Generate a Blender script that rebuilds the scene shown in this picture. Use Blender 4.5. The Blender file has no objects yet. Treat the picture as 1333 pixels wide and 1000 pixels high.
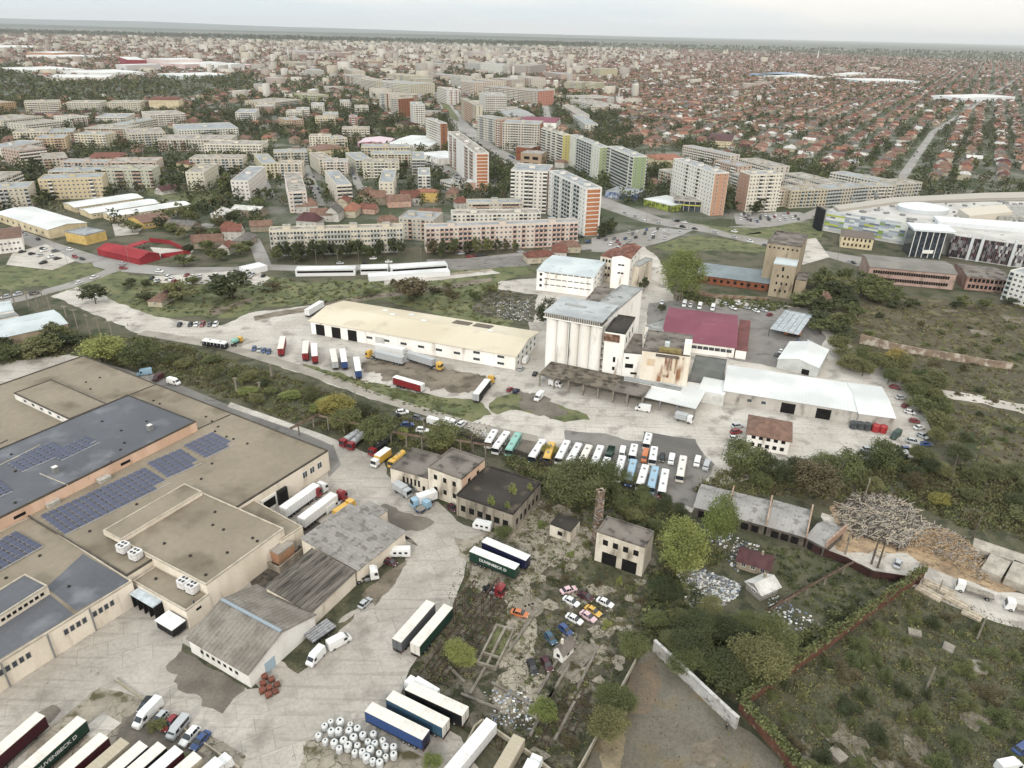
import bpy, math, random
import numpy as np
from mathutils import Vector, Matrix
sc = bpy.context.scene
COL = sc.collection
rnd = random.Random(7)
R = math.radians

# ---------------------------------------------------------------- camera
CF, CP, CR, CH = 924.0, R(26.4), R(1.3), 125.0     # focal length in photo pixels, pitch, roll, height
_r = Vector((1, 0, 0)); _u = Vector((0, math.sin(CP), math.cos(CP))); _f = Vector((0, math.cos(CP), -math.sin(CP)))
_cr = _r * math.cos(CR) + _u * math.sin(CR); _cu = -_r * math.sin(CR) + _u * math.cos(CR)
cd = bpy.data.cameras.new('camera'); cam = bpy.data.objects.new('camera', cd); COL.objects.link(cam)
cd.sensor_width = 36; cd.lens = CF / 1333 * 36; cd.clip_start = 1; cd.clip_end = 200000
cam.matrix_world = Matrix(((_cr.x, _cu.x, -_f.x, 0), (_cr.y, _cu.y, -_f.y, 0), (_cr.z, _cu.z, -_f.z, CH), (0, 0, 0, 1)))
sc.camera = cam

def P(px, py, z=0.0):
    """the place on the level z that the photograph shows at (px, py)"""
    d = _cr * ((px - 666.5) / CF) - _cu * ((py - 500) / CF) + _f
    t = (z - CH) / d.z
    return Vector((d.x * t, d.y * t, z))
def proj(v):
    d = Vector(v) - Vector((0, 0, CH)); w = d.dot(_f)
    return (666.5 + CF * d.dot(_cr) / w, 500 - CF * d.dot(_cu) / w) if w > 1 else (9999, 9999)

# ---------------------------------------------------------------- sky, sun, exposure
w = bpy.data.worlds.new('World'); sc.world = w; w.use_nodes = True
nt = w.node_tree; N = nt.nodes; LK = nt.links; N.clear()
SUN_EL, SUN_AZ = R(32), R(196)
out = N.new('ShaderNodeOutputWorld'); bg = N.new('ShaderNodeBackground'); LK.new(bg.outputs[0], out.inputs[0])
sky = N.new('ShaderNodeTexSky'); sky.sky_type = 'NISHITA'; sky.sun_disc = False
sky.sun_elevation = SUN_EL; sky.sun_rotation = SUN_AZ; sky.dust_density = 3
tc = N.new('ShaderNodeTexCoord'); sx = N.new('ShaderNodeSeparateXYZ'); LK.new(tc.outputs['Generated'], sx.inputs[0])
mp = N.new('ShaderNodeMapping'); mp.inputs['Scale'].default_value = (1.2, 1.2, 9); LK.new(tc.outputs['Generated'], mp.inputs[0])
no = N.new('ShaderNodeTexNoise'); no.inputs['Scale'].default_value = 1.6; no.inputs['Detail'].default_value = 6
LK.new(mp.outputs[0], no.inputs['Vector'])
# cloud deck: warm white towards the right, cooler and greyer towards the left
cr1 = N.new('ShaderNodeValToRGB'); cr1.color_ramp.elements[0].position = .4; cr1.color_ramp.elements[1].position = .6
cr1.color_ramp.elements[0].color = (8.7, 9.8, 10.3, 1); cr1.color_ramp.elements[1].color = (11.9, 11.5, 10.8, 1)
ad = N.new('ShaderNodeMath'); ad.operation = 'MULTIPLY_ADD'; ad.inputs[1].default_value = .26; LK.new(sx.outputs['X'], ad.inputs[0]); LK.new(no.outputs['Fac'], ad.inputs[2])
LK.new(ad.outputs[0], cr1.inputs[0])
mx = N.new('ShaderNodeMix'); mx.data_type = 'RGBA'; mx.inputs['Factor'].default_value = .9
LK.new(sky.outputs[0], mx.inputs['A']); LK.new(cr1.outputs[0], mx.inputs['B'])
# an overcast sky is brighter overhead than along the horizon
zr = N.new('ShaderNodeMapRange'); zr.inputs[1].default_value = .02; zr.inputs[2].default_value = .55; zr.inputs[3].default_value = .76; zr.inputs[4].default_value = 1.25; LK.new(sx.outputs['Z'], zr.inputs[0])
vm = N.new('ShaderNodeVectorMath'); vm.operation = 'SCALE'; LK.new(mx.outputs['Result'], vm.inputs[0]); LK.new(zr.outputs[0], vm.inputs['Scale']); LK.new(vm.outputs[0], bg.inputs[0]); bg.inputs[1].default_value = .1
ld = bpy.data.lights.new('sun', 'SUN'); ld.energy = 1.5; ld.angle = R(10); ld.color = (1, .93, .84)
sun = bpy.data.objects.new('sun', ld); COL.objects.link(sun)
sun.rotation_euler = Vector((math.sin(SUN_AZ) * math.cos(SUN_EL), math.cos(SUN_AZ) * math.cos(SUN_EL), math.sin(SUN_EL))).to_track_quat('Z', 'Y').to_euler()
sc.view_settings.view_transform = 'Standard'; sc.view_settings.look = 'None'; sc.view_settings.gamma = 1
sc.view_settings.exposure = 0.36
cy = sc.cycles
cy.max_bounces = 5; cy.diffuse_bounces = 2; cy.glossy_bounces = 2; cy.transmission_bounces = 2; cy.volume_bounces = 0
cy.caustics_reflective = False; cy.caustics_refractive = False; cy.use_adaptive_sampling = True; cy.adaptive_threshold = .02

# ---------------------------------------------------------------- materials
def lin(c):
    if isinstance(c, str): c = tuple(int(c[i:i + 2], 16) for i in (0, 2, 4))
    c = [((v / 255) / 12.92 if v / 255 <= .04045 else ((v / 255 + .055) / 1.055) ** 2.4) for v in c[:3]]; g_ = .3 * c[0] + .6 * c[1] + .1 * c[2]; k_ = max(g_, .01) ** .25; c = [v * k_ for v in c]; g_ *= k_
    return tuple(v * .86 + g_ * .14 for v in c) + (1,)
MATS = {}
def mat(name, a, b=None, scale=.25, lo=.4, hi=.62, rough=.9, fine=.12, fscale=3.0, stretch=(1, 1, 1), c=None, cscale=.8, clo=.55, chi=.6,
        stripes=None, slab=None, bump=0.0, rand=0.0, hue=0.0, spec=.3, metal=0.0, crack=None, emit=None):
    """a procedural surface: colour a blended to b by a noise, patches of c, fine grain, optional stripes or cracks"""
    if name in MATS: return MATS[name]
    m = bpy.data.materials.new(name); MATS[name] = m; m.use_nodes = True
    t = m.node_tree; n = t.nodes; l = t.links
    bs = n['Principled BSDF']; bs.inputs['Roughness'].default_value = rough; bs.inputs['Specular IOR Level'].default_value = spec
    bs.inputs['Metallic'].default_value = metal
    a = lin(a); b = lin(b) if b else a
    co = n.new('ShaderNodeTexCoord'); mpn = n.new('ShaderNodeMapping'); mpn.inputs['Scale'].default_value = stretch
    l.new(co.outputs['Object'], mpn.inputs[0])
    def noise(s, d=5, v=None):
        q = n.new('ShaderNodeTexNoise'); q.inputs['Scale'].default_value = s; q.inputs['Detail'].default_value = d
        l.new((v or mpn).outputs[0], q.inputs['Vector']); return q.outputs['Fac']
    def ramp(f, x0, x1):
        q = n.new('ShaderNodeMapRange'); q.inputs[1].default_value = x0; q.inputs[2].default_value = x1; l.new(f, q.inputs[0]); return q.outputs[0]
    def mixc(f, A, B, mode='MIX'):
        q = n.new('ShaderNodeMix'); q.data_type = 'RGBA'; q.blend_type = mode
        if isinstance(f, float): q.inputs['Factor'].default_value = f
        else: l.new(f, q.inputs['Factor'])
        for s, v in (('A', A), ('B', B)):
            if isinstance(v, tuple): q.inputs[s].default_value = v
            else: l.new(v, q.inputs[s])
        return q.outputs['Result']
    col = mixc(ramp(noise(scale), lo, hi), a, b)
    if c: col = mixc(ramp(noise(cscale, 6), clo, chi), col, lin(c))
    if stripes:      # (axis, width in m, dark factor): ribs of sheeting, rows of tiles, joints between panels
        ax, wd, dk = stripes
        s3 = n.new('ShaderNodeSeparateXYZ'); l.new(co.outputs['Object'], s3.inputs[0])
        q = n.new('ShaderNodeMath'); q.operation = 'MULTIPLY'; q.inputs[1].default_value = 1 / wd; l.new(s3.outputs[ax], q.inputs[0])
        q2 = n.new('ShaderNodeMath'); q2.operation = 'FRACT'; l.new(q.outputs[0], q2.inputs[0])
        q3 = n.new('ShaderNodeMath'); q3.operation = 'LESS_THAN'; q3.inputs[1].default_value = .18; l.new(q2.outputs[0], q3.inputs[0])
        col = mixc(q3.outputs[0], col, mixc(1.0, col, (dk, dk, dk, 1), 'MULTIPLY'))
    if crack:        # (cell size, width, colour)
        v = n.new('ShaderNodeTexVoronoi'); v.feature = 'DISTANCE_TO_EDGE'; v.inputs['Scale'].default_value = 1 / crack[0]
        wn = n.new('ShaderNodeTexNoise'); wn.inputs['Scale'].default_value = .6; l.new(mpn.outputs[0], wn.inputs['Vector'])
        va = n.new('ShaderNodeVectorMath'); va.operation = 'MULTIPLY_ADD'; va.inputs[1].default_value = (2, 2, 2)
        l.new(wn.outputs['Color'], va.inputs[0]); l.new(mpn.outputs[0], va.inputs[2]); l.new(va.outputs[0], v.inputs['Vector'])
        k = ramp(v.outputs['Distance'], crack[1], 0.0)
        mk = ramp(noise(.07, 3), .42, .6)
        mm = n.new('ShaderNodeMath'); mm.operation = 'MULTIPLY'; l.new(k, mm.inputs[0]); l.new(mk, mm.inputs[1])
        col = mixc(mm.outputs[0], col, lin(crack[2]))
    if slab:         # (slab size, heading, colour of the joints, colour of the wheel tracks)
        mr = n.new('ShaderNodeMapping'); mr.inputs['Rotation'].default_value = (0, 0, -slab[1]); l.new(co.outputs['Object'], mr.inputs[0])
        bt = n.new('ShaderNodeTexBrick'); bt.inputs['Scale'].default_value = 1; bt.inputs['Brick Width'].default_value = slab[0]; bt.inputs['Row Height'].default_value = slab[0] * .8; bt.inputs['Mortar Size'].default_value = .05
        bt.inputs['Color1'].default_value = (0, 0, 0, 1); bt.inputs['Color2'].default_value = (.25, .25, .25, 1); bt.inputs['Mortar'].default_value = (1, 1, 1, 1); l.new(mr.outputs[0], bt.inputs['Vector'])
        mm = n.new('ShaderNodeMath'); mm.operation = 'MULTIPLY'; l.new(bt.outputs['Color'], mm.inputs[0]); l.new(ramp(noise(.09, 4), .36, .6), mm.inputs[1]); col = mixc(mm.outputs[0], col, lin(slab[2]))
        mt = n.new('ShaderNodeMapping'); mt.inputs['Rotation'].default_value = (0, 0, -slab[1] - .35); mt.inputs['Scale'].default_value = (.05, .9, 1); l.new(co.outputs['Object'], mt.inputs[0])
        mm = n.new('ShaderNodeMath'); mm.operation = 'MULTIPLY'; l.new(ramp(noise(1, 4, mt), .55, .68), mm.inputs[0]); mm.inputs[1].default_value = .45; col = mixc(mm.outputs[0], col, lin(slab[3]))
    if fine:
        f = n.new('ShaderNodeMapRange'); f.inputs[1].default_value = .3; f.inputs[2].default_value = .7
        f.inputs[3].default_value = 1 - fine; f.inputs[4].default_value = 1 + fine; l.new(noise(fscale, 4), f.inputs[0])
        g = n.new('ShaderNodeCombineColor'); [l.new(f.outputs[0], g.inputs[i]) for i in range(3)]
        col = mixc(1.0, col, g.outputs[0], 'MULTIPLY')
    if rand:
        oi = n.new('ShaderNodeObjectInfo'); hs = n.new('ShaderNodeHueSaturation')
        q = n.new('ShaderNodeMapRange'); q.inputs[3].default_value = .5 - .05 * hue; q.inputs[4].default_value = .5 + .03 * hue; l.new(oi.outputs['Random'], q.inputs[0]); l.new(q.outputs[0], hs.inputs['Hue'])
        q = n.new('ShaderNodeMapRange'); q.inputs[3].default_value = 1 + .45 * rand; q.inputs[4].default_value = 1 - .35 * rand; l.new(oi.outputs['Random'], q.inputs[0]); l.new(q.outputs[0], hs.inputs['Value'])
        l.new(col, hs.inputs['Color']); col = hs.outputs[0]
    l.new(col, bs.inputs['Base Color'])
    if bump:
        bp = n.new('ShaderNodeBump'); bp.inputs['Strength'].default_value = bump; bp.inputs['Distance'].default_value = .3
        l.new(noise(fscale * .6, 6), bp.inputs['Height']); l.new(bp.outputs[0], bs.inputs['Normal'])
    return m

# ---------------------------------------------------------------- mesh helpers
class MB:
    def __init__(s): s.v = []; s.f = []; s.m = []; s.mats = []
    def mi(s, m):
        if m not in s.mats: s.mats.append(m)
        return s.mats.index(m)
    def face(s, pts, m):
        b = len(s.v); s.v += [tuple(p) for p in pts]; s.f.append(tuple(range(b, b + len(pts)))); s.m.append(s.mi(m)); return s
    def box(s, x0, y0, z0, x1, y1, z1, m, top=None, bottom=True):
        b = len(s.v); s.v += [(x0, y0, z0), (x1, y0, z0), (x1, y1, z0), (x0, y1, z0), (x0, y0, z1), (x1, y0, z1), (x1, y1, z1), (x0, y1, z1)]
        i = s.mi(m); F = [(0, 1, 5, 4), (1, 2, 6, 5), (2, 3, 7, 6), (3, 0, 4, 7)]
        for q in F: s.f.append(tuple(b + k for k in q)); s.m.append(i)
        s.f.append((b + 4, b + 5, b + 6, b + 7)); s.m.append(s.mi(top) if top else i)
        if bottom: s.f.append((b + 3, b + 2, b + 1, b)); s.m.append(i)
        return s
    def hexa(s, bot, top, m, mt=None):
        """a solid from a ring of points below and a ring above"""
        k = len(bot); b = len(s.v); s.v += [tuple(p) for p in bot] + [tuple(p) for p in top]; i = s.mi(m)
        for q in range(k): s.f.append((b + q, b + (q + 1) % k, b + k + (q + 1) % k, b + k + q)); s.m.append(i)
        s.f.append(tuple(b + k + q for q in range(k))); s.m.append(s.mi(mt) if mt else i)
        s.f.append(tuple(b + q for q in reversed(range(k)))); s.m.append(i)
        return s
    def prism(s, pts, z0, z1, m, mt=None): return s.hexa([(p[0], p[1], z0) for p in pts], [(p[0], p[1], z1) for p in pts], m, mt)
    def tube(s, p0, p1, r0, r1, m, n=8, cap=True):
        p0, p1 = Vector(p0), Vector(p1); d = (p1 - p0).normalized()
        a = d.orthogonal().normalized(); c = d.cross(a)
        ring = lambda p, r: [tuple(p + a * (r * math.cos(2 * math.pi * k / n)) + c * (r * math.sin(2 * math.pi * k / n))) for k in range(n)]
        return s.hexa(ring(p0, r0), ring(p1, r1), m)
    def beam(s, p0, p1, w_, m, h=None):
        p0, p1 = Vector(p0), Vector(p1); d = (p1 - p0).normalized(); a = Vector((-d.y, d.x, 0))
        a = a.normalized() if a.length > 1e-4 else Vector((1, 0, 0)); c = d.cross(a); h = h or w_
        ring = lambda p: [p + a * (w_ / 2 * i) + c * (h / 2 * j) for i, j in ((-1, -1), (1, -1), (1, 1), (-1, 1))]
        return s.hexa(ring(p0), ring(p1), m)
    def mesh(s, name):
        me = bpy.data.meshes.new(name); me.from_pydata(s.v, [], s.f)
        for m in s.mats: me.materials.append(m)
        if len(s.mats) > 1: me.polygons.foreach_set('material_index', s.m)
        me.update(); return me
    def build(s, name, parent=None, loc=(0, 0, 0), rz=0):
        return link(name, s.mesh(name), parent, loc, rz)
def link(name, me, parent=None, loc=(0, 0, 0), rz=0, scale=None):
    o = bpy.data.objects.new(name, me); COL.objects.link(o); o.parent = parent; o.location = loc; o.rotation_euler = (0, 0, rz)
    if scale: o.scale = scale
    return o
THINGS = []     # (object, label base, anchor point)
def tag(o, label, cat, group=None, at=None):
    o['label'] = label; o['category'] = cat
    if group: o['group'] = group
    THINGS.append((o, label, at)); return o
def thing(name, label, cat, loc=(0, 0, 0), rz=0, group=None, at=None):
    o = link(name, None, None, loc, rz); o.empty_display_size = .5
    return tag(o, label, cat, group, at)
def kind(o, k): o['kind'] = k; return o
def copy_tree(o):
    """a thing with its parts and their sub-parts"""
    c = o.copy(); COL.objects.link(c)
    for ch in list(o.children):
        p = ch.copy(); COL.objects.link(p); p.parent = c
        for g in list(ch.children):
            q = g.copy(); COL.objects.link(q); q.parent = p
    return c
def npmesh(name, V, F, mats, mi=None):
    """V (n,3), F (m,k) arrays"""
    me = bpy.data.meshes.new(name); k = F.shape[1]
    me.vertices.add(len(V)); me.vertices.foreach_set('co', np.ascontiguousarray(V, dtype=np.float32).ravel())
    me.loops.add(F.size); me.loops.foreach_set('vertex_index', np.ascontiguousarray(F, dtype=np.int32).ravel())
    me.polygons.add(len(F)); me.polygons.foreach_set('loop_start', np.arange(0, F.size, k, dtype=np.int32))
    for m in mats: me.materials.append(m)
    if mi is not None: me.polygons.foreach_set('material_index', np.asarray(mi, dtype=np.int32))
    me.update(calc_edges=True); return me
def area_poly(pts): return abs(sum(pts[i][0] * pts[i - 1][1] - pts[i - 1][0] * pts[i][1] for i in range(len(pts)))) / 2
def inside(p, poly):
    x, y = p[0], p[1]; c = False; j = len(poly) - 1
    for i in range(len(poly)):
        xi, yi = poly[i][0], poly[i][1]; xj, yj = poly[j][0], poly[j][1]
        if (yi > y) != (yj > y) and x < (xj - xi) * (y - yi) / (yj - yi) + xi: c = not c
        j = i
    return c
def ragged(pts, amp, step, seed=1):
    """an outline with a broken, natural edge"""
    rr = random.Random(seed); o = []
    for i in range(len(pts)):
        a, b = Vector(pts[i][:2]), Vector(pts[(i + 1) % len(pts)][:2]); L = (b - a).length; n = max(1, min(160, int(L / step)))
        nn = Vector((-(b - a).y, (b - a).x)) / max(L, 1e-6); ph = [rr.uniform(0, 6.3) for _ in range(4)]
        for k in range(n):
            t = k / n; e = math.sin(math.pi * t) if n > 2 else 0
            d = sum(math.sin(t * L / (step * (2.2 + 3 * q)) * 2 + ph[q]) for q in range(4)) * .3 + rr.uniform(-.5, .5)
            o.append(a.lerp(b, t) + nn * (d * amp * min(1, e * 3)))
    return o
_lay = [0]
def ground(name, px, m, amp=0.0, step=2.0, z=None, kd='structure', world=False, seed=None):
    """one sheet of ground cover; each new one lies a little above the last"""
    _lay[0] += 1; z = z if z is not None else .0015 * _lay[0]
    pts = [P(x, y).to_2d() for x, y in px] if not world else [Vector(p) for p in px]
    if amp: pts = ragged(pts, amp, step, seed or _lay[0])
    me = bpy.data.meshes.new(name); me.from_pydata([(p.x, p.y, z) for p in pts], [], [tuple(range(len(pts)))]); me.materials.append(m); me.update()
    if me.polygons[0].normal.z < 0: me.flip_normals()
    o = link(name, me); return kind(o, kd)
def strip(name, px, width, m, z=None, dash=None, kd='structure', world=False):
    """a road, lane or painted line along a path of photo points"""
    _lay[0] += 1; z = z if z is not None else .0015 * _lay[0]
    pts = [P(x, y).to_2d() for x, y in px] if not world else [Vector(p) for p in px]
    L = []; 
    for i, p in enumerate(pts):
        d = (pts[min(i + 1, len(pts) - 1)] - pts[max(i - 1, 0)]).normalized(); nn = Vector((-d.y, d.x)) * (width[i] if isinstance(width, (list, tuple)) else width) / 2
        L.append((p + nn, p - nn))
    b = MB()
    for (a0, a1), (b0, b1) in zip(L, L[1:]):
        if dash:
            n = max(1, int((b0 - a0).length / (dash * 2)))
            for k in range(n):
                t0, t1 = k / n, (k + .5) / n
                b.face([(*a0.lerp(b0, t0), z), (*a1.lerp(b1, t0), z), (*a1.lerp(b1, t1), z), (*a0.lerp(b0, t1), z)], m)
        else: b.face([(*a0, z), (*a1, z), (*b1, z), (*b0, z)], m)
    o = b.build(name)
    for p in o.data.polygons:
        if p.normal.z < 0: p.flip()
    return kind(o, kd)
# ---------------------------------------------------------------- building kit
GLASS = mat('window_glass', '39404a', '586470', scale=.6, rough=.15, spec=.6, fine=0, rand=.3)
DARK = mat('dark_opening', '1d1b1a', '2c2927', scale=.5, fine=.1)
FRAME = mat('window_frame', 'e6e4df', fine=.03, rough=.6)
FRAMEG = mat('grey_frame', '8f8f8d', fine=.03, rough=.6)
FOOT = []          # footprints, kept free of trees
_wm = {}
def win_mesh(w_, h, k):
    key = (round(w_, 2), round(h, 2), k)
    if key in _wm: return _wm[key]
    b = MB()
    if k in ('hole', 'dark'):
        b.box(-w_ / 2, -.03, 0, w_ / 2, .02, h, DARK)
        if k == 'hole': b.box(-w_ / 2 - .08, -.08, -.1, w_ / 2 + .08, .02, 0, FRAMEG)
    elif k == 'gate':
        b.box(-w_ / 2, -.05, 0, w_ / 2, .02, h, mat('gate_sheet', '70757a', '5d6266', stripes=(2, .5, .75)))
    elif k == 'wgate':
        b.box(-w_ / 2, -.05, 0, w_ / 2, .02, h, mat('white_gate', 'd5d4cf', 'bdbcb6', stripes=(2, .5, .8)))
    else:
        fm = FRAME if k == 'w' else FRAMEG; t = .09
        b.box(-w_ / 2 + t, -.03, t, w_ / 2 - t, .02, h - t, GLASS)
        b.box(-w_ / 2, -.07, 0, w_ / 2, .02, t, fm); b.box(-w_ / 2, -.07, h - t, w_ / 2, .02, h, fm)
        b.box(-w_ / 2, -.07, t, -w_ / 2 + t, .02, h - t, fm); b.box(w_ / 2 - t, -.07, t, w_ / 2, .02, h - t, fm)
        for q in range(1, max(1, int(w_ / 1.1)) + (1 if w_ > 1.0 else 0)):
            x = -w_ / 2 + w_ * q / (max(1, int(w_ / 1.1)) + 1); b.box(x - .035, -.06, t, x + .035, .02, h - t, fm)
    _wm[key] = b.mesh('window'); return _wm[key]

def fr(A, B, C, z):
    """frame of a rectangle whose corners stand at the level z: A, B the near edge, C on the far edge"""
    a, b, c = P(*A, z).to_2d(), P(*B, z).to_2d(), P(*C, z).to_2d()
    u = (b - a).normalized(); n = Vector((-u.y, u.x)); W = (c - a).dot(n)
    if W < 0: a, b = b, a; u = -u; n = -n; W = -W
    return a, math.atan2(u.y, u.x), (b - a).length, W
def side_pt(s, t, L, W, off=0.0):
    """a point at t along side s (0 near, 1 right, 2 far, 3 left)"""
    return {0: (t, -off, 0), 1: (L + off, t, R(90)), 2: (L - t, W + off, R(180)), 3: (-off, W - t, R(-90))}[s]
def windows(root, L, W, spec, cap=100, z0=0):
    """spec rows: (side, count, width, height, [levels], start, end, look)"""
    items = []
    for (s, n, ww, wh, zs, t0, t1, k) in spec:
        S = L if s in (0, 2) else W
        t0 = t0 if t0 >= 0 else 0; t1 = S - t1
        for z in zs:
            for i in range(n):
                t = t0 + (t1 - t0) * (i + .5) / n
                items.append((s, t, z, ww, wh, k))
    items.sort(key=lambda i: (i[0] not in (0,), -i[2]))
    for (s, t, z, ww, wh, k) in items[:cap]:
        x, y, r = side_pt(s, t, L, W); nm = {'gate': 'gate', 'wgate': 'gate', 'hole': 'opening'}.get(k, 'window')
        link(nm, win_mesh(ww, wh, k), root, (x, y, z0 + z), r)
    if len(items) > cap:
        b = MB()
        for (s, t, z, ww, wh, k) in items[cap:]:
            x, y, r = side_pt(s, t, L, W); me = win_mesh(ww, wh, k); c, s_ = math.cos(r), math.sin(r)
            base = len(b.v); b.v += [(x + v.co.x * c - v.co.y * s_, y + v.co.x * s_ + v.co.y * c, z0 + z + v.co.z) for v in me.vertices]
            for p in me.polygons: b.f.append(tuple(base + q for q in p.vertices)); b.m.append(b.mi(me.materials[p.material_index]))
        kind(b.build('window', root), 'stuff')

def flat_roof(root, L, W, h, m, par=.5, cap=None, t=.3, over=0.0):
    b = MB(); cap = cap or m
    if par:
        b.box(t, t, h - .25, L - t, W - t, h + .02, m)
        for x0, y0, x1, y1 in ((0, 0, L, t), (0, W - t, L, W), (0, t, t, W - t), (L - t, t, L, W - t)): b.box(x0, y0, h - .25, x1, y1, h + par, cap)
    else: b.box(-over, -over, h, L + over, W + over, h + .22, m, )
    return b.build('roof', root)
def gable_roof(root, L, W, h, m, ridge, over=.5, along='x', t=.18, wall=None, gm=None, hip=0.0, nm='roof'):
    b = MB(); o = over
    if along == 'x': pt = lambda x, y, z: (x, y, z); LL, WW = L, W
    else: pt = lambda x, y, z: (L - y, x, z); LL, WW = W, L
    e = h - ridge * o / (WW / 2)      # the eave drops below the wall head
    hx = hip
    for sgn in (0, 1):
        y0, y1 = (-o, WW / 2) if not sgn else (WW + o, WW / 2)
        q = [pt(-o, y0, e), pt(LL + o, y0, e), pt(LL + o - hx, y1, h + ridge), pt(-o + hx, y1, h + ridge)]
        if sgn: q = q[::-1]
        b.hexa([(a, c, z - t) for a, c, z in q], q, m)
    if hip:
        for q in ([pt(-o, WW + o, e), pt(-o, -o, e), pt(-o + hx, WW / 2, h + ridge)], [pt(LL + o, -o, e), pt(LL + o, WW + o, e), pt(LL + o - hx, WW / 2, h + ridge)]):
            b.hexa([(a, c, z - t) for a, c, z in q], q, m)
    r = b.build(nm, root)
    if not hip and wall is not None:
        g = MB()
        for x in (0, LL - .2): g.hexa([pt(x, 0, h - .02), pt(x + .2, 0, h - .02), pt(x + .2, WW, h - .02), pt(x, WW, h - .02)],
                                      [pt(x, WW / 2 - .05, h + ridge - t), pt(x + .2, WW / 2 - .05, h + ridge - t), pt(x + .2, WW / 2 + .05, h + ridge - t), pt(x, WW / 2 + .05, h + ridge - t)], gm or wall)
        g.build('gable', root)
    return r
def walls(root, L, W, h, m, z0=0.0, sides=None, nm='wall', t=.25):
    """the four outer walls; sides gives single walls a look of their own"""
    b = MB(); sm = lambda s: (sides or {}).get(s, m)
    b.box(0, 0, z0, L, t, h, sm(0)); b.box(0, W - t, z0, L, W, h, sm(2)); b.box(0, t, z0, t, W - t, h, sm(3)); b.box(L - t, t, z0, L, W - t, h, sm(1))
    return b.build(nm, root)
def shed(name, label, A, B, C, h, wall, roof, rt='flat', ridge=2.0, along='x', par=.5, cap=None, wins=(), group=None, cat='building', sides=None, over=.5, hip=0.0, z0=0.0, ccap=100, dup=None):
    a, ang, L, W = fr(A, B, C, h); t = thing(name, label, cat, (a.x, a.y, 0), ang, group)
    t['_dim'] = (L, W, h); FOOT.append((a.x, a.y, ang, L, W))
    walls(t, L, W, h - (.25 if rt == 'flat' and par else 0), wall, z0, sides)
    if rt == 'flat': flat_roof(t, L, W, h, roof, par, cap)
    elif rt == 'mono':
        b = MB(); q = [(-over, -over, h), (L + over, -over, h), (L + over, W + over, h + ridge), (-over, W + over, h + ridge)]
        b.hexa([(x, y, z - .15) for x, y, z in q], q, roof); b.build('roof', t)
        g = MB(); g.hexa([(0, .1, h), (L, .1, h), (L, W, h), (0, W, h)], [(0, .1, h - .1), (L, .1, h - .1), (L, W, h + ridge - .2), (0, W, h + ridge - .2)], wall); g.build('gable', t)
    elif rt != 'none': gable_roof(t, L, W, h, roof, ridge, over, along, wall=wall if not hip else None, hip=hip)
    if wins: windows(t, L, W, wins, ccap, 0)
    return t

# ---- blocks of flats
def lighter(c, f=1.03): v = [int(c[i:i + 2], 16) for i in (0, 2, 4)]; g_ = sum(v) / 3; return ''.join('%02x' % min(228, int((q * .55 + g_ * w_ * .45) * f)) for q, w_ in zip(v, (1.03, 1, .95)))
def wallm(c, c2=None): c = lighter(c); return mat('panel_wall_' + c, c, c2 or c, scale=.12, fine=.07, fscale=.7, stretch=(1, 1, .35), c='a39b8d', cscale=.35, clo=.58, chi=.85, stripes=(2, 2.8, .9))
ROOFG = mat('bitumen_roof', 'a0a5a8', '8f9396', scale=.12, c='a9aaa6', cscale=.3, clo=.55, chi=.62)
ROOFT = mat('tarred_roof', 'b0a99e', '989187', scale=.12, c='76716b', cscale=.3, clo=.55, chi=.62)
SLAB = mat('balcony_slab', 'cfcabd', 'b6b0a2', scale=.5)
BALC = [mat('balcony_' + c, c, fine=.08, rand=.25) for c in ('d8d2c4', 'c9a58d', 'b9bdb9', 'e3ddd0')]
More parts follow.
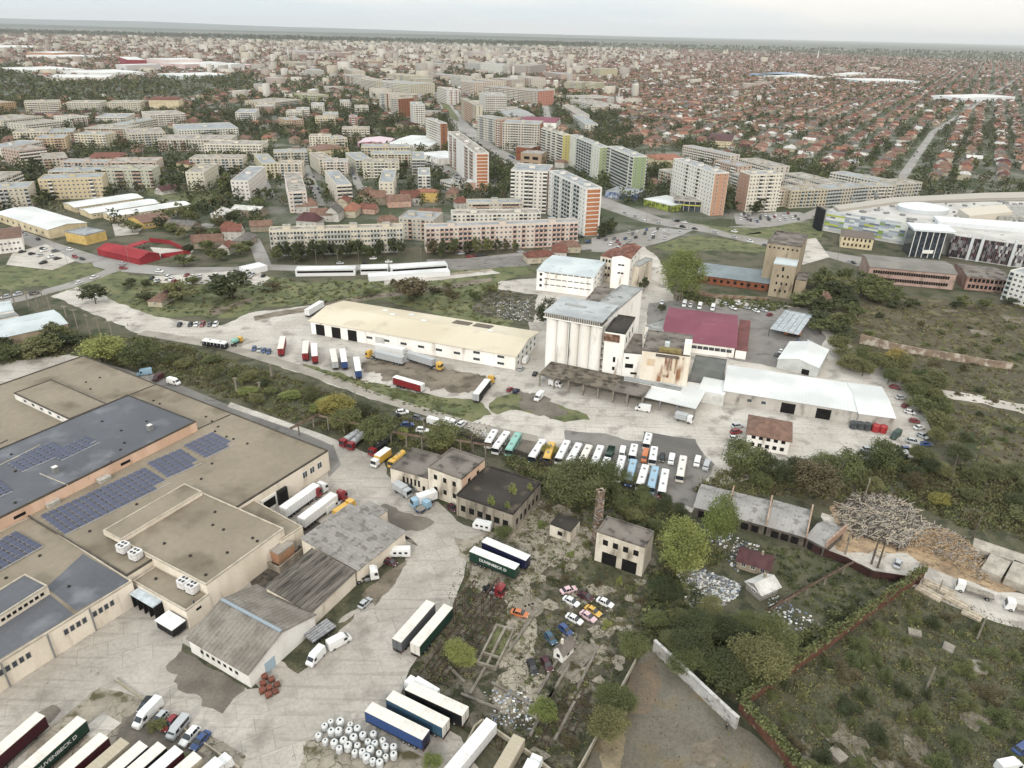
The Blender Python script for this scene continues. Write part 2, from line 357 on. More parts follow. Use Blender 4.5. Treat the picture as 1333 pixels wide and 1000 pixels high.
def block(label, A, B, C, h, wc, roof=None, ends=None, end_bands=False, floors=None, name='apartment_block', group='blocks of flats', detail=0, huts=2, balc=.45, bays=None, par=.6, balcm=None, strip_c=None, fside=0):
    a, ang, L, W = fr(A, B, C, h); floors = floors or max(2, round(h / 2.85)); fh = (h - .4) / floors
    t = thing(name, label, 'apartment block', (a.x, a.y, 0), ang, group); t['_dim'] = (L, W, h); FOOT.append((a.x, a.y, ang, L, W))
    wm = wallm(wc); em = mat('end_wall_' + ends, ends, fine=.07, stripes=(2, 2.8, .86)) if ends else wm
    rr = random.Random(int(a.x * 7 + a.y)); roof = roof or rr.choice((ROOFG, ROOFT))
    walls(t, L, W, h - .25, wm, 0, {} if end_bands else {1: em, 3: em}); flat_roof(t, L, W, h, roof, par, wm)
    for k in range(huts):
        x = L * (k + .5) / huts; b = MB(); b.box(x - 2.2, W / 2 - 1.8, h, x + 2.2, W / 2 + 1.8, h + 2.3, wm, roof); b.box(x - 2.4, W / 2 - 2, h + 2.3, x + 2.4, W / 2 + 2, h + 2.5, roof); b.build('stair_hut', t)
    if end_bands:
        for s in (1, 3):
            for f in range(floors):
                b = MB(); x, y, r = side_pt(s, W / 2, L, W); b.box(-W / 2 + 1.2, -.12, 0, W / 2 - 1.2, .02, fh * .74, mat('orange_panel', 'c9804f', 'b87548', scale=.5))
                b.build('end_panel', t, (x, y, f * fh + .35), r)
    nb = bays or max(2, int(L / 3.1)); zs = [f * fh + .95 for f in range(floors)]
    cols = [rr.random() < balc for _ in range(nb)]
    for i in range(nb // 2): cols[nb - 1 - i] = cols[i]
    balcm = balcm or rr.choice(BALC)
    if detail:
        items = []
        for s in (0, 2):
            for i in range(nb):
                tt = (i + .5) * L / nb
                for f in range(floors): items.append((s, tt, f, cols[i] and (f or detail == 1)))
        ne = max(1, int(W / 4.5))
        if not end_bands:
            for s in (1, 3):
                for i in range(ne):
                    for f in range(floors): items.append((s, (i + .5) * W / ne, f, False))
        items.sort(key=lambda i: (i[0] not in ((0, 1, 3) if rr else ()), i[0] != fside, -i[2]))
        nw = nbq = 0; rest = MB(); restb = MB()
        bw = L / nb * .9
        for (s, tt, f, bal) in items:
            x, y, r = side_pt(s, tt, L, W)
            if bal:
                key = ('bal', round(bw, 1), balcm.name)
                if key not in _wm:
                    b = MB(); b.box(-bw / 2, -1.0, -.1, bw / 2, .02, .05, SLAB); b.box(-bw / 2, -1.0, .05, bw / 2, -.9, 1.0, balcm); b.box(-bw / 2, -.9, .05, -bw / 2 + .08, 0, 1.0, balcm); b.box(bw / 2 - .08, -.9, .05, bw / 2, 0, 1.0, balcm)
                    b.box(-bw / 2 + .25, -.04, .1, bw / 2 - .25, .02, 2.2, GLASS)
                    if rr.random() < .5: b.box(-bw / 2 + .05, -.97, 1.0, bw / 2 - .05, -.93, 2.3, GLASS); b.box(-bw / 2, -1.0, 2.3, bw / 2, .02, 2.4, SLAB)
                    _wm[key] = b.mesh('balcony')
                me, z, nm = _wm[key], f * fh + .35, 'balcony'; nbq += 1; cnt = nbq; rb = restb
            else: me, z, nm = win_mesh(1.5, 1.35, 'w'), f * fh + 1.2, 'window'; nw += 1; cnt = nw; rb = rest
            if cnt <= 100: link(nm, me, t, (x, y, z), r)
            else:
                c, s_ = math.cos(r), math.sin(r); base = len(rb.v); rb.v += [(x + v.co.x * c - v.co.y * s_, y + v.co.x * s_ + v.co.y * c, z + v.co.z) for v in me.vertices]
                for p in me.polygons: rb.f.append(tuple(base + q for q in p.vertices)); rb.m.append(rb.mi(me.materials[p.material_index]))
        if rest.v: kind(rest.build('window', t), 'stuff')
        if restb.v: kind(restb.build('balcony', t), 'stuff')
    else:           # far off: windows and loggias lie in the facade
        b = MB()
        for s in (0, 1, 3):
            S = L if s == 0 else W; n_ = nb if s == 0 else max(1, int(W / 5))
            for i in range(n_):
                tt = (i + .5) * S / n_
                for f in range(floors):
                    x, y, r = side_pt(s, tt, L, W, .03); c, s_ = math.cos(r), math.sin(r); hw = .8; z = f * fh + 1.1
                    if s == 0 and cols[i]:
                        hw = S / n_ * .42; p = lambda px, py, pz: (x + px * c - py * s_, y + px * s_ + py * c, pz)
                        b.hexa([p(-hw, -.8, z - .9), p(hw, -.8, z - .9), p(hw, 0, z - .9), p(-hw, 0, z - .9)], [p(-hw, -.8, z + .1), p(hw, -.8, z + .1), p(hw, 0, z + .1), p(-hw, 0, z + .1)], balcm)
                        b.face([p(-hw, -.02, z + .1), p(hw, -.02, z + .1), p(hw, -.02, z + 1.3), p(-hw, -.02, z + 1.3)], GLASS)
                    else: b.face([(x - hw * c, y - hw * s_, z), (x + hw * c, y + hw * s_, z), (x + hw * c, y + hw * s_, z + 1.35), (x - hw * c, y - hw * s_, z + 1.35)], GLASS)
        kind(b.build('window', t), 'stuff')
    return t
# ---- small houses
TILE = {'r': mat('tile_red', '905a49', '7d4d40', scale=.5, stripes=(1, .35, .82), rand=.35), 'b': mat('tile_brown', '957260', '826352', scale=.5, stripes=(1, .35, .82), rand=.35),
        'o': mat('tile_orange', 'ad7156', '99644c', scale=.5, stripes=(1, .35, .82), rand=.3), 'g': mat('tile_grey', '6e6a66', '807a74', scale=.5, stripes=(1, .35, .85), rand=.3),
        'm': mat('tile_maroon', '70484a', '603e3e', scale=.5, rand=.3), 'w': mat('pale_sheet', 'c9c7c2', 'b2afa8', scale=.3, rand=.2)}
RNAME = {'r': 'red-tiled', 'b': 'brown-tiled', 'o': 'orange-tiled', 'g': 'grey-roofed', 'm': 'maroon-roofed', 'w': 'pale sheet-roofed'}
HW = [('cream', mat('plaster_cream', 'c6bca4', 'b5aa90', scale=.4)), ('white', mat('plaster_white', 'cbc7be', 'b8b4ab', scale=.4)), ('beige', mat('plaster_beige', 'a99b84', '9a8c76', scale=.4)),
      ('pink', mat('plaster_pink', 'cfa893', 'c29a86', scale=.4)), ('yellow', mat('plaster_yellow', 'd9b763', 'cba955', scale=.4)), ('grey', mat('plaster_grey', 'a09b93', '8e8981', scale=.4))]
_hm = {}
def house(px, py, rk='b', wk=0, L=12, W=9, h=3.4, ridge=2.8, rz=None, hip=True, group='houses of the low suburb', label=None, world=None, parts=True, name='house'):
    p = world or P(px, py); rz = rnd.uniform(0, 3.1) if rz is None else rz
    key = (rk, wk, L, W, h, ridge, hip)
    if key not in _hm:
        b = MB(); wm = HW[wk][1]; b.box(-L / 2, -W / 2, 0, L / 2, W / 2, h, wm, bottom=False)
        r0 = MB(); o = .5; hx = W / 2 * .9 if hip else 0; q = lambda x, y, z: (x, y, z); e = h - .1
        t1, t2 = (-L / 2 - o + hx, 0, h + ridge), (L / 2 + o - hx, 0, h + ridge)
        c = [(-L / 2 - o, -W / 2 - o, e), (L / 2 + o, -W / 2 - o, e), (L / 2 + o, W / 2 + o, e), (-L / 2 - o, W / 2 + o, e)]
        r0.face([c[0], c[1], t2, t1], TILE[rk]); r0.face([c[2], c[3], t1, t2], TILE[rk]); r0.face([c[3], c[2], c[1], c[0]], TILE[rk])
        if hip: r0.face([c[1], c[2], t2], TILE[rk]); r0.face([c[3], c[0], t1], TILE[rk])
        else:
            for sg in (-1, 1): b.face([(sg * L / 2, -W / 2, h), (sg * L / 2, W / 2, h), (sg * L / 2, 0, h + ridge * .9)][::sg], wm)
        ch = MB(); ch.box(L * .15, .6, h + ridge * .5, L * .15 + .6, 1.2, h + ridge + .7, HW[2][1])
        _hm[key] = (b.mesh('wall'), r0.mesh('roof'), ch.mesh('chimney'))
    ms = _hm[key]
    t = thing(name, label or f'{HW[wk][0]} {RNAME[rk]} {"hipped" if hip else "gabled"} house', 'house', (p.x, p.y, 0), rz, group)
    link('wall', ms[0], t); rf = link('roof', ms[1], t); link('chimney', ms[2], rf)
    if parts:
        for s, n_ in ((-1, 3), (1, 3)):
            for i in range(n_): link('window', win_mesh(1.2, 1.2, 'w'), t, ((i - 1) * L * .3, s * W / 2, 1.2), 0 if s < 0 else math.pi)
        for s in (-1, 1): link('window', win_mesh(1.2, 1.2, 'w'), t, (s * L / 2, 0, 1.2), s * math.pi / 2)
    cx, cy_ = -L / 2, -W / 2; FOOT.append((p.x + cx * math.cos(rz) - cy_ * math.sin(rz), p.y + cx * math.sin(rz) + cy_ * math.cos(rz), rz, L, W))
    return t
def in_foot(x, y, mg=2.0):
    for (ax, ay, an, L, W) in FOOT:
        dx, dy = x - ax, y - ay
        if abs(dx) > L + W + mg or abs(dy) > L + W + mg: continue
        c, s = math.cos(an), math.sin(an); u, v = dx * c + dy * s, -dx * s + dy * c
        if -mg < u < L + mg and -mg < v < W + mg: return True
    return False
# ---------------------------------------------------------------- trees and bushes
def leafm(n, a, b, c): return mat('leaves_' + n, a, b, scale=.22, lo=.35, hi=.65, c=c, cscale=.5, clo=.5, chi=.68, fine=.25, fscale=1.6, rough=.75, rand=.5, hue=.35, spec=.2)
LEAF = {'d': leafm('dark', '5c653e', '4d5536', '717846'), 'g': leafm('green', '757d47', '656c3e', '898e50'), 'o': leafm('olive', '7e804c', '6c6f43', '8f8f58'),
        'y': leafm('yellow', 'a79a42', '8c8740', 'b8a94e'), 'l': leafm('lime', '909a4a', '7b8541', 'a2aa56'), 'b': leafm('brown', '756c4a', '635b40', '867c55')}
LNAME = {'d': 'dark green', 'g': 'green', 'o': 'olive', 'y': 'yellow', 'l': 'lime green', 'b': 'brownish'}
BARK = mat('bark', '6a5f50', '554b3f', scale=1.5, stretch=(1, 1, .2))
def clump(n, leaf, seed, shape):
    """leaf-sized faces gathered in clusters through the crown's volume; unit crown about 1 wide and 1 high"""
    g = np.random.RandomState(seed); k = max(10, n // 26); cen = []
    lobes = [(g.uniform(-.22, .22), g.uniform(-.22, .22), g.uniform(.3, .75), g.uniform(.13, .32)) for _ in range(8)]
    while len(cen) < k:
        p = g.uniform(-.5, .5, 3); z = p[2] + .5; x, y = p[0], p[1]; r = math.hypot(x, y)
        if shape == 'round':
            if not any((x - a) ** 2 + (y - b) ** 2 + (z - c) ** 2 < d * d for a, b, c, d in lobes): continue
            if (x / .5) ** 2 + (y / .5) ** 2 + ((z - .5) / .5) ** 2 < .22 and g.rand() < .8: continue
        elif shape == 'poplar':
            if r > .5 * math.sin(min(1, (z + .08)) ** .7 * 3.0) ** .6 * (.8 + .25 * math.sin(5 * math.atan2(y, x) + 4 * z)): continue
        elif shape == 'cone':
            if r > .5 * (1.02 - z) * (.85 + .2 * math.sin(25 * z)): continue
        elif shape == 'willow':
            if r > .5 * math.sin(min(3.0, .35 + z * 2.6)) ** .5 * (.85 + .25 * math.sin(7 * math.atan2(y, x))): continue
            if r < .22 and z < .6: continue
        else:      # bush: low and wide
            if (r / .5) ** 2 + z ** 2 > (.75 + .3 * math.sin(3 * math.atan2(y, x) + seed)) ** 2: continue
        cen.append((x, y, z))
    cen = np.array(cen); i = g.randint(0, k, n)
    c = cen[i] + g.normal(0, .055 if shape != 'poplar' else .07, (n, 3)) * (1, 1, .75)
    a = g.normal(size=(n, 3)); a /= np.linalg.norm(a, axis=1)[:, None]; b = np.cross(a, g.normal(size=(n, 3))); b /= np.linalg.norm(b, axis=1)[:, None]
    s = leaf * g.uniform(.6, 1.3, (n, 1)); V = np.stack([c - a * s - b * s * .5, c + a * s - b * s * .6, c + a * s * .8 + b * s * .6, c - a * s * .7 + b * s * .5], 1).reshape(-1, 3)
    V[:, 2] = np.maximum(V[:, 2], 0.0)
    return V, np.arange(4 * n).reshape(n, 4)
CROWN = {}
def crown(shape, seed, lod):
    key = (shape, seed, lod)
    if key not in CROWN:
        n, lf = {0: (450, .062), 1: (1500, .036), 2: (4600, .02), 3: (11000, .0135)}[lod]
        V, F = clump(n, lf, seed * 13 + 5, shape); CROWN[key] = npmesh('crown', V, F, [LEAF['g']])
    return CROWN[key]
_trunk = {}
def trunk(lod, seed=0):
    if (lod, seed) not in _trunk:
        b = MB(); rr = random.Random(seed); b.tube((0, 0, 0), (.02, 0, .55), .035, .022, BARK, 7)
        if lod:
            for q in range(6):
                a = q * 1.05 + rr.uniform(-.3, .3); z = .3 + .05 * q; b.tube((.01, 0, z), (.26 * math.cos(a), .26 * math.sin(a), z + .25), .014, .005, BARK, 5)
        _trunk[(lod, seed)] = b.mesh('trunk')
    return _trunk[(lod, seed)]
NT = [0]
def tree(px, py, wd, ht, k='g', shape='round', lod=None, world=None, label=None, group=None, lift=.18):
    """px, py: foot of the trunk; width and height in metres"""
    p = world or P(px, py); d = math.hypot(p.x, p.y)
    if lod is None: lod = 3 if d < 190 and wd > 6 else 2 if d < 330 else 1 if d < 560 else 0
    NT[0] += 1; sd = NT[0] % 4
    kk = {'round': 'broad', 'poplar': 'tall narrow', 'cone': 'pointed', 'willow': 'spreading'}[shape]
    t = thing('tree', label or f'{LNAME[k]} {kk} tree', 'tree', (p.x, p.y, 0), (NT[0] * 1.7) % 6.28, group or 'trees standing between the buildings')
    if shape == 'cone': lift = .08
    if shape == 'poplar': lift = .1
    tr = link('trunk', trunk(min(1, lod), sd), t, scale=(max(2.5, wd * .6), max(2.5, wd * .6), ht))
    c = link('crown', crown(shape, sd, lod), t, (0, 0, ht * lift), scale=(wd * 1.08, wd * rnd.uniform(.95, 1.15), ht * (1 - lift)))
    c.material_slots[0].link = 'OBJECT'; c.material_slots[0].material = LEAF[k]
    return t
def bush(px, py, wd, ht, k='o', lod=None, world=None, label=None, group=None):
    p = world or P(px, py); d = math.hypot(p.x, p.y)
    if lod is None: lod = 2 if d < 300 else 1 if d < 500 else 0
    NT[0] += 1
    c = link('bush', crown('bush', NT[0] % 4, lod), None, (p.x, p.y, 0), NT[0] * 1.3 % 6.28, scale=(wd, wd * rnd.uniform(.8, 1.2), ht))
    c.material_slots[0].link = 'OBJECT'; c.material_slots[0].material = LEAF[k]
    return tag(c, label or f'{LNAME[k]} rounded bush', 'bush', group or 'bushes on the rough ground')
def world_poly(px): return [P(x, y).to_2d() for x, y in px]
def sample(poly, n, rr, mg=None, tries=40):
    xs = [p[0] for p in poly]; ys = [p[1] for p in poly]; o = []
    for _ in range(n * tries):
        if len(o) >= n: break
        q = (rr.uniform(min(xs), max(xs)), rr.uniform(min(ys), max(ys)))
        if inside(q, poly) and not (mg is not None and in_foot(q[0], q[1], mg)): o.append(q)
    return o
def scrub(name, px, n, smin, smax, ks, seed=1, leaf=.3, per=40, flat=.6, world=False, avoid=None):
    """uncountable low growth, one object"""
    rr = random.Random(seed); poly = px if world else world_poly(px); pts = sample(poly, n, rr, avoid)
    V0, F0 = [], []; g = np.random.RandomState(seed)
    VV, FF, MI = [], [], []; base = 0
    for (x, y) in pts:
        s = rr.uniform(smin, smax) * (1 if rr.random() < .8 else 1.5); h = s * flat * rr.uniform(.6, 1.3)
        m = per; c = g.normal(0, .28, (m, 3)); c[:, 2] = np.abs(c[:, 2]) * 1.3; c = c * (s, s, h) + (x, y, .05)
        a = g.normal(size=(m, 3)); a /= np.linalg.norm(a, axis=1)[:, None]; b = np.cross(a, g.normal(size=(m, 3))); b /= np.linalg.norm(b, axis=1)[:, None]
        q = leaf * g.uniform(.6, 1.4, (m, 1)); V = np.stack([c - a * q - b * q * .5, c + a * q - b * q * .6, c + a * q * .8 + b * q * .6, c - a * q * .7 + b * q * .5], 1).reshape(-1, 3)
        V[:, 2] = np.maximum(V[:, 2], .03); VV.append(V); FF.append(np.arange(4 * m).reshape(m, 4) + base); base += 4 * m; MI += [rr.randrange(len(ks))] * m
    return kind(link(name, npmesh(name, np.concatenate(VV), np.concatenate(FF), [LEAF[k] for k in ks], MI)), 'stuff')
# ---------------------------------------------------------------- vehicles (local x forward, origin on the ground at the middle)
TYRE = mat('tyre', '262626', fine=.1); CGL = mat('car_glass', '2a3138', '3c4650', scale=.5, rough=.12, spec=.7, fine=0)
CHR = mat('bare_metal', 'a9abad', '8d8f91', scale=1, rough=.5, metal=.3); LAMP = mat('lamp_glass', 'd8d8d2', rough=.2, fine=0); CHS = mat('chassis', '38383a', '2c2c2e', scale=1)
_pm = {}
def paint(c, r=.35): return mat('paint_' + c, c, fine=.05, rough=r, spec=.5, c='97907f', cscale=.7, clo=.56, chi=.95)
def tarp(c): return mat('tarpaulin_' + c, c, fine=.08, rough=.6, scale=.6, stripes=(0, 1.3, .88))
CN = {'w': ('white', 'dcdcda'), 's': ('silver', 'b3b6b8'), 'k': ('black', '26272a'), 'g': ('grey', '6d7074'), 'r': ('red', 'a3232b'), 'b': ('blue', '3a5c9c'), 'l': ('light blue', '8fb4cc'), 'm': ('dark red', '5e1f2c'),
      'y': ('yellow', 'd9a81e'), 'o': ('orange', 'd1722b'), 'n': ('green', '24503f'), 't': ('turquoise', '7fbdae'), 'd': ('navy blue', '252a5c'), 'e': ('cream', 'dad4c9'), 'p': ('pink', 'd8b2b8'), 'h': ('beige', 'b7ab93'), 'q': ('steel blue', '3d6a86')}
def wheels(t, pos, r=.33, w_=.22):
    key = ('wheel', r, w_)
    if key not in _pm:
        b = MB(); b.tube((0, -w_ / 2, 0), (0, w_ / 2, 0), r, r, TYRE, 14); _pm[key] = b.mesh('tyre')
        b = MB(); b.tube((0, -w_ / 2 - .02, 0), (0, w_ / 2 + .02, 0), r * .55, r * .55, CHR, 10); _pm[key + (1,)] = b.mesh('rim')
    for x, y in pos:
        o = link('wheel', _pm[key], t, (x, y, r)); link('rim', _pm[key + (1,)], o)
def loft(secs, m, glass=None, gi=()):
    """body from cross sections (x, half width low, half width high, z low, z belt, z top, half width at top)"""
    b = MB(); rings = []
    for (x, wl, wb, zl, zb, zt, wt) in secs: rings.append([(x, -wl, zl), (x, -wb, zb), (x, -wt, zt), (x, wt, zt), (x, wb, zb), (x, wl, zl)])
    for i in range(len(rings) - 1):
        a, c = rings[i], rings[i + 1]
        for k in range(6):
            k2 = (k + 1) % 6; g = glass and i in gi and k in (1, 3)
            b.face([a[k], c[k], c[k2], a[k2]], glass if g else m)
    b.face(rings[0], m); b.face(rings[-1][::-1], m)
    return b
def car_meshes(cc, ty):
    key = (cc, ty)
    if key in _pm: return _pm[key]
    pm = paint(CN[cc][1]); L, W, bel, top = {'car': (4.4, 1.76, .88, 1.45), 'hatch': (3.9, 1.7, .9, 1.48), 'suv': (4.6, 1.85, 1.05, 1.72)}[ty]; h = W / 2
    b = loft([(-L / 2, h * .8, h * .86, .42, .62, .82, h * .8), (-L / 2 + .25, h * .92, h * .98, .28, .68, bel + .02, h * .9), (-L * .3, h, h, .22, .7, bel + .04, h * .93), (L * .16, h, h, .22, .7, bel + .02, h * .93),
              (L * .36, h * .98, h, .24, .66, bel - .1, h * .9), (L / 2 - .1, h * .85, h * .92, .3, .58, bel - .26, h * .78), (L / 2, h * .7, h * .8, .36, .5, .6, h * .7)], pm)
    x0, x1 = (-L * .43, L * .25) if ty != 'car' else (-L * .38, L * .25); g = MB(); zb = bel + .0
    bot = [(x0, -h * .9, zb), (x1, -h * .9, zb), (x1, h * .9, zb), (x0, h * .9, zb)]; tp = [(x0 + (.3 if ty != 'car' else .6), -h * .7, top - .03), (x1 - .75, -h * .7, top - .03), (x1 - .75, h * .7, top - .03), (x0 + (.3 if ty != 'car' else .6), h * .7, top - .03)]
    g.hexa(bot, tp, CGL)
    r = MB(); r.hexa([(x, y * 1.01, z - .03) for x, y, z in tp], [(x * .98, y * .93, z + .04) for x, y, z in tp], pm)
    for sx in (-1, 1):
        for xx in (x0 + .45, -.15, x1 - .45): r.beam((xx + (.12 if xx == x0 + .45 else -.1 if xx > 0 else 0), sx * h * .88, zb), (xx + (.25 if xx < -.5 else -.35 if xx > 0 else 0), sx * h * .71, top - .02), .08, pm)
    hl = MB(); hl.box(-.06, -.16, 0, .06, .16, .14, LAMP)
    _pm[key] = (b.mesh('body'), g.mesh('glazing'), r.mesh('roof'), _pm.get('hl') or hl.mesh('headlight'), L, h, bel); _pm['hl'] = _pm[key][3]; return _pm[key]
def place(p0, p1, px=True, z=.17):
    a, b = (P(*p0), P(*p1)) if px else (Vector(p0), Vector(p1)); d = b - a
    return ((a.x + b.x) / 2, (a.y + b.y) / 2, z), math.atan2(d.y, d.x)
def car(p0, p1, cc='w', ty='car', label=None, group='parked cars', det=True, px=True):
    """p0 rear, p1 front, ground points in the photograph"""
    loc, rz = place(p0, p1, px); m = car_meshes(cc, ty); lb = label or f'{CN[cc][0]} ' + {'car': 'saloon car', 'hatch': 'hatchback car', 'suv': 'estate car'}[ty]
    t = thing('parked_car', lb, 'car', loc, rz, group); link('body', m[0], t); link('glazing', m[1], t); link('roof', m[2], t)
    if det:
        h = m[5]; L = m[4]; wheels(t, [(sx * L * .3, sy * (h - .1)) for sx in (-1, 1) for sy in (-1, 1)])
        for s in (-1, 1): link('headlight', m[3], t, (L / 2 - .08, s * h * .68, m[6] - .36))
    return t
def van(p0, p1, cc='w', label=None, L=5.6, H=2.5, group='delivery vans', box=None, side=None, px=True, name='delivery_van'):
    loc, rz = place(p0, p1, px); pm = paint(CN[cc][1]); h = .98; t = thing(name, label or f'{CN[cc][0]} van', 'van', loc, rz, group)
    key = ('van', cc, L, H)
    if key not in _pm:
        b = loft([(-L / 2, h * .96, h, .35, 1.2, H - .05, h * .86), (-L / 2 + .1, h, h, .3, 1.2, H, h * .9), (L * .16, h, h, .3, 1.2, H, h * .9), (L * .27, h, h, .3, 1.15, H - .35, h * .85), (L * .39, h, h, .3, 1.05, 1.35, h * .86), (L / 2 - .08, h * .92, h * .95, .32, .8, 1.05, h * .85), (L / 2, h * .8, h * .9, .38, .6, .85, h * .8)], pm)
        g = MB(); g.face([(L * .285, -h * .78, H - .42), (L * .285, h * .78, H - .42), (L * .395, h * .8, 1.4), (L * .395, -h * .8, 1.4)][::-1], CGL)
        for s in (-1, 1): g.box(L * .14, s * h - .02, 1.25, L * .29, s * h + .02, 1.95, CGL)
        _pm[key] = (b.mesh('body'), g.mesh('windscreen'))
    link('body', _pm[key][0], t); link('windscreen', _pm[key][1], t)
    wheels(t, [(sx * L * .31, sy * (h - .1)) for sx in (-1, 1) for sy in (-1, 1)])
    if side: b = MB(); [b.box(-L * .4, s * (h + .02) - .01, 1.25, L * .05, s * (h + .02) + .01, 2.0, CGL) for s in (-1, 1)]; b.build('side_window', t)
    return t
def bus(p0, p1, cc='w', stripe=None, label=None, L=11.5, group='buses and coaches parked in rows', px=True, rear=None, name='bus'):
    loc, rz = place(p0, p1, px); H, h = 3.1, 1.25; pm = paint(CN[cc][1]); t = thing(name, label or f'{CN[cc][0]} bus', 'bus', loc, rz, group)
    b = MB(); b.hexa([(-L / 2, -h, .35), (L / 2, -h * .97, .35), (L / 2, h * .97, .35), (-L / 2, h, .35)], [(-L / 2, -h, 1.35), (L / 2 + .05, -h * .97, 1.35), (L / 2 + .05, h * .97, 1.35), (-L / 2, h, 1.35)], paint(CN[stripe][1]) if stripe else pm); b.build('body', t)
    b = MB(); b.hexa([(-L / 2 + .03, -h + .03, 1.35), (L / 2, -h + .05, 1.35), (L / 2, h - .05, 1.35), (-L / 2 + .03, h - .03, 1.35)], [(-L / 2 + .1, -h + .05, 2.55), (L / 2 - .15, -h + .08, 2.55), (L / 2 - .15, h - .08, 2.55), (-L / 2 + .1, h - .05, 2.55)], CGL)
    for k in range(7):
        x = -L / 2 + .3 + k * (L - 1) / 6
        for s in (-1, 1): b.beam((x, s * (h - .02), 1.35), (x, s * (h - .05), 2.55), .12, pm)
    b.build('window_band', t)
    b = MB(); b.hexa([(-L / 2, -h, 2.55), (L / 2 - .1, -h, 2.55), (L / 2 - .1, h, 2.55), (-L / 2, h, 2.55)], [(-L / 2 + .15, -h + .22, H), (L / 2 - .35, -h + .22, H), (L / 2 - .35, h - .22, H), (-L / 2 + .15, h - .22, H)], pm); b.build('roof', t)
    for x in (-L * .25, L * .2): b = MB(); b.box(x - .45, -.4, H - .02, x + .45, .4, H + .14, FRAMEG); b.build('roof_hatch', t)
    b = MB(); b.box(L / 2 - .02, -h * .85, 1.25, L / 2 + .07, h * .85, 2.4, CGL); b.build('windscreen', t)
    for s in (-1, 1): b = MB(); b.beam((L / 2 - .1, s * h, 2.3), (L / 2 + .3, s * (h + .3), 2.2), .07, CHS); b.box(L / 2 + .25, s * (h + .3) - .1, 1.6, L / 2 + .35, s * (h + .3) + .1, 2.2, CHS); b.build('mirror', t); b = MB(); b.box(L / 2 + .03, s * .85 - .2, .6, L / 2 + .1, s * .85 + .2, .85, LAMP); b.build('headlight', t)
    wheels(t, [(x, y) for x in (-L * .28, L * .32) for y in (-1.1, 1.1)], .48, .3)
    return t
def trailer(p0, p1, side='b', roof='e', label=None, L=13.6, group='curtain-sided trailers', px=True, text=None, H=4.0, W=2.5, plat=False, rearc=None, tz=0.0, textc='dcdcd8', tfun=None):
    """p1 is the front end"""
    loc, rz = place(p0, p1, px); t = thing('semi_trailer', label or f'{CN[side][0]} curtain-sided trailer', 'trailer', loc, rz, group); h = W / 2
    b = MB(); b.box(-L / 2 + .12, -h + .02, 1.2, L / 2 - .12, h - .02, H - .12, tarp(CN[side][1])); b.build('curtain', t)
    b = MB(); b.box(-L / 2, -h, H - .12, L / 2, h, H, mat('trailer_roof_' + roof, CN[roof][1], 'c2bbb0', scale=.4, lo=.45, hi=.8, stripes=(0, .85, .93), fine=.06, c='a79d8a', cscale=.6, clo=.62, chi=.8)); b.build('roof', t)
    b = MB(); b.box(-L / 2, -h, 1.1, -L / 2 + .12, h, H - .12, paint(CN[rearc or roof][1], .5)); b.box(-L / 2 - .03, -.03, 1.25, -L / 2, .03, H - .2, CHS); b.build('rear_door', t)
    for s in (-1, 1): b = MB(); b.box(-L / 2 - .04, s * .95 - .2, .7, -L / 2 + .02, s * .95 + .2, .9, mat('tail_lamp', '8c2a26')); b.build('tail_lamp', t)
    b = MB(); b.box(L / 2 - .12, -h, 1.1, L / 2, h, H - .12, paint(CN[rearc or side][1], .5)); b.build('front_wall', t)
    b = MB(); b.box(-L / 2, -h, .95, L / 2, h, 1.2, CHS); b.box(-L / 2, -.5, .7, L / 2 - 1, .5, .95, CHS); b.box(-L / 2, -h * .9, .45, -L / 2 + .1, h * .9, .6, CHS); b.build('chassis', t)
    wheels(t, [(-L / 2 + x, y) for x in (2.0, 3.3, 4.6) for y in (-1.0, 1.0)], .5, .36)
    for s in (-1, 1): b = MB(); b.box(L / 2 - 2.6, s * .7 - .08, .15, L / 2 - 2.4, s * .7 + .08, 1.0, CHS); b.build('landing_leg', t)
    if text:
        for s in (-1, 1):
            cu = bpy.data.curves.new('lettering', 'FONT'); cu.body = text; cu.size = 1.2; cu.extrude = .004; cu.align_x = 'CENTER'; cu.align_y = 'CENTER'; cu.offset = .03
            tmp = bpy.data.objects.new('t', cu); COL.objects.link(tmp); bpy.context.view_layer.update()
            me = bpy.data.meshes.new_from_object(tmp.evaluated_get(bpy.context.evaluated_depsgraph_get())); bpy.data.objects.remove(tmp)
            me.materials.clear(); me.materials.append(paint(textc, .5))
            o = link('lettering', me, t, (.3, s * (h - .01), 2.5)); o.rotation_euler = (R(90), 0, 0 if s < 0 else R(180))
    return t
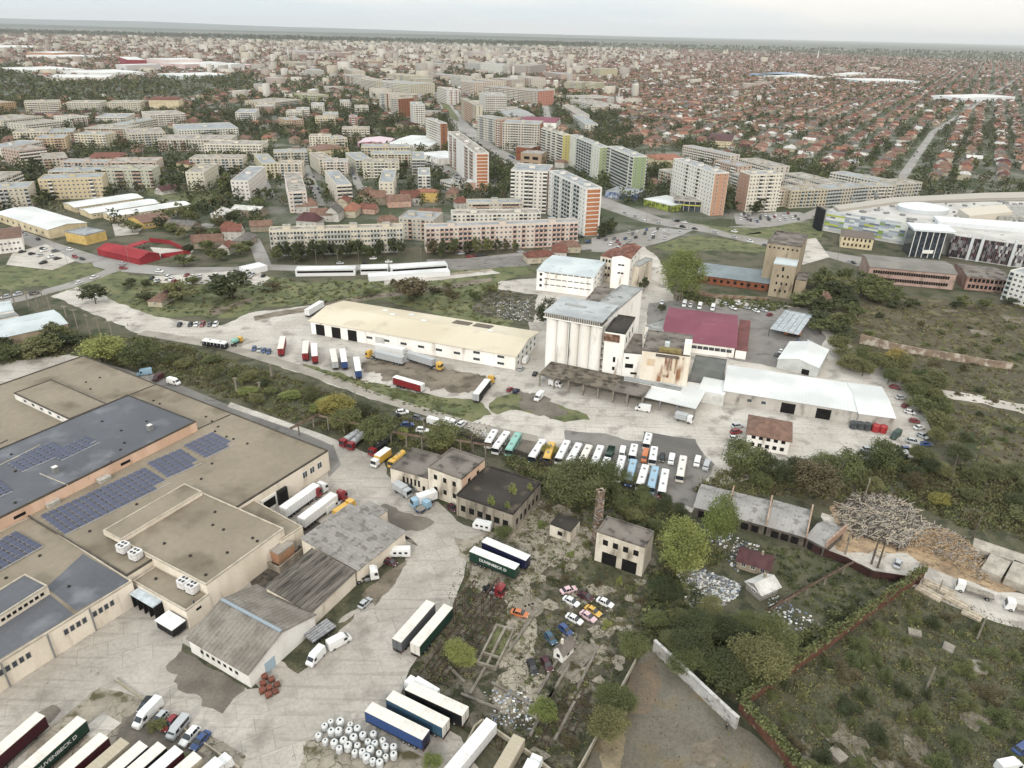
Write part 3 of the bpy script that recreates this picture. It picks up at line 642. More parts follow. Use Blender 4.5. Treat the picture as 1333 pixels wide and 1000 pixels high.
def tractor(p0, p1, cc='w', label=None, group='lorry tractors', px=True):
    loc, rz = place(p0, p1, px); pm = paint(CN[cc][1]); t = thing('lorry_tractor', label or f'{CN[cc][0]} lorry tractor', 'lorry', loc, rz, group); h = 1.22
    b = MB(); b.hexa([(.9, -h, .6), (3.0, -h, .6), (3.0, h, .6), (.9, h, .6)], [(.9, -h, 3.0), (2.85, -h * .96, 3.0), (2.85, h * .96, 3.0), (.9, h, 3.0)], pm)
    b.hexa([(.9, -h, 3.0), (2.85, -h * .96, 3.0), (2.85, h * .96, 3.0), (.9, h, 3.0)], [(.95, -h * .8, 3.7), (2.1, -h * .7, 3.7), (2.1, h * .7, 3.7), (.95, h * .8, 3.7)], pm); b.build('cab', t)
    b = MB(); b.hexa([(2.9, -h * .9, 1.75), (3.02, -h * .9, 1.75), (3.02, h * .9, 1.75), (2.9, h * .9, 1.75)], [(2.85, -h * .9, 2.75), (2.93, -h * .9, 2.75), (2.93, h * .9, 2.75), (2.85, h * .9, 2.75)], CGL); b.build('windscreen', t)
    for s in (-1, 1): b = MB(); b.box(1.9, s * (h + .01) - .02, 1.8, 2.7, s * (h + .01) + .02, 2.6, CGL); b.build('side_window', t)
    b = MB(); b.box(-3, -.45, .6, 1.2, .45, .95, CHS); b.box(-2.2, -.6, .95, -.8, .6, 1.15, CHS); b.box(-.5, -1.15, .45, .7, -.55, 1.0, CHR); b.box(-.5, .55, .45, .7, 1.15, 1.0, CHR); b.build('chassis', t)
    wheels(t, [(x, y) for x in (-2.0, 2.1) for y in (-1.02, 1.02)], .5, .34)
    for s in (-1, 1): b = MB(); b.box(2.98, s * .9 - .2, .75, 3.05, s * .9 + .2, .95, LAMP); b.build('headlight', t); b = MB(); b.box(2.5, s * 1.5 - .12, 1.9, 2.62, s * 1.5 + .12, 2.6, CHS); b.beam((2.56, s * 1.2, 2.5), (2.56, s * 1.5, 2.5), .06, CHS); b.build('mirror', t)
    return t
def truck(p0, p1, cc='w', bc='w', L=8.0, label=None, body='box', group='lorries', px=True, H=3.4, roofc=None):
    """rigid lorry: cab colour cc, load body colour bc"""
    loc, rz = place(p0, p1, px); pm = paint(CN[cc][1]); t = thing('lorry', label or f'{CN[cc][0]} lorry with {CN[bc][0]} body', 'lorry', loc, rz, group); h = 1.15; f = L / 2
    b = MB(); b.hexa([(f - 2, -h, .5), (f, -h, .5), (f, h, .5), (f - 2, h, .5)], [(f - 2, -h * .95, 2.7), (f - .3, -h * .9, 2.7), (f - .3, h * .9, 2.7), (f - 2, h * .95, 2.7)], pm); b.build('cab', t)
    b = MB(); b.hexa([(f - .12, -h * .85, 1.4), (f + .0, -h * .85, 1.4), (f + .0, h * .85, 1.4), (f - .12, h * .85, 1.4)], [(f - .3, -h * .85, 2.4), (f - .2, -h * .85, 2.4), (f - .2, h * .85, 2.4), (f - .3, h * .85, 2.4)], CGL); b.build('windscreen', t)
    b = MB(); b.box(-f, -.45, .6, f - .5, .45, .95, CHS); b.build('chassis', t)
    x0, x1 = -f, f - 2.15
    if body == 'box':
        b = MB(); b.box(x0, -h - .08, .95, x1, h + .08, H, paint(CN[bc][1], .5), paint(CN[roofc or bc][1], .5)); b.build('cargo_box', t)
    elif body == 'tank':
        b = MB(); b.tube((x0, 0, 2.0), (x1, 0, 2.0), 1.1, 1.1, paint(CN[bc][1]), 16); b.build('tank', t)
        b = MB(); b.tube((x0 + 2, 0, 3.05), (x0 + 2, 0, 3.25), .35, .35, CHR, 10); b.tube((x1 - 2, 0, 3.05), (x1 - 2, 0, 3.25), .35, .35, CHR, 10); b.build('hatch', t)
    elif body == 'tipper':
        bm = paint(CN[bc][1], .6); b = MB(); b.box(x0, -h, .95, x1, h, 1.1, bm)
        for q in ((x0, -h, x1, -h + .08), (x0, h - .08, x1, h), (x0, -h + .08, x0 + .08, h - .08), (x1 - .08, -h + .08, x1, h - .08)): b.box(q[0], q[1], 1.1, q[2], q[3], 2.2, bm)
        b.build('tipper_body', t)
    elif body == 'mixer':
        b = MB(); b.tube((x0 + .4, 0, 2.6), (x0 + 2.2, 0, 2.35), .6, 1.2, paint(CN[bc][1]), 14); b.tube((x0 + 2.2, 0, 2.35), (x1 - .8, 0, 2.0), 1.2, 1.0, paint(CN[bc][1]), 14); b.build('drum', t)
    elif body == 'flat':
        b = MB(); b.box(x0, -h, .95, x1, h, 1.1, paint(CN[bc][1], .6))
        for k in range(6): b.box(x0 + .2, -h + .1 + k * .36, 1.1, x1 - .2, -h + .34 + k * .36, 1.4, mat('load_poles', 'a89f90', '8d857a', scale=1))
        b.build('load_bed', t)
    wheels(t, [(x, y) for x in (-f + 1.4, f - 1.3) for y in (-1, 1)], .46, .3)
    return t
def caravan(p0, p1, label, px=True):
    loc, rz = place(p0, p1, px); t = thing('caravan', label, 'caravan', loc, rz); pm = paint(CN['w'][1], .5)
    b = loft([(-2.6, 1, 1.05, .5, 1.4, 2.2, .9), (-2.4, 1.05, 1.1, .45, 1.4, 2.6, .95), (2.1, 1.05, 1.1, .45, 1.4, 2.6, .95), (2.7, 1, 1.05, .5, 1.2, 1.9, .9)], pm); b.build('body', t)
    for x in (-1.5, 0, 1.4):
        for s in (-1, 1): b = MB(); b.box(x - .4, s * 1.09 - .02, 1.4, x + .4, s * 1.09 + .02, 2.0, CGL); b.build('window', t)
    b = MB(); b.beam((2.6, 0, .6), (3.6, 0, .55), .1, CHS); b.build('drawbar', t); wheels(t, [(0, -.95), (0, .95)])
    return t
# ---------------------------------------------------------------- ground
G_ROUGH = mat('rough_grass', '62614a', '706a54', scale=.035, lo=.4, hi=.6, c='4b5430', cscale=.09, clo=.5, chi=.62, fine=.22, fscale=.9, bump=.5)
G_FAR = mat('farmland', '656b58', '7c7b66', scale=.0006, c='59644f', cscale=.0011, clo=.5, chi=.56, fine=.1, fscale=.004, stretch=(.35, 1.4, 1))
G_TOWN = mat('town_ground', '5f654c', '87837a', scale=.02, lo=.42, hi=.6, c='505a38', cscale=.035, clo=.47, chi=.56, fine=.15, fscale=.3)
CONC = mat('yard_concrete', 'bbb3a8', 'aaa297', scale=.06, lo=.35, hi=.65, c='968e84', cscale=.11, clo=.54, chi=.7, fine=.1, fscale=1.2, crack=(5, .006, '7b736a'), slab=(6, .45, '8b8378', '8f877c'), rough=.95)
CONC2 = mat('pale_concrete', 'c7c0b6', 'b8b0a5', scale=.05, c='989188', cscale=.13, clo=.54, chi=.68, fine=.1, fscale=.9, crack=(8, .006, '8a8278'), slab=(7, -.12, '98907f', '978f85'))
SLABS = mat('broken_slabs', 'a69c8b', '948a7a', scale=.3, c='66603f', cscale=.25, clo=.56, chi=.64, fine=.14, fscale=2, crack=(2.6, .05, '4d4a30'))
ASPH = mat('asphalt', '8f8a84', '827d78', scale=.08, c='74706c', cscale=.2, clo=.55, chi=.68, fine=.08, fscale=2.5)
ASPHP = mat('road_asphalt', 'a29e99', '969189', scale=.03, c='8b867e', cscale=.1, clo=.55, chi=.7, fine=.06, fscale=2)
DIRT = mat('bare_dirt', '938674', '7c7061', scale=.08, c='6c6350', cscale=.2, clo=.52, chi=.65, fine=.18, fscale=1.5, bump=.3)
MUD = mat('damp_mud', '857c70', '756c61', scale=.15, fine=.14, fscale=2)
GRASS = mat('short_grass', '6a7345', '808054', scale=.09, c='575d3c', cscale=.2, clo=.52, chi=.62, fine=.2, fscale=2, bump=.3)
GRASSD = mat('deep_grass', '5c5d42', '6d6950', scale=.07, c='4e5138', cscale=.2, clo=.5, chi=.6, fine=.25, fscale=1.5, bump=.5)
HEATH = mat('dry_field', '655e48', '57553b', scale=.05, c='757050', cscale=.12, clo=.52, chi=.64, fine=.2, fscale=1.2, bump=.4)
LOT = mat('gravel_lot', '726b5c', '7e786a', scale=.07, lo=.42, hi=.6, c='86724f', cscale=.12, clo=.54, chi=.68, fine=.16, fscale=1.8)
DEBRIS = mat('rubble_ground', '5f5948', '7b7464', scale=.25, lo=.44, hi=.58, c='474a30', cscale=.3, clo=.5, chi=.58, fine=.25, fscale=2.2, bump=.4)
CHIPS = mat('wood_chip_ground', 'b99d76', 'a2876a', scale=.2, c='8f7a5f', cscale=.5, clo=.52, chi=.62, fine=.25, fscale=2.5)
WHITE = mat('road_paint', 'dedcd6', 'c4c1ba', scale=.5)

ground('ground', [(-60000, -2000), (60000, -2000), (60000, 60000), (-60000, 60000)], G_ROUGH, z=-.02, world=True)
ground('farmland', [(-60000, 5200), (60000, 5200), (60000, 60000), (-60000, 60000)], G_FAR, world=True, z=-.005)
ground('town_ground', [(-9000, 560), (-330, 560), (-250, 470), (-60, 452), (80, 455), (150, 500), (330, 560), (520, 560), (9000, 560), (9000, 5200), (-9000, 5200)], G_TOWN, world=True, z=0)
rr = random.Random(3)
FSH = [mat('field_' + c, c, d, scale=.004, fine=.06, fscale=.02) for c, d in (('8f8b6e', '85826a'), ('6c7653', '5f6b4a'), ('9c9479', '8c8469'), ('5a6a4b', '526045'), ('7d7a62', '6f6c58'))]
for k in range(46):       # strips of farmland beyond the town
    y0 = rr.uniform(5200, 19000); x0 = rr.uniform(-.75, .75) * y0; Lx = rr.uniform(500, 2500); Wy = rr.uniform(150, 700)
    ground('field', [(x0, y0), (x0 + Lx, y0 + rr.uniform(-80, 80)), (x0 + Lx + 60, y0 + Wy), (x0 + 60, y0 + Wy)], FSH[k % 5], world=True, z=.001 * k)
# the distant range of hills on the left
def ridge_mesh(x0, x1, y, hfun, m, dpt=5000, n=90):
    V = []; F = []
    for i in range(n + 1):
        x = x0 + (x1 - x0) * i / n; h = hfun(x)
        for j, (dy, f) in enumerate(((0, 0), (.3, .5), (.6, .9), (1, 1), (1.6, .5))): V.append((x, y + dy * dpt, h * f))
    for i in range(n):
        for j in range(4): a = i * 5 + j; F.append((a, a + 5, a + 6, a + 1))
    me = bpy.data.meshes.new('hills'); me.from_pydata(V, [], F); me.materials.append(m); me.update(); return kind(link('hills', me), 'structure')
HILL = mat('hill_slopes', '5d6a66', '66706a', scale=.0004, c='52605c', cscale=.001, fine=.05, fscale=.003)
ridge_mesh(-32000, 9000, 26000, lambda x: max(0, .7 * (330 - (x + 20000) * .0115) * (.85 + .1 * math.sin(x / 3100) + .06 * math.sin(x / 1300)) ), HILL)
ridge_mesh(-30000, 4000, 15500, lambda x: max(0, 38 * (1 + .4 * math.sin(x / 2300 + 1)) * min(1, (4000 - x) / 9000)), mat('hill_woods', '3f4b3a', '4c5744', scale=.001, fine=.1, fscale=.01), dpt=2500)

# ---- near zones
ground('grass', [(-60, 402), (10, 380), (60, 372), (110, 385), (180, 410), (300, 415), (345, 400), (410, 396), (500, 390), (655, 430), (700, 395), (655, 368), (700, 352), (660, 338), (520, 362), (380, 368), (330, 355), (180, 360), (150, 350), (110, 345), (0, 350), (-60, 350)], GRASS, 3, 5)
ground('field', [(1075, 400), (1110, 372), (1180, 385), (1290, 395), (1400, 395), (1400, 640), (1290, 600), (1220, 520), (1120, 470)], HEATH, 4, 6)
ground('field', [(1090, 400), (1180, 385), (1270, 398), (1310, 425), (1290, 470), (1130, 440)], mat('dry_scrub_field', '6a6048', '5b553c', scale=.06, c='77704f', cscale=.15, fine=.22, fscale=1.4, bump=.4), 3, 5)
ground('grass', [(-60, 470), (60, 432), (200, 436), (300, 462), (400, 494), (500, 530), (640, 566), (720, 590), (800, 612), (870, 655), (930, 640), (1010, 610), (1200, 596), (1420, 640), (1420, 1100), (860, 1100), (760, 1040), (800, 860), (780, 790), (850, 760), (760, 680), (700, 630), (650, 596), (560, 596), (500, 600), (430, 572), (330, 542), (190, 490), (90, 468)], GRASSD, 3, 5)
# upper yard round the warehouses
ground('yard', [(66, 386), (100, 374), (140, 388), (200, 412), (288, 424), (332, 406), (402, 398), (500, 402), (690, 440), (686, 410), (640, 378), (652, 366), (700, 362), (740, 350), (800, 345), (835, 318), (858, 338), (880, 392), (960, 388), (1040, 400), (1092, 440), (1180, 500), (1212, 560), (1190, 596), (1012, 612), (940, 640), (900, 668), (862, 652), (786, 612), (640, 580), (610, 556), (500, 524), (392, 486), (290, 452), (178, 434), (118, 408)], CONC2, 1.2, 3)
strip('road', [(-30, 402), (30, 388), (90, 372), (138, 356), (160, 345)], 9, ASPHP)
strip('road', [(20, 305), (60, 320), (110, 336), (160, 348), (215, 353), (300, 352), (345, 348), (420, 350), (560, 345), (690, 331), (760, 322), (830, 318), (852, 300)], [14, 14, 14, 16, 14, 12, 11, 11, 11, 11, 12, 14, 14], ASPHP)
strip('road', [(345, 348), (338, 330), (330, 312), (300, 300), (262, 292)], 8, ASPHP)
strip('road', [(40, 300), (20, 290), (-30, 280)], 10, ASPHP)
strip('road', [(566, 112), (578, 135), (600, 163), (630, 190), (672, 213), (722, 238), (790, 266), (850, 287), (930, 300), (1010, 320), (1100, 335), (1200, 352)], [26, 26, 26, 26, 26, 26, 24, 22, 20, 18, 14, 12], ASPHP)
strip('grass', [(574, 128), (590, 152), (596, 158)], [14, 14, 4], GRASS)
strip('grass', [(640, 208), (662, 220), (700, 243)], [8, 16, 8], GRASS)
strip('road', [(700, 100), (708, 130), (712, 150), (720, 170)], 12, ASPHP)
strip('road', [(1345, 90), (1215, 172), (1168, 240)], [9, 9, 9], ASPHP)
strip('road', [(930, 300), (1030, 290), (1075, 270)], 9, ASPHP)
strip('road', [(1060, 327), (1120, 345), (1230, 362), (1320, 372)], 9, ASPHP)
strip('road', [(398, 215), (408, 240), (418, 268)], 6, ASPHP); strip('road', [(455, 212), (466, 240), (480, 260)], 7, ASPHP); strip('road', [(335, 208), (344, 236), (352, 255)], 7, ASPHP)
strip('road', [(560, 210), (590, 228), (640, 245)], 20, ASPHP)
ground('car_park', [(770, 310), (850, 296), (902, 300), (868, 314), (806, 330), (770, 328)], ASPHP)
ground('car_park', [(955, 278), (1040, 276), (1060, 284), (1000, 296), (958, 292)], ASPHP)
ground('grass', [(905, 306), (1010, 322), (1000, 330), (930, 326), (880, 330), (850, 322), (870, 315)], GRASS, 1.5, 4)
ground('grass', [(905, 291), (950, 296), (1040, 300), (1065, 285), (1030, 300), (1000, 312), (950, 304)], GRASS, 1, 4)
ground('grass', [(985, 300), (1040, 289), (1078, 296), (1062, 316), (1010, 318)], GRASS, 1, 4)
ground('grass', [(-40, 345), (60, 348), (120, 342), (128, 352), (100, 362), (0, 368), (-40, 368)], GRASS, 1, 3)
ground('grass', [(136, 360), (158, 352), (152, 362), (134, 367)], GRASS, .6, 2)
ground('yard', [(16, 330), (60, 318), (98, 340), (68, 352), (8, 345)], CONC2)
ground('yard', [(146, 292), (190, 290), (180, 305), (150, 308)], CONC2)
ground('yard', [(195, 322), (252, 326), (247, 336), (205, 334)], CONC2)
ground('yard', [(196, 360), (330, 352), (352, 362), (340, 372), (200, 368)], CONC2, .5, 3)
ground('grass', [(190, 245), (270, 248), (300, 262), (290, 272), (230, 262), (185, 253)], GRASS, 1, 3)
ground('car_park', [(555, 338), (640, 336), (690, 332), (690, 346), (600, 352), (560, 352)], ASPH)
ground('car_park', [(845, 395), (880, 392), (1050, 402), (1076, 440), (1040, 485), (960, 470), (900, 450), (840, 430)], ASPH, .8, 3)
ground('yard', [(1008, 318), (1062, 310), (1080, 335), (1045, 345)], CONC2)
ground('path', [(270, 405), (330, 388), (330, 392), (280, 412)], DIRT, .8, 3)
ground('path', [(330, 412), (420, 396), (480, 384), (560, 374), (640, 362), (640, 367), (560, 380), (480, 390), (425, 401), (332, 418)], DIRT, .8, 3)
ground('path', [(500, 366), (640, 352), (652, 356), (560, 366), (500, 371)], CONC2, .4, 4)
# weeds, bare soil and dark patches in the upper yard
ground('dirt', [(495, 462), (580, 480), (640, 492), (610, 512), (560, 510), (520, 500), (470, 480)], DIRT, 3, 1.5)
ground('grass', [(395, 474), (470, 496), (540, 512), (620, 522), (640, 540), (612, 552), (545, 532), (470, 508), (400, 484)], GRASS, 1.5, 2.5)
ground('grass', [(646, 518), (665, 512), (700, 518), (764, 540), (768, 547), (735, 550), (700, 540), (664, 534), (648, 540), (636, 530)], GRASS, 1, 2)
ground('mud', [(672, 512), (700, 512), (740, 536), (716, 546), (676, 530)], MUD, 1.8, 1)
ground('asphalt_patch', [(735, 560), (788, 565), (820, 574), (905, 580), (930, 605), (902, 662), (862, 652), (796, 612), (736, 588)], ASPH, .6, 2)
ground('asphalt_patch', [(838, 562), (905, 572), (918, 600), (860, 600), (835, 580)], mat('fresh_asphalt', '716d69', '7b7772', scale=.1, fine=.08), .5, 2)
ground('mud', [(636, 578), (690, 570), (735, 585), (730, 604), (660, 596)], MUD, .8, 2)
ground('concrete_lane', [(178, 436), (292, 456), (392, 486), (500, 525), (612, 560), (700, 576), (700, 568), (616, 550), (504, 516), (396, 477), (298, 448), (190, 430)], mat('lane_concrete', 'a8a093', '989084', scale=.1, fine=.1, crack=(5, .02, '6e675c')))
ground('dirt', [(640, 376), (700, 384), (694, 420), (672, 418), (632, 412), (612, 402)], DEBRIS, 1, 2)
# lower yard
ground('yard', [(-80, 480), (90, 462), (190, 488), (330, 545), (430, 572), (500, 598), (512, 630), (560, 650), (604, 684), (646, 694), (618, 716), (604, 752), (590, 792), (556, 836), (532, 880), (520, 920), (600, 960), (660, 1050), (-80, 1050)], CONC, .8, 2.5)
ground('service_lane', [(190, 484), (206, 490), (330, 541), (432, 575), (444, 606), (428, 622), (420, 590), (300, 546), (200, 506)], ASPH)
ground('path', [(300, 524), (420, 566), (440, 574), (432, 580), (400, 566), (296, 530)], CONC2)
ground('asphalt_patch', [(474, 660), (500, 656), (540, 672), (566, 680), (552, 690), (520, 690), (545, 712), (520, 700), (490, 690), (470, 675)], MUD, 1.1, 1.4)
ground('asphalt_patch', [(216, 868), (240, 845), (262, 850), (322, 885), (318, 900), (290, 930), (262, 920), (226, 888)], MUD, 1.0, 1.2)
ground('grass', [(238, 838), (330, 888), (338, 896), (322, 898), (262, 862), (236, 848)], GRASSD, .5, 1.2)
ground('grass', [(362, 860), (408, 798), (430, 780), (480, 735), (530, 715), (524, 740), (490, 770), (470, 790), (440, 812), (462, 800), (420, 850), (388, 878)], GRASSD, .8, 1.4)
ground('dirt', [(470, 775), (505, 745), (535, 725), (515, 760), (488, 790)], DIRT, .5, 1.5)
ground('yard', [(8, 1050), (40, 970), (130, 895), (170, 905), (320, 985), (300, 1050)], SLABS, .5, 2)
ground('mud', [(160, 935), (196, 920), (268, 985), (240, 1010), (200, 980), (150, 965)], MUD, .5, 1.2)
ground('grass', [(204, 970), (260, 985), (250, 1000), (200, 992)], GRASS, .5, 1.2)
ground('mud', [(46, 930), (68, 918), (80, 926), (66, 942), (50, 944)], MUD, .3, 1)
ground('concrete_slab', [(106, 952), (134, 928), (158, 942), (128, 968)], CONC2)
ground('dirt', [(370, 1050), (400, 965), (470, 955), (560, 990), (600, 1050)], SLABS, .6, 1.5)
# derelict plot with broken slabs and tracks
ground('rubble_ground', [(530, 880), (556, 836), (590, 790), (604, 752), (616, 716), (650, 690), (676, 700), (700, 640), (740, 655), (800, 660), (850, 700), (848, 760), (830, 800), (820, 850), (790, 900), (760, 960), (748, 1050), (660, 1050), (640, 960), (560, 930), (520, 910)], DEBRIS, 1, 2)
ground('broken_slabs', [(590, 700), (660, 690), (700, 660), (735, 660), (770, 690), (770, 730), (720, 735), (690, 760), (700, 830), (690, 880), (650, 870), (660, 790), (610, 760)], SLABS, 1.2, 1.5)
ground('broken_slabs', [(668, 860), (710, 880), (700, 940), (650, 930), (640, 900)], SLABS, 1, 1.5)
for k, q in enumerate([[(762, 764), (782, 758), (800, 770), (790, 776), (768, 776)], [(706, 728), (722, 722), (732, 732), (720, 740)], [(730, 728), (748, 728), (752, 742), (736, 746)], [(780, 806), (800, 806), (806, 818), (794, 832), (784, 824)], [(808, 756), (820, 752), (818, 764), (808, 766)], [(822, 756), (836, 752), (832, 764), (822, 764)], [(776, 842), (788, 838), (788, 850), (778, 854)], [(748, 698), (764, 700), (766, 716), (746, 716)]]):
    ground('concrete_slab', q, SLABS, .4, .7)
ground('grass', [(760, 726), (800, 738), (838, 752), (826, 770), (770, 758), (748, 740)], GRASSD, .6, 1.2)
# gravel lot
ground('lot', [(846, 846), (905, 892), (962, 946), (1010, 985), (1060, 1050), (744, 1050), (770, 980), (800, 930), (822, 872)], LOT, .8, 2)
ground('dirt_patch', [(900, 972), (936, 960), (948, 978), (930, 1000), (900, 996)], DIRT, .6, 1.2)
ground('dirt_patch', [(820, 880), (850, 860), (862, 890), (840, 930), (815, 930)], mat('rusty_earth', '85725c', '786b5c', scale=.3, fine=.2), 1.2, 1.5)
ground('dirt_patch', [(790, 950), (812, 955), (806, 1050), (770, 1050)], mat('sandy_earth', '9a8a6c', '84775c', scale=.3, fine=.2), 1, 1.5)
# sawmill lane and yard on the right
ground('lane', [(1070, 668), (1120, 690), (1160, 705), (1215, 738), (1290, 765), (1420, 800), (1420, 850), (1300, 812), (1240, 790), (1180, 762), (1120, 735), (1075, 715)], CONC2, .8, 2)
ground('wood_chip_ground', [(1080, 660), (1130, 650), (1190, 680), (1262, 722), (1290, 740), (1330, 770), (1300, 772), (1240, 752), (1170, 720), (1130, 722), (1088, 716)], CHIPS, 1, 1.5)
ground('path', [(1225, 508), (1260, 513), (1333, 527), (1400, 540), (1400, 548), (1333, 540), (1270, 525), (1232, 518)], CONC2, 1, 2)
for k, q in enumerate([[(1068, 945), (1100, 943), (1128, 965), (1110, 985), (1080, 968)], [(1176, 965), (1206, 958), (1240, 990), (1230, 1020), (1180, 1010)], [(1236, 908), (1262, 912), (1285, 948), (1268, 954), (1248, 930)], [(1020, 958), (1050, 955), (1070, 985), (1040, 1005)], [(1142, 985), (1175, 990), (1170, 1010), (1148, 1010)]]):
    ground('bare_earth', q, mat('pale_rubble', '8a8170', '776f5f', scale=.35, c='6d6750', cscale=.5, fine=.25, fscale=2.5, bump=.5), 2.2, 1.0)
for k, q in enumerate([[(1226, 402), (1250, 402), (1246, 407), (1228, 407)], [(1262, 428), (1290, 432), (1288, 437), (1266, 436)], [(1300, 410), (1340, 414), (1330, 422), (1308, 418)]]):
    ground('bare_earth', q, DIRT, 1, 1.5)
ground('litter_ground', [(880, 744), (905, 738), (930, 748), (960, 758), (962, 775), (940, 790), (905, 798), (885, 790), (893, 765)], mat('littered_soil', '8b8a84', 'b9b7b2', scale=.9, lo=.45, hi=.58, c='55583d', cscale=.8, clo=.5, chi=.56, fine=.2, fscale=3), 1, 1.2)
# ---------------------------------------------------------------- the flat-roofed factory on the left
BROWNR = mat('brown_felt_roof', '9c8f7a', '918470', scale=.05, lo=.35, hi=.65, c='7d705b', cscale=.09, clo=.55, chi=.72, stripes=(0, 1.05, .965), fine=.07, fscale=.6)
GREYR = mat('grey_membrane', '707279', '686b72', scale=.05, c='82848a', cscale=.12, clo=.55, chi=.72, stripes=(0, 1.4, .96), fine=.05, fscale=.7)
CREAMW = mat('cream_render', 'e6dac8', 'dacdb8', scale=.2, stretch=(1, 1, .3), c='bfb09c', cscale=.4, clo=.6, chi=.8, fine=.05)
PEACHW = mat('peach_render', 'e3bda1', 'd6af92', scale=.2, stretch=(1, 1, .3), c='a98b74', cscale=.4, clo=.6, chi=.78, fine=.05)
WHITEW = mat('white_render', 'e6e3dc', 'd9d5cc', scale=.2, stretch=(1, 1, .25), c='9c948a', cscale=.4, clo=.58, chi=.8, fine=.05)
COP = mat('roof_edge', 'c8bda9', 'b5aa97', scale=.5, fine=.06); COPD = mat('dark_roof_edge', '5f584f', '6c655b', scale=.5)
def loc2(root, p):
    c, s = math.cos(root.rotation_euler.z), math.sin(root.rotation_euler.z); dx, dy = p[0] - root.location.x, p[1] - root.location.y
    return (dx * c + dy * s, -dx * s + dy * c)
def patch(root, nm, px, z, m, t=.03):
    pts = [loc2(root, P(x, y, z)) for x, y in px]; b = MB()
    if sum((pts[i][0] - pts[i - 1][0]) * (pts[i][1] + pts[i - 1][1]) for i in range(len(pts))) > 0: pts = pts[::-1]
    b.prism(pts, z - .05, z + t, m); return b.build(nm, root)
def vents(root, px, z):
    for x, y in px:
        q = loc2(root, P(x, y, z)); b = MB(); b.tube((0, 0, 0), (0, 0, .35), .4, .33, mat('vent_dark', '453f38')); b.build('roof_vent', root, (q[0], q[1], z))
def gutter(root, a, b_, z, m=None, w_=.35, nm='roof_seam'):
    p, q = loc2(root, P(*a, z)), loc2(root, P(*b_, z)); b = MB(); b.beam((*p, z + .1), (*q, z + .1), w_, m or COPD, .25); return b.build(nm, root)
FG = 'parts of the factory complex'
f3 = shed('factory_hall', 'vast brown flat-roofed factory hall with long arrays of solar panels', (165, 750), (427, 587), (93, 469), 7.2, CREAMW, BROWNR, par=.35, cap=COPD, group=FG,
          wins=[])
for cx, cy_ in ((394, 617), (403, 611), (413, 605)): link('window', win_mesh(1.9, 2.2, 'w'), f3, (loc2(f3, P(cx, cy_, 4))[0], 0, 3.0))
vents(f3, [(112, 498), (118, 507), (130, 492), (200, 522), (208, 526), (268, 543), (276, 549), (284, 556), (280, 562), (295, 569), (304, 572), (322, 578), (245, 592), (262, 624), (178, 657), (117, 692), (276, 604)], 7.2)
gutter(f3, (170, 514), (205, 500), 7.2); gutter(f3, (255, 560), (300, 540), 7.2)
f1 = shed('factory_wing', 'front factory wing with dark grey roof patches and long cream wall of grouped windows', (-60, 900), (172, 757), (30, 678), 7.0, CREAMW, BROWNR, par=.3, cap=COP, group=FG,
          wins=[])
for cx, cy_, n_ in ((18, 864, 5), (92, 811, 4), (128, 788, 4), (-28, 897, 5)):
    x0 = loc2(f1, P(cx, cy_, 4.5))[0]
    for i in range(n_): link('window', win_mesh(.95, 1.5, 'g'), f1, (x0 + (i - n_ / 2 + .5) * 1.35, 0, 3.9))
patch(f1, 'roof_patch', [(108, 721), (169, 757), (100, 796), (60, 765)], 7.0, GREYR); patch(f1, 'roof_patch', [(58, 768), (96, 800), (0, 858), (-50, 884), (-50, 830), (0, 800)], 7.0, GREYR)
vents(f1, [(52, 724), (8, 753), (90, 764)], 7.0)
for k in range(5):    # piers and downpipes on the long wall
    b = MB(); q = loc2(f1, P(0, 0)); L = f1['_dim'][0]; b.box(L - 10.5 - k * 9.2, -.25, 0, L - 10.2 - k * 9.2, .02, 6.9, FRAMEG); b.build('downpipe', f1)
f2 = shed('roof_house', 'cream clerestory with dark grey roof on top of the front factory wing', (-40, 828), (62, 763), (38, 745), 9.4, CREAMW, GREYR, par=.3, cap=COP, z0=6.9, group=FG, wins=[(0, 12, .8, .8, [7.8], 1, 1, 'dark')])
g2 = shed('factory_upper_hall', 'raised factory hall with blue-grey roof and peach upper wall', (-60, 704), (255, 549), (159, 518), 10.6, PEACHW, GREYR, par=.35, cap=COPD, z0=7.0, group=FG, wins=[(0, 1, 3.0, .9, [8.2], 22, 62, 'dark'), (0, 1, 3.0, .9, [8.2], 50, 30, 'dark')])
vents(g2, [(133, 549), (191, 549), (158, 561), (162, 577), (157, 586), (15, 592), (20, 614), (20, 655), (145, 602)], 10.6)
gutter(g2, (0, 606), (52, 580), 10.6, COP, .2, 'cable_tray'); gutter(g2, (52, 617), (88, 632), 10.6, COP, .2, 'cable_tray'); gutter(g2, (0, 578), (10, 573), 10.6, COPD)
for (x, y) in ((196, 560), (73, 615)):
    q = loc2(g2, P(x, y, 10.6)); b = MB(); b.box(-.7, -.7, 0, .7, .7, 1.9, FRAMEG, mat('vent_cap', 'd8d4cc')); b.build('roof_fan', g2, (q[0], q[1], 10.6))
for (x, y) in ((136, 626), (69, 657)):
    q = loc2(f3, P(x, y, 7.2)); b = MB(); b.box(-1.7, -1, 0, 1.7, 1, 1.2, mat('unit_casing', 'bdb8ae', 'a39e95', scale=.8)); b.build('air_handler', f3, (q[0], q[1], 7.2))
cl = shed('roof_house', 'brown-roofed clerestory with white side wall at the far end of the factory roof', (18, 512), (90, 546), (130, 522), 9.6, WHITEW, BROWNR, par=.25, cap=COPD, z0=7.0, group=FG, wins=[(0, 5, 1.6, .9, [8.0], 4, 4, 'g')])
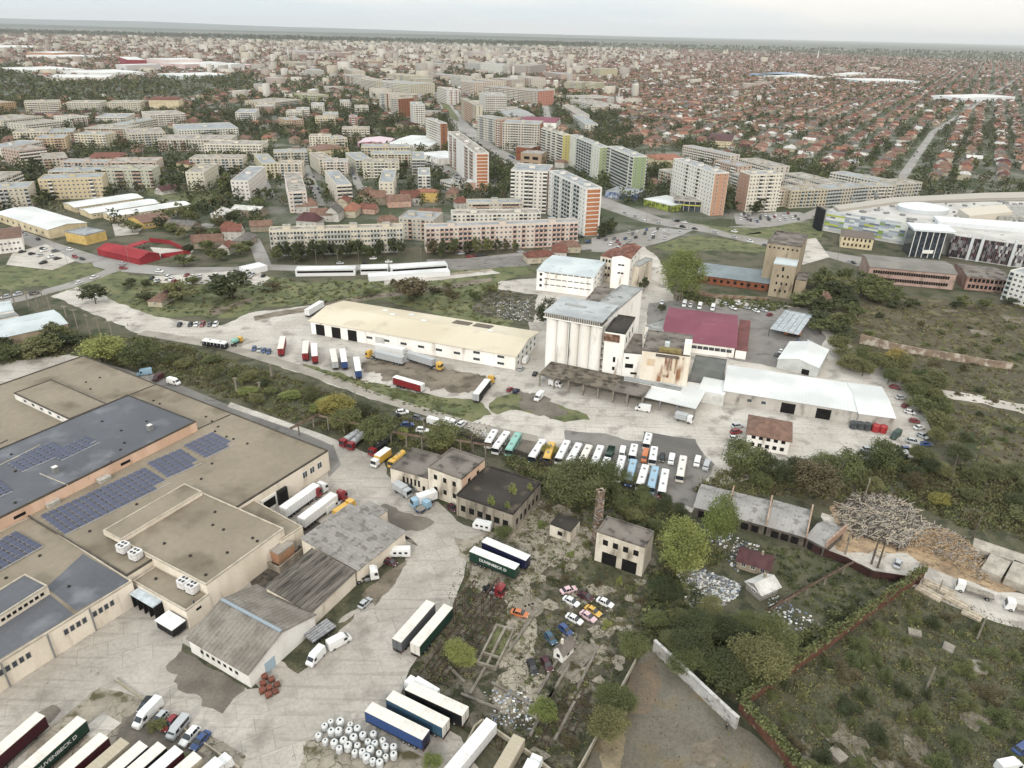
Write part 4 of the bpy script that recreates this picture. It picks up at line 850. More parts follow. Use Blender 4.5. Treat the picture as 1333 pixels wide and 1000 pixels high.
f4 = shed('factory_hall', 'lower brown-roofed factory hall with cream end wall beside the lorry dock', (155, 703), (268, 762), (368, 688), 8.2, CREAMW, BROWNR, par=.3, cap=COP, group=FG, wins=[(1, 1, .5, 1.0, [5.8], 4, 36, 'g')])
vents(f4, [(280, 667), (277, 684), (291, 690), (329, 701), (335, 705), (296, 720), (268, 749), (214, 708), (248, 724)], 8.2)
f5 = shed('roof_house', 'long narrow raised strip of brown roof on the lower factory hall', (157, 703), (263, 640), (135, 690), 9.4, CREAMW, BROWNR, par=.12, cap=COP, z0=8.0, group=FG)
f6 = shed('factory_annex', 'low brown-roofed annex with two white cooling units below the cream end wall', (173, 757), (242, 796), (270, 773), 5.4, CREAMW, BROWNR, par=.3, cap=COP, group=FG, wins=[(1, 1, 1.4, .7, [3.4], 2.5, 2.5, 'dark')])
f7 = shed('factory_annex', 'small brown-roofed annex wedged between the factory and the ruined sheds', (366, 704), (394, 686), (322, 654), 6.0, CREAMW, BROWNR, par=.25, cap=COP, group=FG)
f8 = shed('factory_annex', 'tiny soot-stained annex with an orange wall under the lower factory hall', (362, 722), (382, 708), (350, 700), 5.0, mat('orange_stained', 'b98560', 'a0846c', scale=.5), ROOFT, par=.2, group=FG)
vents(f6, [(203, 754)], 5.4)
def cooler(x, y, z, label):
    p = P(x, y, z); t = thing('cooling_unit', label, 'cooling unit', (p.x, p.y, z), g2.rotation_euler.z + .1, 'white cooling units on the factory roof')
    m = mat('unit_white', 'dad8d6', 'c6c3c0', scale=.8); b = MB(); b.prism([(-1.3, -1), (-.9, -1.4), (.9, -1.4), (1.3, -1), (1.3, 1), (.9, 1.4), (-.9, 1.4), (-1.3, 1)], .4, 2.3, m); b.build('casing', t)
    for (a, c) in ((-.55, -.5), (.55, -.5), (-.55, .5), (.55, .5)): b = MB(); b.tube((a, c, 2.3), (a, c, 2.38), .38, .38, mat('fan_grille', '5a5a5c')); b.build('fan', t)
    for a in (-1, 1): b = MB(); b.box(a - .1, -1.2, 0, a + .1, 1.2, .4, CHS); b.build('foot_rail', t)
cooler(162, 718, 7.2, 'left one of the white cooling units above the annex, next to the roof strip'); cooler(178, 727, 7.2, 'second white cooling unit above the annex, just right of its twin')
cooler(241, 764, 5.4, 'white cooling unit on the annex roof, the one nearer the loading dock'); cooler(252, 770, 5.4, 'white cooling unit in the corner of the annex roof by the cream wall')
# solar arrays: rows of tilted panels
PV = mat('solar_cell', '454866', '525676', scale=.4, rough=.25, spec=.6, fine=.04, rand=.25); PVF = mat('solar_frame', 'c0c1c4')
def pv(label, A, B, C, z, nx, ny, cut=()):
    """A-B along the roof, C on the far edge; nx by ny modules"""
    a, ang, L, W = fr(A, B, C, z); t = thing('solar_array', label, 'solar array', (a.x, a.y, z), ang, 'solar arrays on the factory roofs'); dx, dy = L / nx, W / ny
    key = ('pv', round(dx, 2), round(dy, 2))
    if key not in _wm:
        b = MB(); g = .17; zt = .22
        b.hexa([(g, g, .1), (dx - g, g, .1), (dx - g, dy - g, .1 + zt), (g, dy - g, .1 + zt)], [(g, g, .17), (dx - g, g, .17), (dx - g, dy - g, .17 + zt), (g, dy - g, .17 + zt)], PVF, PV)
        b.box(g, dy - g - .1, 0, g + .08, dy - g, .3, PVF); b.box(dx / 2 - .04, g, .18, dx / 2 + .04, g + .05, .2, PVF); _wm[key] = b.mesh('panel')
    cnt = 0; rest = MB()
    for j in range(ny):
        for i in range(nx):
            if (i, j) in cut: continue
            cnt += 1
            if cnt <= 100: link('panel', _wm[key], t, (i * dx, j * dy, .02))
            else:
                base = len(rest.v); rest.v += [(v.co.x + i * dx, v.co.y + j * dy, v.co.z + .02) for v in _wm[key].vertices]
                for p in _wm[key].polygons: rest.f.append(tuple(base + q for q in p.vertices)); rest.m.append(rest.mi(_wm[key].materials[p.material_index]))
    if rest.v: kind(rest.build('panel', t), 'stuff')
    b = MB()
    for j in range(ny + 1): b.box(0, j * dy - .05, 0, L, j * dy + .05, .1, PVF)
    b.build('mounting_rail', t)
pv('longest solar array on the brown factory roof', (84, 697), (222, 629), (183, 612), 7.3, 15, 6, {(13, 0), (14, 0)})
pv('solar array on the brown roof next beyond the longest one', (218, 623), (263, 603), (226, 589), 7.3, 5, 6, {(4, 0)})
pv('solar array on the brown roof farthest up by the seam', (268, 597), (307, 578), (271, 566), 7.3, 5, 6, {(4, 0)})
pv('solar array on the brown roof cut by the left edge of the picture', (-30, 760), (57, 711), (22, 692), 7.3, 8, 6)
pv('larger solar array on the blue-grey factory roof', (28, 615), (90, 588), (66, 577), 10.7, 7, 5, {(0, 4), (1, 4)})
pv('second solar array on the blue-grey roof, beyond the larger one', (80, 600), (130, 576), (110, 570), 10.7, 6, 4, {(0, 3), (5, 0)})
pv('small solar array on the blue-grey roof at the left edge', (-20, 655), (17, 640), (-4, 627), 10.7, 5, 5)
# dock shelter and lean-to
p = P(176, 790); t = thing('dock_shelter', 'dark loading dock shelter with pale roof at the factory corner', 'dock shelter', (p.x, p.y, 0), f6.rotation_euler.z)
b = MB(); b.box(0, -.5, 4.2, 8.5, 2.2, 4.5, mat('pale_blue_sheet', 'c3ccd2', 'b0bac0', scale=.5)); b.build('roof', t)
for k in range(5): b = MB(); b.box(k * 2.05, -.3, 0, k * 2.05 + .25, 2, 4.2, mat('rubber_black', '2b2b2d')); b.build('bumper_wall', t)
p = P(217, 812); t = thing('lean_to', 'white-roofed lean-to at the foot of the brown-roofed annex', 'lean-to', (p.x, p.y, 0), f6.rotation_euler.z)
b = MB(); b.box(0, -2.5, 3.0, 6, 1.2, 3.2, mat('white_sheet', 'dedfdf', 'cfd0d0', scale=.4)); b.build('roof', t); b = MB(); b.box(.2, -2.3, .8, 5.8, 1, 3.0, CHS); b.build('body', t)
# ---- sheds in the lower yard
CORR = mat('corrugated_cement', '978f84', '857d72', scale=.25, lo=.4, hi=.6, c='7d7468', cscale=.6, clo=.58, chi=.74, stripes=(0, 1.1, .74), fine=.12, fscale=1.5)
CORRD = mat('weathered_cement', '7f776d', '6a635a', scale=.3, lo=.42, hi=.58, c='565048', cscale=.7, stretch=(.25, 1.5, 1), clo=.52, chi=.62, stripes=(1, 1.5, .5), fine=.18, fscale=1.5)
CORRG = mat('grey_cement_sheet', '9d9892', '928d87', scale=.3, c='827d76', cscale=.5, stripes=(0, 1.2, .85), fine=.1, fscale=1.5)
TINW = mat('white_tin', 'd6d8d8', 'c6c9ca', scale=.25, c='b3b2ad', cscale=.5, clo=.6, chi=.75, stripes=(1, .9, .93), fine=.04)
s1 = shed('gabled_shed', 'grey corrugated gabled shed with white end wall and pale blue door', (245, 830), (323, 876), (405, 798), 4.6, WHITEW, CORR, 'gable', 3.2, over=.4, wins=[(0, 7, .9, .9, [1.9], 3, 3, 'dark')], group='sheds of the lower yard')
x, y, r = side_pt(1, 5.5, *s1['_dim'][:2]); b = MB(); b.box(-1.4, -.06, 0, 1.4, .02, 3.2, mat('pale_blue_door', 'a3b9c8')); b.build('door', s1, (x, y, 0), r)
b = MB(); L, W, h = s1['_dim']; b.box(0, W / 2 - .35, h + 3.15, L, W / 2 + .35, h + 3.4, mat('ridge_blue', '97a4ae')); b.build('ridge_cap', s1)
s2 = shed('ruined_shed', 'long ruined shed with dark ribbed roof beside the white-ended shed', (405, 797), (462, 744), (352, 767), 4.6, CREAMW, CORRD, 'mono', 1.6, over=.3, group='sheds of the lower yard')
s3 = shed('ruined_shed', 'grey-roofed shed with a cream wall next to the dark ribbed roof', (466, 742), (527, 692), (398, 702), 4.8, CREAMW, CORRG, 'mono', 1.2, over=.3, group='sheds of the lower yard')
s4 = shed('ruined_shed', 'low grey roof with gaping holes behind the sheds beside the white lorries', (455, 700), (504, 664), (428, 690), 4.8, CREAMW, CORRG, 'mono', .3, over=.2, group='sheds of the lower yard')
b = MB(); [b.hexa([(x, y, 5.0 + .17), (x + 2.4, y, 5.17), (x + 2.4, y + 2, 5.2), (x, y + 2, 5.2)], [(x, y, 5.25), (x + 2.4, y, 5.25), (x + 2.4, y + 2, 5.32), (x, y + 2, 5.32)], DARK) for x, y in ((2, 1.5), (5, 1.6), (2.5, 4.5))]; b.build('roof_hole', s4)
# rubble and low walls between factory and ruins
DB = mat('grimy_concrete', '6f675c', '5a534a', scale=.4, c='4a463c', cscale=.6, fine=.2, fscale=2)
ground('rubble_yard', [(318, 742), (352, 716), (372, 690), (400, 672), (432, 690), (400, 720), (352, 768), (332, 772)], DB)
rr = random.Random(11)
t = thing('roofless_ruin', 'roofless low concrete ruin between the factory and the dark ribbed roof', 'ruin', (*P(372, 728).to_2d(), 0), s2.rotation_euler.z)
for (x0, y0, x1, y1, h) in ((-5, -3, 5, -2.7, 2.4), (-5, 2.7, 5, 3, 2.0), (-5, -2.7, -4.7, 2.7, 2.2), (0, -2.7, .3, 2.7, 1.8), (4.7, -2.7, 5, 2.7, 1.2)): b = MB(); b.box(x0, y0, 0, x1, y1, h, mat('pale_ruin', 'a89d8e', '8c8274', scale=.5)); b.build('wall', t)

for cx, w__, k_ in ((336, 5.5, 0), (352, 3.6, 1)):
    x0 = loc2(f3, P(cx, 646 - (cx - 336) * .62, 3))[0]; b = MB(); b.box(-w__ / 2, -.9 if k_ else -.3, 0, w__ / 2, .02, 4.6, WHITEW if not k_ else CHS); b.box(-w__ / 2 + .6, -.95 if k_ else -.34, 1.0, w__ / 2 - .6, -.2, 3.8, DARK); b.build('dock_gate', f3, (x0, 0, 0))
# ---------------------------------------------------------------- derelict buildings in the middle
OLDW = mat('stained_wall', 'ddd3c1', 'ccc0ac', scale=.25, stretch=(1, 1, .3), c='8e8270', cscale=.35, clo=.52, chi=.72, fine=.08)
OLDG = mat('grey_stained_wall', 'aaa08f', '988e7e', scale=.25, stretch=(1, 1, .3), c='776e60', cscale=.35, clo=.52, chi=.72, fine=.1)
TAR = mat('old_tar_roof', '514a44', '443f3a', scale=.12, c='685e50', cscale=.2, clo=.56, chi=.68, fine=.12, fscale=1)
TARG = mat('patched_tar_roof', '8a8178', '6e665d', scale=.15, lo=.42, hi=.6, c='57504a', cscale=.3, clo=.54, chi=.65, fine=.12, fscale=1.2)
DG = 'derelict buildings behind the lower yard'
a1 = shed('derelict_building', 'low white derelict building with arched windows and mossy roof', (508, 609), (557, 623), (543, 585), 5.6, OLDW, TARG, par=.3, group=DG, wins=[(0, 5, .7, 2.2, [1.6], 4, 2.5, 'dark'), (0, 1, .9, 2.2, [.1], 10.5, .4, 'dark')])
a2 = shed('derelict_building', 'two-storey derelict building with flat grey roof and peach side wall', (557, 608), (601, 624), (630, 598), 10.0, OLDW, TARG, par=.4, group=DG, sides={1: PEACHW}, wins=[(0, 3, 1.2, 1.6, [2.4, 6.6], 1, 1, 'dark'), (1, 2, 1.3, 1.6, [2.6, 6.6], 1.5, 1.5, 'dark')])
a3 = shed('derelict_building', 'wide derelict hall with tarred black roof and row of bricked windows', (594, 645), (668, 670), (706, 629), 6.8, OLDG, TAR, par=.45, group=DG, wins=[(0, 6, 1.7, 2.0, [2.0], 1, 1, 'dark'), (1, 6, 1.1, 2.0, [1.9], 1.2, 1.2, 'dark')])
L, W, h = a3['_dim']
for k in range(7): b = MB(); b.box(.3 + k * (L - .9) / 6, -.3, 0, .7 + k * (L - .9) / 6, .02, 6.3, OLDG); b.build('pilaster', a3)
for (x, y, s) in ((640, 655, 1.6), (668, 640, 1.8), (661, 660, 1.2), (690, 636, 1.2)):
    p = P(x, y, 6.9); c = link('bush', crown('bush', 1, 1), None, (p.x, p.y, 6.75), .4, scale=(s * 1.6, s * 1.6, s * 1.8)); c.material_slots[0].link = 'OBJECT'; c.material_slots[0].material = LEAF['l']
    tag(c, 'small self-seeded bush growing on the tarred black roof', 'bush', 'bushes growing on the tarred roof')
a4 = shed('derelict_building', 'two-storey roofed ruin with dark ground-floor bays beside the brick chimney', (777, 692), (840, 713), (851, 692), 9.6, OLDW, TARG, par=.3, group=DG, wins=[(0, 4, 1.4, 1.7, [6.1], 1.2, .8, 'dark'), (0, 2, 4.0, 3.7, [.2], 1.2, .8, 'dark')])
a5 = shed('derelict_hut', 'small square derelict hut with dark roof left of the brick chimney', (716, 682), (743, 692), (754, 677), 4.0, OLDW, TAR, par=.15, group=DG, wins=[(0, 1, 1.4, 1.3, [1.3], 1, 1, 'dark')])
BRK = mat('old_brick', '8c7464', '76624f', scale=.8, c='b5a48f', cscale=1.2, clo=.52, chi=.62, stripes=(2, .9, .8), fine=.15, fscale=2.5)
p = P(776, 708); t = thing('brick_chimney', 'tall weathered square brick chimney behind the two-storey ruin', 'chimney', (p.x, p.y, 0), .5)
b = MB(); b.hexa([(-1, -1, 0), (1, -1, 0), (1, 1, 0), (-1, 1, 0)], [(-.75, -.75, 17.2), (.75, -.75, 17.2), (.75, .75, 17.2), (-.75, .75, 17.2)], BRK); b.build('shaft', t)
b = MB(); b.box(-.95, -.95, 17.2, .95, .95, 17.7, BRK); b.box(-.4, -.4, 17.7, .4, .4, 17.75, DARK); b.build('cap', t)
for k in range(5): b = MB(); b.box(-1.05 + k * .04, -1.05 + k * .04, 2.6 + 3 * k, 1.05 - k * .04, 1.05 - k * .04, 2.8 + 3 * k, CHR); b.build('iron_band', t)
a6 = shed('gatehouse', 'tiny white gatehouse with grey gabled roof among the parked wrecks', (721, 844), (733, 852), (744, 836), 2.9, WHITEW, mat('slate_gable', '8a8078', '776e68', scale=.6), 'gable', 1.6, over=.35, along='y', cat='hut', wins=[(0, 1, .9, .9, [1.1], .5, .5, 'dark'), (1, 1, .9, 1.0, [1.1], .5, .5, 'dark')])
b = MB(); b.box(1, 1, 4, 1.5, 1.5, 5.6, OLDW); b.build('chimney', a6)
# sunken concrete basin, tracks, slatted platform, round cover
def pbox(nm, label, cat, A, B, C, h, m, mt=None, group=None, wall_only=None):
    a, ang, L, W = fr(A, B, C, h); t = thing(nm, label, cat, (a.x, a.y, 0), ang, group)
    b = MB(); b.box(0, 0, 0, L, W, h, m, mt); b.build('body', t); t['_dim'] = (L, W, h); FOOT.append((a.x, a.y, ang, L, W)); return t
a, ang, L, W = fr((620, 862), (646, 870), (682, 822), .9); t = thing('concrete_basin', 'long open concrete basin with mossy bottom and grid of cross walls', 'basin', (a.x, a.y, 0), ang)
m_ = mat('basin_wall', '9b9384', '857c6d', scale=.5, fine=.15); b = MB()
for q in ((0, 0, L, .45), (0, W - .45, L, W), (0, .45, .45, W - .45), (L - .45, .45, L, W - .45), (L / 2 - .3, 3.4, L / 2 + .3, W - .45)): b.box(q[0], q[1], 0, q[2], q[3], .95, m_)
b.build('rim_wall', t)
for q in ((L * .5 - .25, .45, L * .5 + .25, 3), (.45, 3, L - .45, 3.4)): b = MB(); b.box(q[0], q[1], 0, q[2], q[3], .9, m_); b.build('cross_wall', t)
b = MB(); b.box(.45, 3.4, 0, L - .45, W - .45, .25, GRASS); b.build('moss_bed', t)
a, ang, L, W = fr((724, 874), (744, 886), (768, 834), .35); t = thing('slatted_platform', 'low rectangular platform of weathered concrete slats', 'platform', (a.x, a.y, 0), ang)
for k in range(30): b = MB(); b.box(0, k * W / 30 + .04, .05, L, (k + 1) * W / 30 - .12, .45, mat('slat_concrete', '9f9788', '8b8374', scale=.8)); b.build('slat', t)
p = P(689, 791); t = thing('round_cover', 'flat round concrete tank cover with three dark hatches', 'tank cover', (p.x, p.y, 0)); b = MB(); b.tube((0, 0, 0), (0, 0, .4), 3.6, 3.6, mat('cover_concrete', '9a9081', '8a8071', scale=.5), 40); b.build('slab', t)
for k in range(3): b = MB(); b.box(-1.2 + k * .9, -.3 + k * .4, .4, -.7 + k * .9, .3 + k * .4, .46, DARK); b.build('hatch', t)
# rows of rusty rails and girders
RUST = mat('rusty_steel', '5f4a3e', '4a3c34', scale=.8, c='7c6250', cscale=1.2, fine=.2)
SLP = mat('old_timber', '6b6256', '574f45', scale=1, fine=.2)
def rail_row(label, p0, p1, n=14):
    a, b_ = P(*p0), P(*p1); d = b_ - a; L = d.length; t = thing('disused_track', label, 'railway track', (a.x, a.y, .2), math.atan2(d.y, d.x), 'disused tracks beside the derelict plot')
    for s in (-.75, .75): b = MB(); b.box(0, s - .08, .12, L, s + .08, .3, RUST); b.build('rail', t)
    for k in range(n): b = MB(); b.box(k * L / n, -1.2, 0, k * L / n + .25, 1.2, .12, SLP); b.build('sleeper', t)
rail_row('disused track beside the green trailer, nearest the yard', (548, 884), (640, 762)); rail_row('disused track in the middle of the derelict plot’s track bundle', (562, 888), (648, 775)); rail_row('disused track of the bundle nearest the concrete basin', (578, 892), (660, 782))
rail_row('short disused track between the slatted platform and the plot wall', (704, 975), (745, 905), 9)
rail_row('overgrown track right of the slatted platform', (735, 970), (765, 900), 9)
def lattice(label, x, y, h=6.5, w_=.35):
    p = P(x, y); t = thing('steel_frame_post', label, 'steel post', (p.x, p.y, 0), .7, 'rusty frame posts by the tracks')
    for s in (-1, 1): b = MB(); b.beam((s * w_, 0, 0), (s * w_, 0, h), .12, RUST); b.build('leg', t)
    b = MB(); [b.beam((-w_, 0, k * h / 6), (w_, 0, (k + 1) * h / 6), .07, RUST) for k in range(6)]; b.build('bracing', t)
for k, (x, y) in enumerate(((592, 812), (604, 796), (617, 782), (640, 792), (648, 778), (628, 806))): lattice('thin rusty steel lattice post standing by the disused tracks', x, y)
for k, (q0, q1) in enumerate((((592, 812), (617, 782)), ((628, 806), (648, 778)))):
    a, b_ = P(*q0), P(*q1); t = thing('overhead_girder', 'thin rusty girder across the lattice posts ' + ('nearest the green trailer' if not k else 'nearest the red lorry cab'), 'girder', (a.x, a.y, 6.4), math.atan2(b_.y - a.y, b_.x - a.x)); b = MB(); b.beam((0, 0, 0), ((b_ - a).length, 0, 0), .3, RUST); b.build('beam', t)
# ---- walls and fences
def wall_run(nm, label, px, h, th, m, cap=None, capm=None, cat='wall', posts=None, px_=True, group=None):
    pts = [P(x, y).to_2d() for x, y in px]; a = pts[0]; t = thing(nm, label, cat, (a.x, a.y, 0), 0, group)
    hs = h if isinstance(h, (list, tuple)) else [h] * len(pts)
    for i in range(len(pts) - 1):
        p0, p1 = pts[i] - a, pts[i + 1] - a; d = (p1 - p0).normalized(); n = Vector((-d.y, d.x)) * th / 2
        bot = [(*(p0 - n), 0), (*(p1 - n), 0), (*(p1 + n), 0), (*(p0 + n), 0)]; b = MB()
        b.hexa(bot, [(q[0], q[1], hs[i] if k in (0, 3) else hs[i + 1]) for k, q in enumerate(bot)], m); b.build('panel', t)
        if cap:
            n2 = n * (1 + cap / th); b = MB(); bb = [(*(p0 - n2)[:2], 0), (*(p1 - n2)[:2], 0), (*(p1 + n2)[:2], 0), (*(p0 + n2)[:2], 0)]
            b.hexa([(q[0], q[1], (hs[i] if k in (0, 3) else hs[i + 1]) + .003) for k, q in enumerate(bb)], [(q[0], q[1], (hs[i] if k in (0, 3) else hs[i + 1]) + .2) for k, q in enumerate(bb)], capm or m); b.build('coping', t)
        if posts:
            n_ = max(1, int((p1 - p0).length / posts))
            for k in range(n_ + 1):
                q = p0.lerp(p1, k / n_); b = MB(); b.box(q.x - .12, q.y - .12, 0, q.x + .12, q.y + .12, hs[i] + .15, capm or m); b.build('post', t)
    return t
PALE = mat('pale_panel_concrete', 'c0bdb8', 'aeaaa4', scale=.4, c='96918a', cscale=.6, fine=.08, stripes=(2, .5, .92))
wall_run('panel_wall', 'pale grey concrete panel wall along the gravel lot', [(850, 848), (878, 874), (905, 900), (932, 926), (958, 950)], 3.4, .5, PALE, .25, PALE)
RB = mat('red_brick_wall', '85553f', '724939', scale=.5, c='8f7a66', cscale=.6, clo=.6, chi=.7, stripes=(2, .5, .85), fine=.15)
wall_run('brick_wall', 'long dark red brick wall overgrown on top, from the gravel lot to the sawmill', [(966, 920), (1020, 882), (1080, 840), (1140, 795), (1200, 752)], 3.4, .8, RB, .1, RB)
wall_run('brick_wall', 'dark brick wall with a leafy top running down from the corner', [(962, 924), (990, 955), (1025, 995), (1050, 1025)], 3.4, .8, RB, .1, RB)
THW = mat('thin_wall', 'b3aa98', 'a0977f', scale=.4, fine=.12)
wall_run('low_wall', 'thin pale wall from the bushes down to the picture edge beside the gravel lot', [(827, 864), (808, 900), (792, 933), (770, 975), (748, 1015)], 1.6, .3, THW)
wall_run('low_wall', 'broken inner wall beside the thin pale wall of the gravel lot', [(822, 910), (812, 935), (802, 950)], .8, .4, THW)
wall_run('low_wall', 'curved low wall enclosing the white trailer at the bottom edge', [(590, 1010), (604, 980), (618, 950), (628, 942), (650, 958), (690, 985), (720, 1010)], 1.3, .4, THW)
wall_run('kerb_wall', 'low kerb wall behind the row of cars at the bottom left', [(150, 886), (200, 922), (260, 965), (312, 1002)], .7, .3, THW)
wall_run('panel_wall', 'dark red fence below the long wavy-roofed sheds', [(1022, 698), (1065, 722), (1100, 735), (1130, 752), (1196, 762)], 2.4, .2, mat('dark_red_fence', '5d3a34', '4b302c', scale=.6))
FEN = mat('dark_slat_fence', '5c564e', '4e4942', scale=.8, fine=.15)
wall_run('slat_fence', 'dark slatted fence between the bus rows and the undergrowth', [(600, 572), (660, 588), (700, 603), (740, 622), (775, 640)], 2.2, .15, FEN, posts=3.5)
wall_run('ruined_wall', 'long ruined brick wall with pale gaps across the dry field', [(1118, 447), (1160, 456), (1200, 463), (1240, 470), (1280, 476), (1316, 482)], [4.6, 3.6, 3.2, 3.6, 3, 3.4], .6, mat('ruined_brick', 'a28c76', '8c7663', scale=.35, c='c5b9a8', cscale=.3, clo=.5, chi=.62, fine=.15))
wall_run('low_wall', 'pale low wall under the line of trees behind the white market roof', [(505, 362), (570, 360), (640, 352)], 1.0, .4, THW)
wall_run('perimeter_wall', 'crumbling brick and stone wall below the blue-roofed brick building', [(893, 380), (930, 388), (1000, 392)], 2.0, .5, mat('crumbling_wall', '93705a', 'a3927d', scale=.4, fine=.15))
# pipe-like gantry on posts over the undergrowth strip
CONP = mat('concrete_post', '9d9484', '8a8172', scale=1, fine=.1)
def post(label, x, y, h=8, arm=0, w_=.35, grp='utility poles', wood=False, lean=0, nm='utility_pole', cat='pole'):
    p = P(x, y); t = thing(nm, label, cat, (p.x, p.y, 0), rnd.uniform(0, 3), grp); m = mat('pole_timber', '7c7263', '685f52', scale=1) if wood else CONP
    b = MB(); b.hexa([(-w_ / 2, -w_ / 2, 0), (w_ / 2, -w_ / 2, 0), (w_ / 2, w_ / 2, 0), (-w_ / 2, w_ / 2, 0)], [(lean - w_ * .35, -w_ * .3, h), (lean + w_ * .35, -w_ * .3, h), (lean + w_ * .35, w_ * .3, h), (lean - w_ * .35, w_ * .3, h)], m); b.build('shaft', t)
    if arm: b = MB(); b.box(lean - arm, -.15, h - .5, lean + arm, .15, h - .1, m); b.build('crossarm', t)
    return t
def gantry(label, q0, q1, h, nposts=3, w_=.9):
    a, b_ = P(*q0), P(*q1); d = b_ - a; L = d.length; t = thing('pipe_gantry', label, 'pipe gantry', (a.x, a.y, 0), math.atan2(d.y, d.x), 'pipe gantries on concrete posts')
    m = mat('rusty_conveyor', '7b624e', '93806c', scale=.5, fine=.15); b = MB(); b.box(0, -w_ / 2, h, L, w_ / 2, h + .25, m); b.box(0, -w_ / 2, h + .25, L, -w_ / 2 + .1, h + .7, m); b.build('deck', t)
    for s in (-.2, .2): b = MB(); b.tube((0, s, h + .4), (L, s, h + .4), .14, .14, RUST, 8); b.build('pipe', t)
    for k in range(nposts): x = (k + .5) * L / nposts; b = MB(); b.box(x - .2, -.2, 0, x + .2, .2, h, CONP); b.build('post', t)
gantry('rusty inclined pipe gantry rising from the factory lane', (380, 572), (418, 552), 4.0, 2)
gantry('long pipe gantry over the bushes above the yellow tree', (418, 558), (480, 572), 5, 3); gantry('pipe gantry over the shrubs behind the red tank lorries', (480, 574), (560, 588), 5, 4)
gantry('pale pipe gantry beside the coach rows', (592, 590), (640, 598), 5, 3)
gantry('rusty gantry leaning over the undergrowth below the sawmill', (996, 805), (1036, 782), 2.5, 2); gantry('thin gantry from the sawmill fence into the thicket', (1036, 782), (1108, 742), 2.5, 3, .5)
for (x, y, h) in ((354, 492, 6), (308, 510, 6), (326, 518, 2.5), (338, 505, 2.5)): post('thick grey concrete post among the bushes beside the factory lane', x, y, h, .8, .8, 'concrete posts in the bushes')
for (x, y, h, ar, wd, lb) in ((1090, 632, 9, 0, 1, 'wooden pole in the trees left of the timber heap'), (1125, 650, 7, 1.2, 0, 'pole with short crossarm behind the timber heap'), (1235, 628, 10, 0, 1, 'wooden pole in the thicket left of the pale path'), (1270, 605, 9, 0, 1, 'wooden pole beside the bushes at the right edge'), (1266, 702, 8, 0, 1, 'wooden pole right of the timber heap'),
    (1100, 722, 8, 0, 0, 'concrete pole at the sawmill gate'), (1134, 735, 9, 0, 1, 'tilting timber pole beside the stacked planks'), (1142, 740, 9, 0, 1, 'timber pole right beside the tilting one'), (1192, 752, 5, 0, 0, 'concrete pole where the brick wall meets the lane'), (1220, 775, 5, 0, 0, 'thin pole beside the low sawmill wall'),
    (1205, 900, 7, 0, 0, 'pale concrete post standing alone in the overgrown field'), (1272, 832, 7, .6, 0, 'concrete post with a small arm below the lane'), (672, 640, 9, 0, 1, 'wooden pole behind the tarred black roof'), (614, 596, 10, .6, 1, 'wooden pole by the coach row fence'), (552, 575, 9, 0, 0, 'concrete pole beside the parked scrap vans'), (464, 535, 8, 0, 0, 'concrete pole left of the scrap vans')):
    post(lb, x, y, h, ar, .4, 'poles', bool(wd))
# electrical yard posts near the left edge
for k, (x, y) in enumerate(((90, 425), (102, 430), (118, 437), (132, 441), (148, 446), (38, 400), (58, 398), (20, 398), (50, 402), (66, 404), (8, 402))): post('tan steel post of the substation by the left road', x, y, 10 if k < 5 else 8, 1.4, .5, 'substation posts')

rr = random.Random(17); DP = world_poly([(600, 745), (650, 692), (700, 655), (770, 668), (845, 705), (845, 760), (820, 850), (780, 910), (745, 1000), (660, 985), (600, 930), (640, 880), (690, 860)])
for (x, y) in sample(DP, 70, rr):      # broken remains of the concrete floor
    n_ = rr.randint(5, 8); s0 = rr.uniform(.7, 2.6); a0 = rr.uniform(0, 6); ground('concrete_slab', [(x + math.cos(a0 + k * 6.283 / n_) * s0 * rr.uniform(.6, 1.3), y + math.sin(a0 + k * 6.283 / n_) * s0 * rr.uniform(.5, 1)) for k in range(n_)], SLABS, .3, .6, world=True, z=.2 + .0015 * rr.randrange(40))

FD = mat('foundation', '8f877a', '7b7367', scale=.5, fine=.15)
for k, (x0, y0, x1, y1) in enumerate(((700, 905, 738, 838), (712, 915, 745, 860), (748, 905, 775, 850), (690, 960, 720, 900), (722, 965, 748, 915), (640, 890, 700, 925), (600, 905, 650, 925), (585, 870, 605, 890), (662, 850, 700, 795), (612, 905, 632, 870))):
    a, b_ = P(x0, y0), P(x1, y1); d = b_ - a; t = thing('foundation_strip', 'low crumbling concrete foundation strip on the derelict plot', 'foundation', (a.x, a.y, .1), math.atan2(d.y, d.x), 'foundation strips on the derelict plot'); b = MB(); b.box(0, -.3, 0, d.length, .3, .5, FD); b.build('beam', t)
# ---------------------------------------------------------------- warehouses, grain silo and mill in the upper yard
YELR = mat('pale_yellow_sheet', 'd3c8b0', 'cabda2', scale=.03, lo=.4, hi=.6, c='bcb19b', cscale=.1, clo=.6, chi=.75, stripes=(0, 1.0, .95), fine=.04)
WHR = mat('white_sheet_roof', 'd6d8d6', 'c6c8c6', scale=.05, c='bcbcb8', cscale=.2, clo=.66, chi=.85, stripes=(0, 1.2, .95), fine=.03)
BLR = mat('pale_blue_roof', 'c3cccd', 'b6bfc1', scale=.08, c='989f9f', cscale=.3, clo=.62, chi=.8, stripes=(0, 1.2, .94), fine=.04)
MARR = mat('maroon_sheet', '9c5568', '924e60', scale=.08, c='9b6a6f', cscale=.2, clo=.64, chi=.8, stripes=(0, 1.1, .92), fine=.05)
GRYR = mat('grey_flat_roof', 'a9aba9', '999b99', scale=.12, c='807d76', cscale=.3, clo=.55, chi=.7, fine=.08)
RUSTR = mat('rusty_roof', '8b5240', '6f4436', scale=.2, c='a5745c', cscale=.4, fine=.12, stripes=(0, 1.0, .88))
